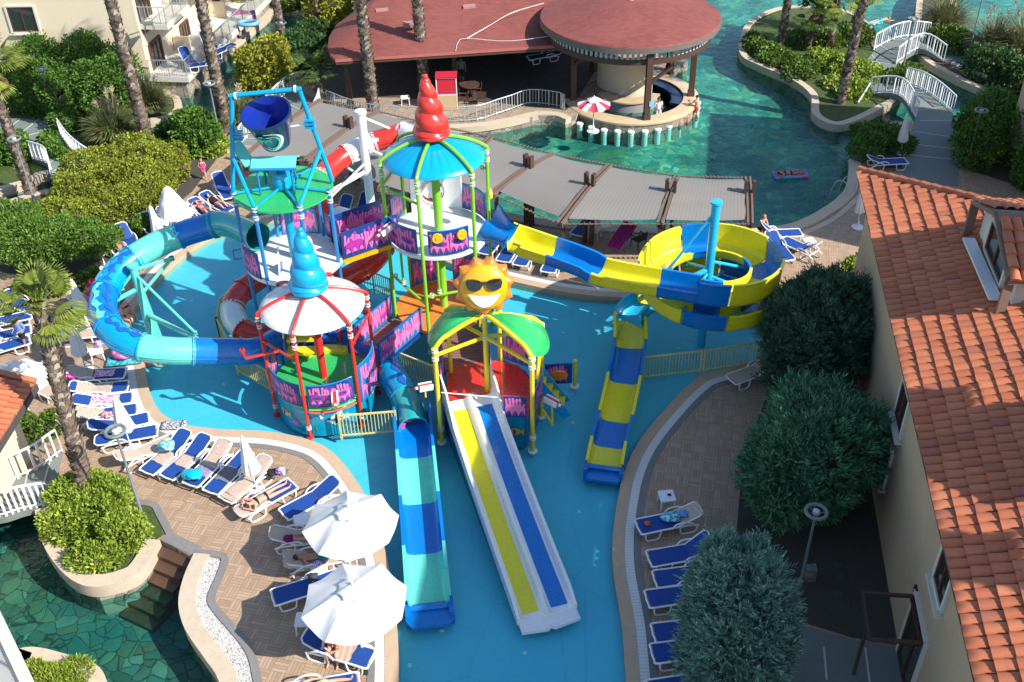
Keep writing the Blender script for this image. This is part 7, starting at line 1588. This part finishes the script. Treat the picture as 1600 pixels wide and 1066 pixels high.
def open_umb(c, z, r, label, m='canvas', n=8, rise=.55, rot=.2, group='open white sun umbrellas', stripes=None, bz=0):
    g = G(*c, z); T = thing('sun_umbrella', label, 'umbrella', (g.x, g.y, bz), rot, group); z -= bz; b = MB(); b.lathe([(0, 0), (.3, 0), (.32, .06), (.2, .1), (.04, .12), (.04, .4), (0, .4)], n=24); b.build('base', M_['white_plastic'], T)
    b = MB(); b.tube([(0, 0, 0), (0, 0, z+rise)], .024, 10); b.build('pole', M_['white_plastic'], T)
    for k in range(n): b = MB(); a = 2*PI*k/n; b.tube([(0, 0, z+rise-.05), (r*.98*math.cos(a), r*.98*math.sin(a), z-.01)], .011, 5); b.build('rib', M_['white_plastic'], T)
    b = MB(); vs = []; fs = []; ms = []; K, S = 8, 8
    for i in range(K+1):
        t = i/K
        for k in range(n*S):
            a = 2*PI*k/(n*S); f = (k % S)/S; pa = 2*PI*(k//S)/n; pb_ = 2*PI*((k//S)+1)/n; x = math.cos(pa)*(1-f)+math.cos(pb_)*f; y = math.sin(pa)*(1-f)+math.sin(pb_)*f; rr = r*(1-t)+.06*t
            sag = -.07*math.sin(PI*f)*math.sin(PI*min(1, t+.25))*(1-t)*1.6-.02*math.sin(PI*f)*(t == 0); vs.append((x*rr, y*rr, z+rise*(t**.92)+sag+.012*math.sin(k*1.1+i)))
    W = n*S; fs = [(i*W+k, i*W+(k+1) % W, (i+1)*W+(k+1) % W, (i+1)*W+k) for i in range(K) for k in range(W)]; ms = [((k//S) % 2 if stripes else 0) for i in range(K) for k in range(W)]
    b.add(vs, fs, ms); b.build('canopy', [M_[m]] if not stripes else stripes, T, 25)
    b = MB(); vs = []; 
    for i, (rr, zz) in enumerate(((.36, z+rise-.06), (.20, z+rise+.03), (.04, z+rise+.10))):
        for k in range(24): a = 2*PI*k/24; q = rr*(1+.12*math.cos(a*8)); vs.append((q*math.cos(a), q*math.sin(a), zz+.02*math.sin(a*4)))
    b.add(vs, [(i*24+k, i*24+(k+1) % 24, (i+1)*24+(k+1) % 24, (i+1)*24+k) for i in range(2) for k in range(24)]); b.build('vent_cap', M_[m], T, 60)
    b = MB(); b.lathe([(0, 0), (.03, .02), (.02, .08), (0, .1)], (0, 0, z+rise+.1), 8); b.build('finial', M_['white_plastic'], T); return T
open_umb((548, 818), 2.15, 1.33, 'upper of the two big open white umbrellas at the pool edge'); open_umb((554, 940), 2.15, 1.37, 'lower of the two big open white umbrellas at the pool edge', rot=.35)
open_umb((26, 592), 2.1, 1.15, 'open white umbrella behind the small tiled roof', rot=.1)
open_umb((928, 163), 1.55, .85, 'red and white striped parasol on the swim-up bar counter', n=12, rise=.28, group=None, stripes=[pm('red_parasol_cloth', (.55, .03, .06), .8), M_['canvas']], m='canvas', bz=.05)
def chair(px, py, rz, label, m='white_plastic', z0=0):
    g = G(px, py, .4+z0); g.z = z0; T = thing('garden_chair', label, 'chair', tuple(g), rz); mm = M_[m]; b = MB(); b.prism([(-.22, -.22), (.22, -.24), (.22, .24), (-.22, .22)], .40, .43); b.build('seat', mm, T)
    b = MB(); b.add([(-.22, -.22, .43), (-.22, .22, .43), (-.30, .2, .84), (-.30, -.2, .84), (-.25, -.22, .43), (-.25, .22, .43), (-.33, .2, .84), (-.33, -.2, .84)], [(0, 1, 2, 3), (7, 6, 5, 4), (0, 4, 5, 1), (3, 2, 6, 7), (1, 5, 6, 2), (0, 3, 7, 4)]); b.build('backrest', mm, T)
    for s in (-1, 1): b = MB(); b.tube([(-.27, s*.23, .62), (.2, s*.25, .62), (.22, s*.24, .42)], .022, 6); b.build('arm', mm, T)
    for x in (-.2, .2):
        for y in (-.21, .21): b = MB(); b.tube([(x, y, .41), (x*1.2, y*1.15, 0)], .02, 6); b.build('leg', mm, T)
chair(928, 360, 1.2, 'white plastic chair with dark bag under the pergola'); chair(944, 352, .4, 'white plastic chair with blue towel under the pergola'); chair(998, 374, 2.2, 'black chair right of the magenta air mattress', 'black'); chair(972, 148, -1.8, 'left white chair inside the bar', z0=-.6); chair(986, 148, -1.4, 'right white chair inside the bar', z0=-.6)
chair(232, 38, .2, 'grey green chair on the upper hotel balcony', 'grey_metal', 3.5)
T = thing('garden_table', 'dark table with chairs inside the restaurant', 'table', tuple(G(735, 152))); b = MB(); b.lathe([(0, .70), (.55, .70), (.55, .75), (0, .75)], n=24); b.build('tabletop', M_['brown_wood'], T); b = MB(); b.lathe([(.3, 0), (.06, .05), (.06, .70)], n=12); b.build('pedestal', M_['brown_wood'], T)
for k, (x, y) in enumerate(((722, 155), (752, 152), (744, 142), (724, 144))): chair(x, y, k*1.6, 'dark restaurant chair, '+['left of', 'right of', 'behind right of', 'behind left of'][k]+' the dark table', 'brown_wood')
# red kiosk board
T = thing('sign_board', 'red promotional stand with pale base behind the restaurant railing', 'stand', tuple(G(700, 168))); g = Vector((0, 0, 0)); b = MB(); b.box((0, 0, .42), (1.05, .7, .84)); b.build('base', pm('pale_wood', (.55, .40, .22), .6), T); b = MB(); b.box((0, -.30, 1.32), (1.05, .06, .95)); b.box((0, 0, 1.84), (1.15, .8, .09)); b.build('panel', pm('red_board', (.55, .02, .05), .5), T)
b = MB()
for x in (-.53, .53): b.box((x, -.32, .95), (.05, .05, 1.8))
for z in (.86, 1.78): b.box((0, -.335, z), (1.1, .04, .05))
b.build('frame', M_['white_plastic'], T)
# --- toys and small things
def floatmat(px, py, L_, W_, rz, label, m, z, tilt=0, name='air_mattress'):
    b = MB(); vs = []; n = 12
    for t in range(6): y = -W_/2+W_*(t+.5)/6; b.lathe([(0, -L_/2), (W_/13, -L_/2+.03), (W_/11, -L_/2+.1), (W_/11, L_/2-.1), (W_/13, L_/2-.03), (0, L_/2)], (0, y, 0), 10, 0, M=Matrix.Rotation(PI/2, 3, 'Y'))
    b.lathe([(0, -W_/2), (.06, -W_/2+.03), (.08, 0), (.06, W_/2-.03), (0, W_/2)], (L_/2-.1, 0, .03), 10, 0, M=Matrix.Rotation(PI/2, 3, 'X'))
    o = b.build(name, m, None, 60); g = G(px, py, z); o.location = g; o.rotation_euler = (0, tilt, rz); return tag(o, label, 'inflatable')
floatmat(972, 368, 1.5, .7, .9, 'magenta air mattress leaning under the pergola', M_['purple'], .5, -.45); floatmat(1235, 273, 1.7, .7, .05, 'cyan and pink air mattress carrying a sunbather on the river', pattm('cyan_pink_vinyl', (.02, .42, .50), (.55, .12, .45), 5), RW+.08)
floatmat(272, 664, .85, .42, .0, 'dark blue body board with coloured spots on the pool coping', pattm('spotted_blue', (.01, .015, .22), (.6, .65, .5), 30), .12, 0, 'body_board')
floatmat(195, 562, 1.3, .6, .15, 'turquoise patterned air mattress beside the pool toys', pattm('turq_pattern', (.0, .25, .32), (.1, .45, .6), 12), .15)
def ringfloat(px, py, R, r, label, m, z=.12, sx=1, rot=(0, 0, 0)):
    b = MB(); b.tube([Vector((R*math.cos(t*PI/12)*sx, R*math.sin(t*PI/12), 0)) for t in range(24)], r, 12, closed=True); o = b.build('swim_ring', m, None, 60); o.location = G(px, py, z); o.rotation_euler = rot; return tag(o, label, 'inflatable')
ringfloat(194, 548, .32, .15, 'pink inflatable ring with green trim beside the pool', pattm('pink_vinyl', (.62, .10, .35), (.6, .3, .5), 6), .38); ringfloat(188, 541, .18, .1, 'small green ring on top of the pink one', P['brightgreen'], .55); ringfloat(104, 603, .34, .10, 'magenta ring standing behind the first lounger', M_['purple'], .3, 1, (1.2, 0, .6)); ringfloat(388, 36, .42, .13, 'pale blue inflatable boat on the hotel terrace', pm('pale_blue_vinyl', (.15, .38, .6), .3), 1.0, 1.4)
def lump(px, py, s, label, m, z, name, cat):
    b = MB(); vs = []; n = 14; K = 7
    for i in range(K+1):
        for k in range(n): a = 2*PI*k/n; t = PI*i/K; q = 1+.18*math.sin(a*3+i*1.3)+.1*math.sin(a*5+i*2); vs.append((s[0]*math.sin(t)*math.cos(a)*q, s[1]*math.sin(t)*math.sin(a)*q, s[2]*(1-math.cos(t))))
    b.add(vs, [(i*n+(k+1) % n, i*n+k, (i+1)*n+k, (i+1)*n+(k+1) % n) for i in range(K) for k in range(n)]); o = b.build(name, m, None, 80); o.location = G(px, py, z); return tag(o, label, cat)
lump(262, 702, (.28, .22, .16), 'turquoise dolphin float on the lounger with blue backrest', bluepat, .5, 'pool_float', 'inflatable'); lump(302, 746, (.34, .24, .14), 'bright cyan patterned float at the foot of the beige towel lounger', M_['floatcyan'], .42, 'pool_float', 'inflatable'); lump(325, 684, (.09, .07, .03), 'small pink item on the blue backrest', M_['pinkcloth'], .55, 'sandal', 'clothing')
lump(168, 652, (.20, .17, .10), 'red and white bundled towel beside the closed umbrella', pattm('red_white', (.6, .05, .1), (.75, .6, .6), 16), .42, 'towel_bundle', 'towel'); lump(440, 742, (.17, .15, .15), 'white and purple bag above the sunbathing woman', purppat, .35, 'beach_bag', 'bag'); lump(452, 846, (.15, .12, .12), 'purple striped bag on the towel lounger under the umbrella', M_['darkpurple'], .5, 'beach_bag', 'bag')
lump(497, 882, (.14, .1, .06), 'small box and items on the white table', purppat, .42, 'small_box', 'box'); lump(1046, 774, (.06, .05, .025), 'dark sunglasses on the white table', M_['black'], .42, 'sunglasses', 'sunglasses'); lump(1048, 812, (.3, .18, .10), 'heap of patterned clothes on the shaded lounger', bluepat, .4, 'clothes', 'clothing'); lump(1068, 806, (.14, .14, .08), 'blue and white cloth on the shaded lounger', M_['bluecloth'], .44, 'clothes', 'clothing'); lump(1012, 820, (.10, .08, .06), 'orange item at the end of the shaded lounger', pm('orange_cloth', (.6, .12, .02), .8), .4, 'beach_toy', 'toy')
lump(490, 905, (.15, .13, .1), 'dark grey bag on the empty lounger beside the lower umbrella', pm('dark_bag', (.04, .045, .05), .8), .42, 'beach_bag', 'bag'); lump(571, 1050, (.09, .12, .04), 'pair of black sandals on the deck at the bottom', M_['black'], .0, 'sandals', 'shoes'); lump(155, 543, (.16, .12, .16), 'striped box on the white table by the toys', purppat, .42, 'box', 'box'); lump(148, 455, (.2, .2, .3), 'red cloth over the chair left of the tube slide', M_['redcloth'], .3, 'clothes', 'clothing'); lump(425, 740, (.22, .16, .06), 'black clothes beside the beige towel', M_['black'], .38, 'clothes', 'clothing'); lump(448, 738, (.06, .1, .03), 'grey sandals near the white bag', M_['grey_metal'], .02, 'sandals', 'shoes')
T = thing('pool_ladder', 'curved steel ladder rails at the river edge near the tiled roof', 'ladder', tuple(G(1318, 300)))
for dx in (0, 14):
    b = MB(); a = G(1312+dx, 306-dx*.5, 0); b.tube(cr([a+Vector((.25, -.1, 0)), a+Vector((.2, 0, .6)), a+Vector((-.15, .2, .65)), a+Vector((-.35, .3, 0)), a+Vector((-.35, .3, -1.2))], 4), .022, 7); b.build('rail', M_['grey_rail'], T)
rel(T)
T = tag((lambda b: (b.box((0, 0, .25), (.25, .25, .5)), b.build('stone_post', stonem('mossy_stone', (.12, .14, .12), (.3, .32, .28), 5)))[1])(MB()), 'pale mottled stone block behind the dark lamp post', 'stone'); T.location = G(1265, 905)
# white rocks along the far bank
for k in range(16):
    t = k/15; x = 1490+t*100; y = 100+t*42; r = random.uniform(.14, .24); b = MB(); pr = [(0, -r*.4), (r*.8, -r*.3), (r, 0), (r*.7, r*.45), (0, r*.6)]; b.lathe(pr, n=7, sx=random.uniform(.8, 1.2), sy=random.uniform(.7, 1.1)); o = b.build('rock', M_['trim'], None, 20); o.location = G(x, y, -.15); o.rotation_euler = (0, 0, k*1.3); tag(o, 'one of the white rocks lining the far river bank', 'rock', 'white rocks along the far river bank')
for k, (x, y) in enumerate(((1310, 880), (1316, 900), (1312, 925), (1320, 945))): b = MB(); r = .17; b.lathe([(0, -r*.4), (r*.8, -r*.3), (r, 0), (r*.7, r*.3), (0, r*.35)], n=8, sx=1.1, sy=.9); o = b.build('rock', pm('earthy_stone', (.06, .055, .05), .9), None, 20); o.location = G(x, y, .0); tag(o, 'one of the dark stepping stones in the shaded garden', 'rock', 'dark stones in the shaded garden')
# ================================================================== PEOPLE
def pose_stand(arm='down', lean=0, stride=.06):
    J = dict(pelvis=(0, 0, .92), belly=(.0, 0, 1.08), chest=(.01, 0, 1.27), neck=(.0, 0, 1.44), head=(.03, 0, 1.57), top=(.01, 0, 1.68))
    for s, n in ((1, 'L'), (-1, 'R')):
        J['sh'+n] = (0, s*.175, 1.38); J['hip'+n] = (0, s*.09, .88); J['kn'+n] = (.03+s*stride, s*.10, .48); J['an'+n] = (s*stride*1.6-.02, s*.10, .08); J['toe'+n] = (s*stride*1.6+.14, s*.12, .035)
        if arm == 'down': J['el'+n] = (-.03, s*.25, 1.11); J['wr'+n] = (.06, s*.26, .88)
        elif arm == 'counter': J['el'+n] = (.26, s*.22, 1.18); J['wr'+n] = (.46, s*.08, 1.22)
        elif arm == 'bent': J['el'+n] = (-.04, s*.26, 1.12); J['wr'+n] = (.20, s*.16, 1.08)
    return J
def pose_lie(front=False, knees=.0, arms='side', back=.0):
    J = dict(pelvis=(0, 0, .11), belly=(.17, 0, .12+back*.2), chest=(.35, 0, .13+back*.5), neck=(.51, 0, .13+back*.8), head=(.63, 0, .15+back), top=(.735, 0, .15+back*1.1))
    for s, n in ((1, 'L'), (-1, 'R')):
        J['sh'+n] = (.45, s*.175, .11+back*.7); J['hip'+n] = (-.03, s*.09, .11); J['kn'+n] = (-.42, s*.12, .10+knees); J['an'+n] = (-.80+knees*.6, s*.11, .06); J['toe'+n] = ((-.86, s*.13, .18) if not front else (-.93, s*.1, .03))
        if arms == 'side': J['el'+n] = (.20, s*.28, .09); J['wr'+n] = (-.03, s*.27, .08)
        elif arms == 'up': J['el'+n] = (.58, s*.36, .12+back); J['wr'+n] = (.72, s*.14, .13+back)
        elif arms == 'reach': J['el'+n] = (.66, s*.27, .08); J['wr'+n] = (.88, s*.22, .05)
    return J
def pose_sit(lean=.15, hands='knees', kx=.44, shank=.43):
    J = dict(pelvis=(0, 0, .10), belly=(.03, 0, .26), chest=(lean*.6, 0, .45), neck=(lean, 0, .61), head=(lean*1.25+.03, 0, .73), top=(lean*1.3+.02, 0, .84))
    for s, n in ((1, 'L'), (-1, 'R')):
        J['sh'+n] = (lean*.9, s*.175, .55); J['hip'+n] = (.03, s*.09, .09); J['kn'+n] = (kx, s*.13, .10); J['an'+n] = (kx-.02, s*.13, -shank+.09); J['toe'+n] = (kx+.13, s*.14, -shank+.04)
        if hands == 'knees': J['el'+n] = (lean*.9+.10, s*.24, .30); J['wr'+n] = (kx-.06, s*.10, .20)
        else: J['el'+n] = (lean+.22, s*.22, .38); J['wr'+n] = (lean+.42, s*.06, .42)
    return J
def person(label, loc, rz, J, skin, hair, clothes, s=1., fdir=(1, 0, 0), hairlen=0, tilt=None):
    """one continuous skinned body; clothes = [(name, joint chain, radii, material)]"""
    V = {k: Vector(v) for k, v in J.items()}; fd = Vector(fdir).normalized(); vs = []; es = []; rr = []
    def v(p, r, par=None): vs.append(tuple(p)); rr.append(r if isinstance(r, tuple) else (r, r)); (es.append((par, len(vs)-1)) if par is not None else None); return len(vs)-1
    p = v(V['pelvis'], (.135, .10)); b_ = v(V['belly'], (.12, .09), p); c = v(V['chest'], (.145, .105), b_); n = v(V['neck'], .052, c); h0 = v(V['neck'].lerp(V['head'], .5), .058, n); h = v(V['head'], (.078, .092), h0); v(V['top'], (.05, .06), h)
    v(V['head']+fd*.10-(V['top']-V['head'])*.12, .014, h)
    for sd in 'LR':
        sh = v(V['sh'+sd], .056, c); um = v(V['sh'+sd].lerp(V['el'+sd], .5), .046, sh); el = v(V['el'+sd], .037, um); wr = v(V['wr'+sd], .025, el); d = (V['wr'+sd]-V['el'+sd]).normalized(); sdv = d.cross(fd); sdv = sdv.normalized() if sdv.length > .1 else Vector((0, 1, 0)); cu = sdv.cross(d)
        pa = v(V['wr'+sd]+d*.055, (.034, .018), wr)
        for k in range(4):
            o = sdv*(.027-.018*k); q1 = V['wr'+sd]+d*(.10+.006*(k in (1, 2)))+o*1.1; f1 = v(q1, .0085, pa); v(q1+d*(.035+.01*(k in (1, 2)))+cu*.018, .007, f1)
        t1 = v(V['wr'+sd]+d*.06+sdv*.045, .010, pa); v(V['wr'+sd]+d*.095+sdv*.058+cu*.01, .008, t1)
        hp = v(V['hip'+sd], .090, p); th = v(V['hip'+sd].lerp(V['kn'+sd], .5), .072, hp); kn = v(V['kn'+sd], .052, th); cf = v(V['kn'+sd].lerp(V['an'+sd], .35), .052, kn); an = v(V['an'+sd], .034, cf); v(V['toe'+sd], (.030, .022), an)
    me = bpy.data.meshes.new('person'); me.from_pydata(vs, es, []); o = bpy.data.objects.new('person', me); COL.objects.link(o)
    md = o.modifiers.new('s', 'SKIN'); sv = me.skin_vertices[0].data
    for k, r in enumerate(rr): sv[k].radius = r
    sv[0].use_root = True; md.use_smooth_shade = True; ss = o.modifiers.new('u', 'SUBSURF'); ss.levels = ss.render_levels = 1
    dg = bpy.context.evaluated_depsgraph_get(); m2 = bpy.data.meshes.new_from_object(o.evaluated_get(dg)); m2.name = 'person'; o.modifiers.clear(); o.data = m2; m2.materials.clear(); m2.materials.append(M_[skin]); m2.polygons.foreach_set('use_smooth', [True]*len(m2.polygons))
    o.location = loc; o.rotation_euler = (0, 0, rz) if tilt is None else (tilt[0], tilt[1], rz); o.scale = (s, s, s); tag(o, label, 'person')
    b = MB(); up = (V['top']-V['head']).normalized(); c0 = V['head']+up*.02-fd*.018; sdv = up.cross(fd).normalized(); Mx = Matrix((fd, sdv, up)).transposed(); K = 7; pr = [(.098*math.sin(PI*.62*k/K)+.001, .105*math.cos(PI*.62*k/K)) for k in range(K+1)]; b.lathe(pr, c0, 16, M=Mx)
    if hairlen: b.tube([c0-fd*.07, c0-fd*.09-up*.12, c0-fd*.08-up*(.12+hairlen)], [.07, .06, .025], 8)
    b.build('hair', M_[hair], o, 80)
    for nm, ch, rad, mt in clothes:
        b = MB(); pts = []
        for it in ch:
            if isinstance(it, tuple): pts.append(V[it[0]].lerp(V[it[1]], it[2]))
            else: pts.append(V[it])
        sx = 1.25 if nm in ('shirt', 'swimsuit', 'bikini_top', 'waistband', 'dress') else 1
        if sx == 1: b.tube(cr(pts, 3), [rad[0]+(rad[1]-rad[0])*k/(3*(len(pts)-1)) for k in range(3*(len(pts)-1)+1)], 12, cap=True)
        else:
            t = (pts[-1]-pts[0]).normalized(); s1 = Vector((0, 1, 0)); u1 = s1.cross(t).normalized(); n_ = 16; P2 = cr(pts, 3); q = []
            for k, c in enumerate(P2): r = rad[0]+(rad[1]-rad[0])*k/(len(P2)-1); q += [c+s1*r*1.22*math.cos(2*PI*j/n_)+u1*r*.9*math.sin(2*PI*j/n_) for j in range(n_)]
            b.add(q, [(k*n_+j, k*n_+(j+1) % n_, (k+1)*n_+(j+1) % n_, (k+1)*n_+j) for k in range(len(P2)-1) for j in range(n_)]+[tuple(range(n_-1, -1, -1)), tuple((len(P2)-1)*n_+j for j in range(n_))])
        b.build(nm, mt, o, 80)
    return o
def shorts(m, k=.45, r=.095): return [('waistband', [('pelvis', 'belly', -.3), ('pelvis', 'belly', .45)], (.145, .13), m)]+[('trouser_leg', ['hip'+s, ('hip'+s, 'kn'+s, k)], (r+.008, r-.006), m) for s in 'LR']
def shirt(m): return [('shirt', [('pelvis', 'belly', .1), 'belly', 'chest', ('chest', 'neck', .55)], (.142, .125), m)]+[('sleeve', ['sh'+s, ('sh'+s, 'el'+s, .7)], (.070, .056), m) for s in 'LR']
def bikini(m): return [('waistband', [('pelvis', 'belly', -.25), ('pelvis', 'belly', .15)], (.142, .135), m), ('bikini_top', [('belly', 'chest', .75), ('chest', 'neck', .12)], (.133, .134), m)]
def suit(m): return [('swimsuit', [('pelvis', 'belly', -.3), 'belly', 'chest', ('chest', 'neck', .3)], (.145, .128), m)]
def facing(a, b): d = G(*b)-G(*a); return math.atan2(d.y, d.x)
B_ = M_
person('man standing on the left deck in a light blue shirt and black shorts', G(42, 546), -1.9, pose_stand('bent'), 'skin2', 'hair', shirt(B_['bluecloth'])+shorts(B_['black'], .6), .88)
person('child in a pale green shirt standing half behind the shaggy palm trunk', G(90, 572), -2.6, pose_stand('down'), 'skin2', 'hair', shirt(B_['greencloth'])+shorts(B_['black'], .6), .80)
person('girl in a pink swimsuit walking on the path by the lime hedge', G(320, 281), -1.2, pose_stand('bent', 0, .12), 'skin', 'hair2', suit(B_['pinkcloth'])+[('skirt', ['pelvis', ('hipL', 'hipR', .5), ('knL', 'hipR', .5)], (.13, .17), B_['pinkcloth'])], .66, hairlen=.15)
person('small child in dark shorts walking beside the lime hedge', G(294, 278), -.9, pose_stand('down', 0, .14), 'skin2', 'hair', shorts(B_['black']), .55)
def onl(head, foot, z=.36): h, f = G(*head, z), G(*foot, z); c = (h+f)/2; c.z = z-.03; return c, math.atan2((h-f).y, (h-f).x)
c, r = onl((378, 800), (452, 758)); person('woman in a black bikini sunbathing on her back with arms bent behind her head', c, r, pose_lie(arms='up', back=.03), 'skin', 'hair', bikini(B_['black']), .98, (0, 0, 1))
c, r = onl((452, 882), (542, 864)); person('man in teal shorts lying in the shade of the upper open umbrella', c+Vector((.05, 0, .02)), r, pose_lie(arms='side', back=.12, knees=.1), 'skin2', 'hair', shorts(B_['tealcloth']), .98, (0, 0, 1))
c, r = onl((440, 842), (508, 836)); person('bather mostly hidden under the upper open umbrella', c+Vector((.45, 0, .02)), r+PI, pose_lie(arms='side'), 'skin', 'hair', shorts(B_['redcloth']), .95, (0, 0, 1))
person('woman in a red swimsuit sitting on the lounger below the lower open umbrella', G(524, 1012, .40)+Vector((0, .1, -.02)), -1.75, pose_sit(.22, 'knees', .40, .40), 'skin', 'hair', suit(B_['redcloth']), .98, hairlen=.12)
c, r = onl((440, 1086), (560, 1066)); person('sunbather with a pink hat at the bottom edge of the photo', c, r, pose_lie(arms='side', back=.05), 'skin', 'hair2', [('hat', [('head', 'top', .2), ('head', 'top', 1.1)], (.12, .08), B_['pinkcloth'])]+shorts(B_['greencloth']), .98, (0, 0, 1))
person('child in a pink and blue swimsuit climbing at the mouth of the turquoise slide', G(626, 672, .25)+Vector((0, .1, -.15)), .9, pose_sit(.30, 'front', .25, .35), 'skin', 'hair', suit(B_['pinkcloth']), .72)
person('woman sitting at the pool edge behind the turquoise mast', G(200, 492, .05)-Vector((0, 0, .04)), -.6, pose_sit(-.10, 'knees', .42, .25), 'skin', 'hair', bikini(B_['black']), .92, hairlen=.15)
c, r = onl((316, 308), (362, 330)); person('woman in a black swimsuit sunbathing at the upper left', c, r, pose_lie(arms='side', back=.14, knees=.12), 'skin', 'hair', suit(B_['black']), .95, (0, 0, 1))
c, r = onl((300, 318), (338, 342)); person('pink skinned sunbather on the lounger by the half open umbrella', c, r, pose_lie(arms='up', back=.14, knees=.18), 'skin', 'hair2', bikini(B_['redcloth']), .92, (0, 0, 1))
c, r = onl((172, 382), (205, 402)); person('bather sitting up on the lounger behind the tube slide', c-Vector((0, 0, .02)), r+PI, pose_sit(-.18, 'knees', .45, .2), 'skin2', 'hair', shorts(B_['tealcloth']), .9)
person('bather in a dark cap reclining left of the tube slide', G(146, 470, .4)-Vector((0, 0, .03)), -.4, pose_sit(-.20, 'knees', .45, .3), 'skin2', 'hair', suit(B_['redcloth']), .95)
person('swimmer wading in the pool just below the tube slide', G(228, 566, -.1)-Vector((0, 0, .16)), .1, pose_lie(True, arms='reach'), 'skin', 'hair', shorts(B_['redcloth']), .8, (0, 0, -1))
wz = RW
person('man in red trunks leaning on the right side of the swim-up bar', G(1087, 176, -.3)+Vector((.02, 0, -.55)), 2.6, pose_stand('counter'), 'skin', 'hair', shorts(B_['redcloth']), .92)
person('bather in green shorts sitting at the front right of the bar', G(1064, 192, -.4)+Vector((0, 0, -.35)), 1.9, pose_sit(.16, 'front'), 'skin2', 'hair', shorts(B_['tealcloth']), .95)
person('bather in a pink top sitting beside the one in green shorts', G(1076, 186, -.4)+Vector((0, 0, -.35)), 2.2, pose_sit(.14, 'front'), 'skin2', 'hair', bikini(B_['pinkcloth']), .9, hairlen=.15)
person('bartender in white clothes behind the front post of the bar', Vector((8.1, 51.9, -.9)), -1.2, pose_stand('bent'), 'skin2', 'hair', shirt(B_['whitecloth'])+shorts(B_['whitecloth'], .95), .95)
person('man in a pale shirt standing in the dark restaurant behind the red stand', G(722, 130), -1.6, pose_stand('down'), 'skin2', 'hair', shirt(pm('grey_green_cloth', (.22, .28, .22), .9))+shorts(B_['black'], .95), .92)
person('woman in a bikini lying on the cyan and pink air mattress', Vector(G(1235, 273, RW+.1))-Vector((0, 0, .02)), .1+PI, pose_lie(arms='up', knees=.1), 'skin2', 'hair', bikini(B_['black']), .9, (0, 0, 1))
person('swimmer in cyan shorts floating on a blue board at the top right', G(1376, 33, RW+.06)-Vector((0, 0, .06)), .35, pose_lie(True, arms='reach'), 'skin', 'hair2', shorts(B_['floatcyan']), .95, (0, 0, -1))
floatmat(1368, 36, .9, .5, .35, 'blue board under the far swimmer', M_['floatcyan'], RW+.03, 0, 'body_board')
person('bather resting in the shade under the spiral slide', G(1145, 402, .35), 2.8, pose_sit(-.15, 'knees'), 'skin2', 'hair', shorts(B_['whitecloth']), .92)
person('bather behind the rim of the spiral slide beside the river loungers', G(1188, 358, .35), -1.0, pose_sit(.1, 'knees'), 'skin', 'hair2', shorts(B_['black']), .9)
for k, (x, y) in enumerate(((472, 42), (455, 58))): person('swimmer in the pond behind the restaurant, '+['right of the other', 'left of the other'][k], G(x, y, RW)-Vector((0, 0, 1.15)), 1.+k, pose_stand('bent'), 'skin', 'hair', shorts(B_['redcloth']), .9)
# tidy: parts must never stay at top level
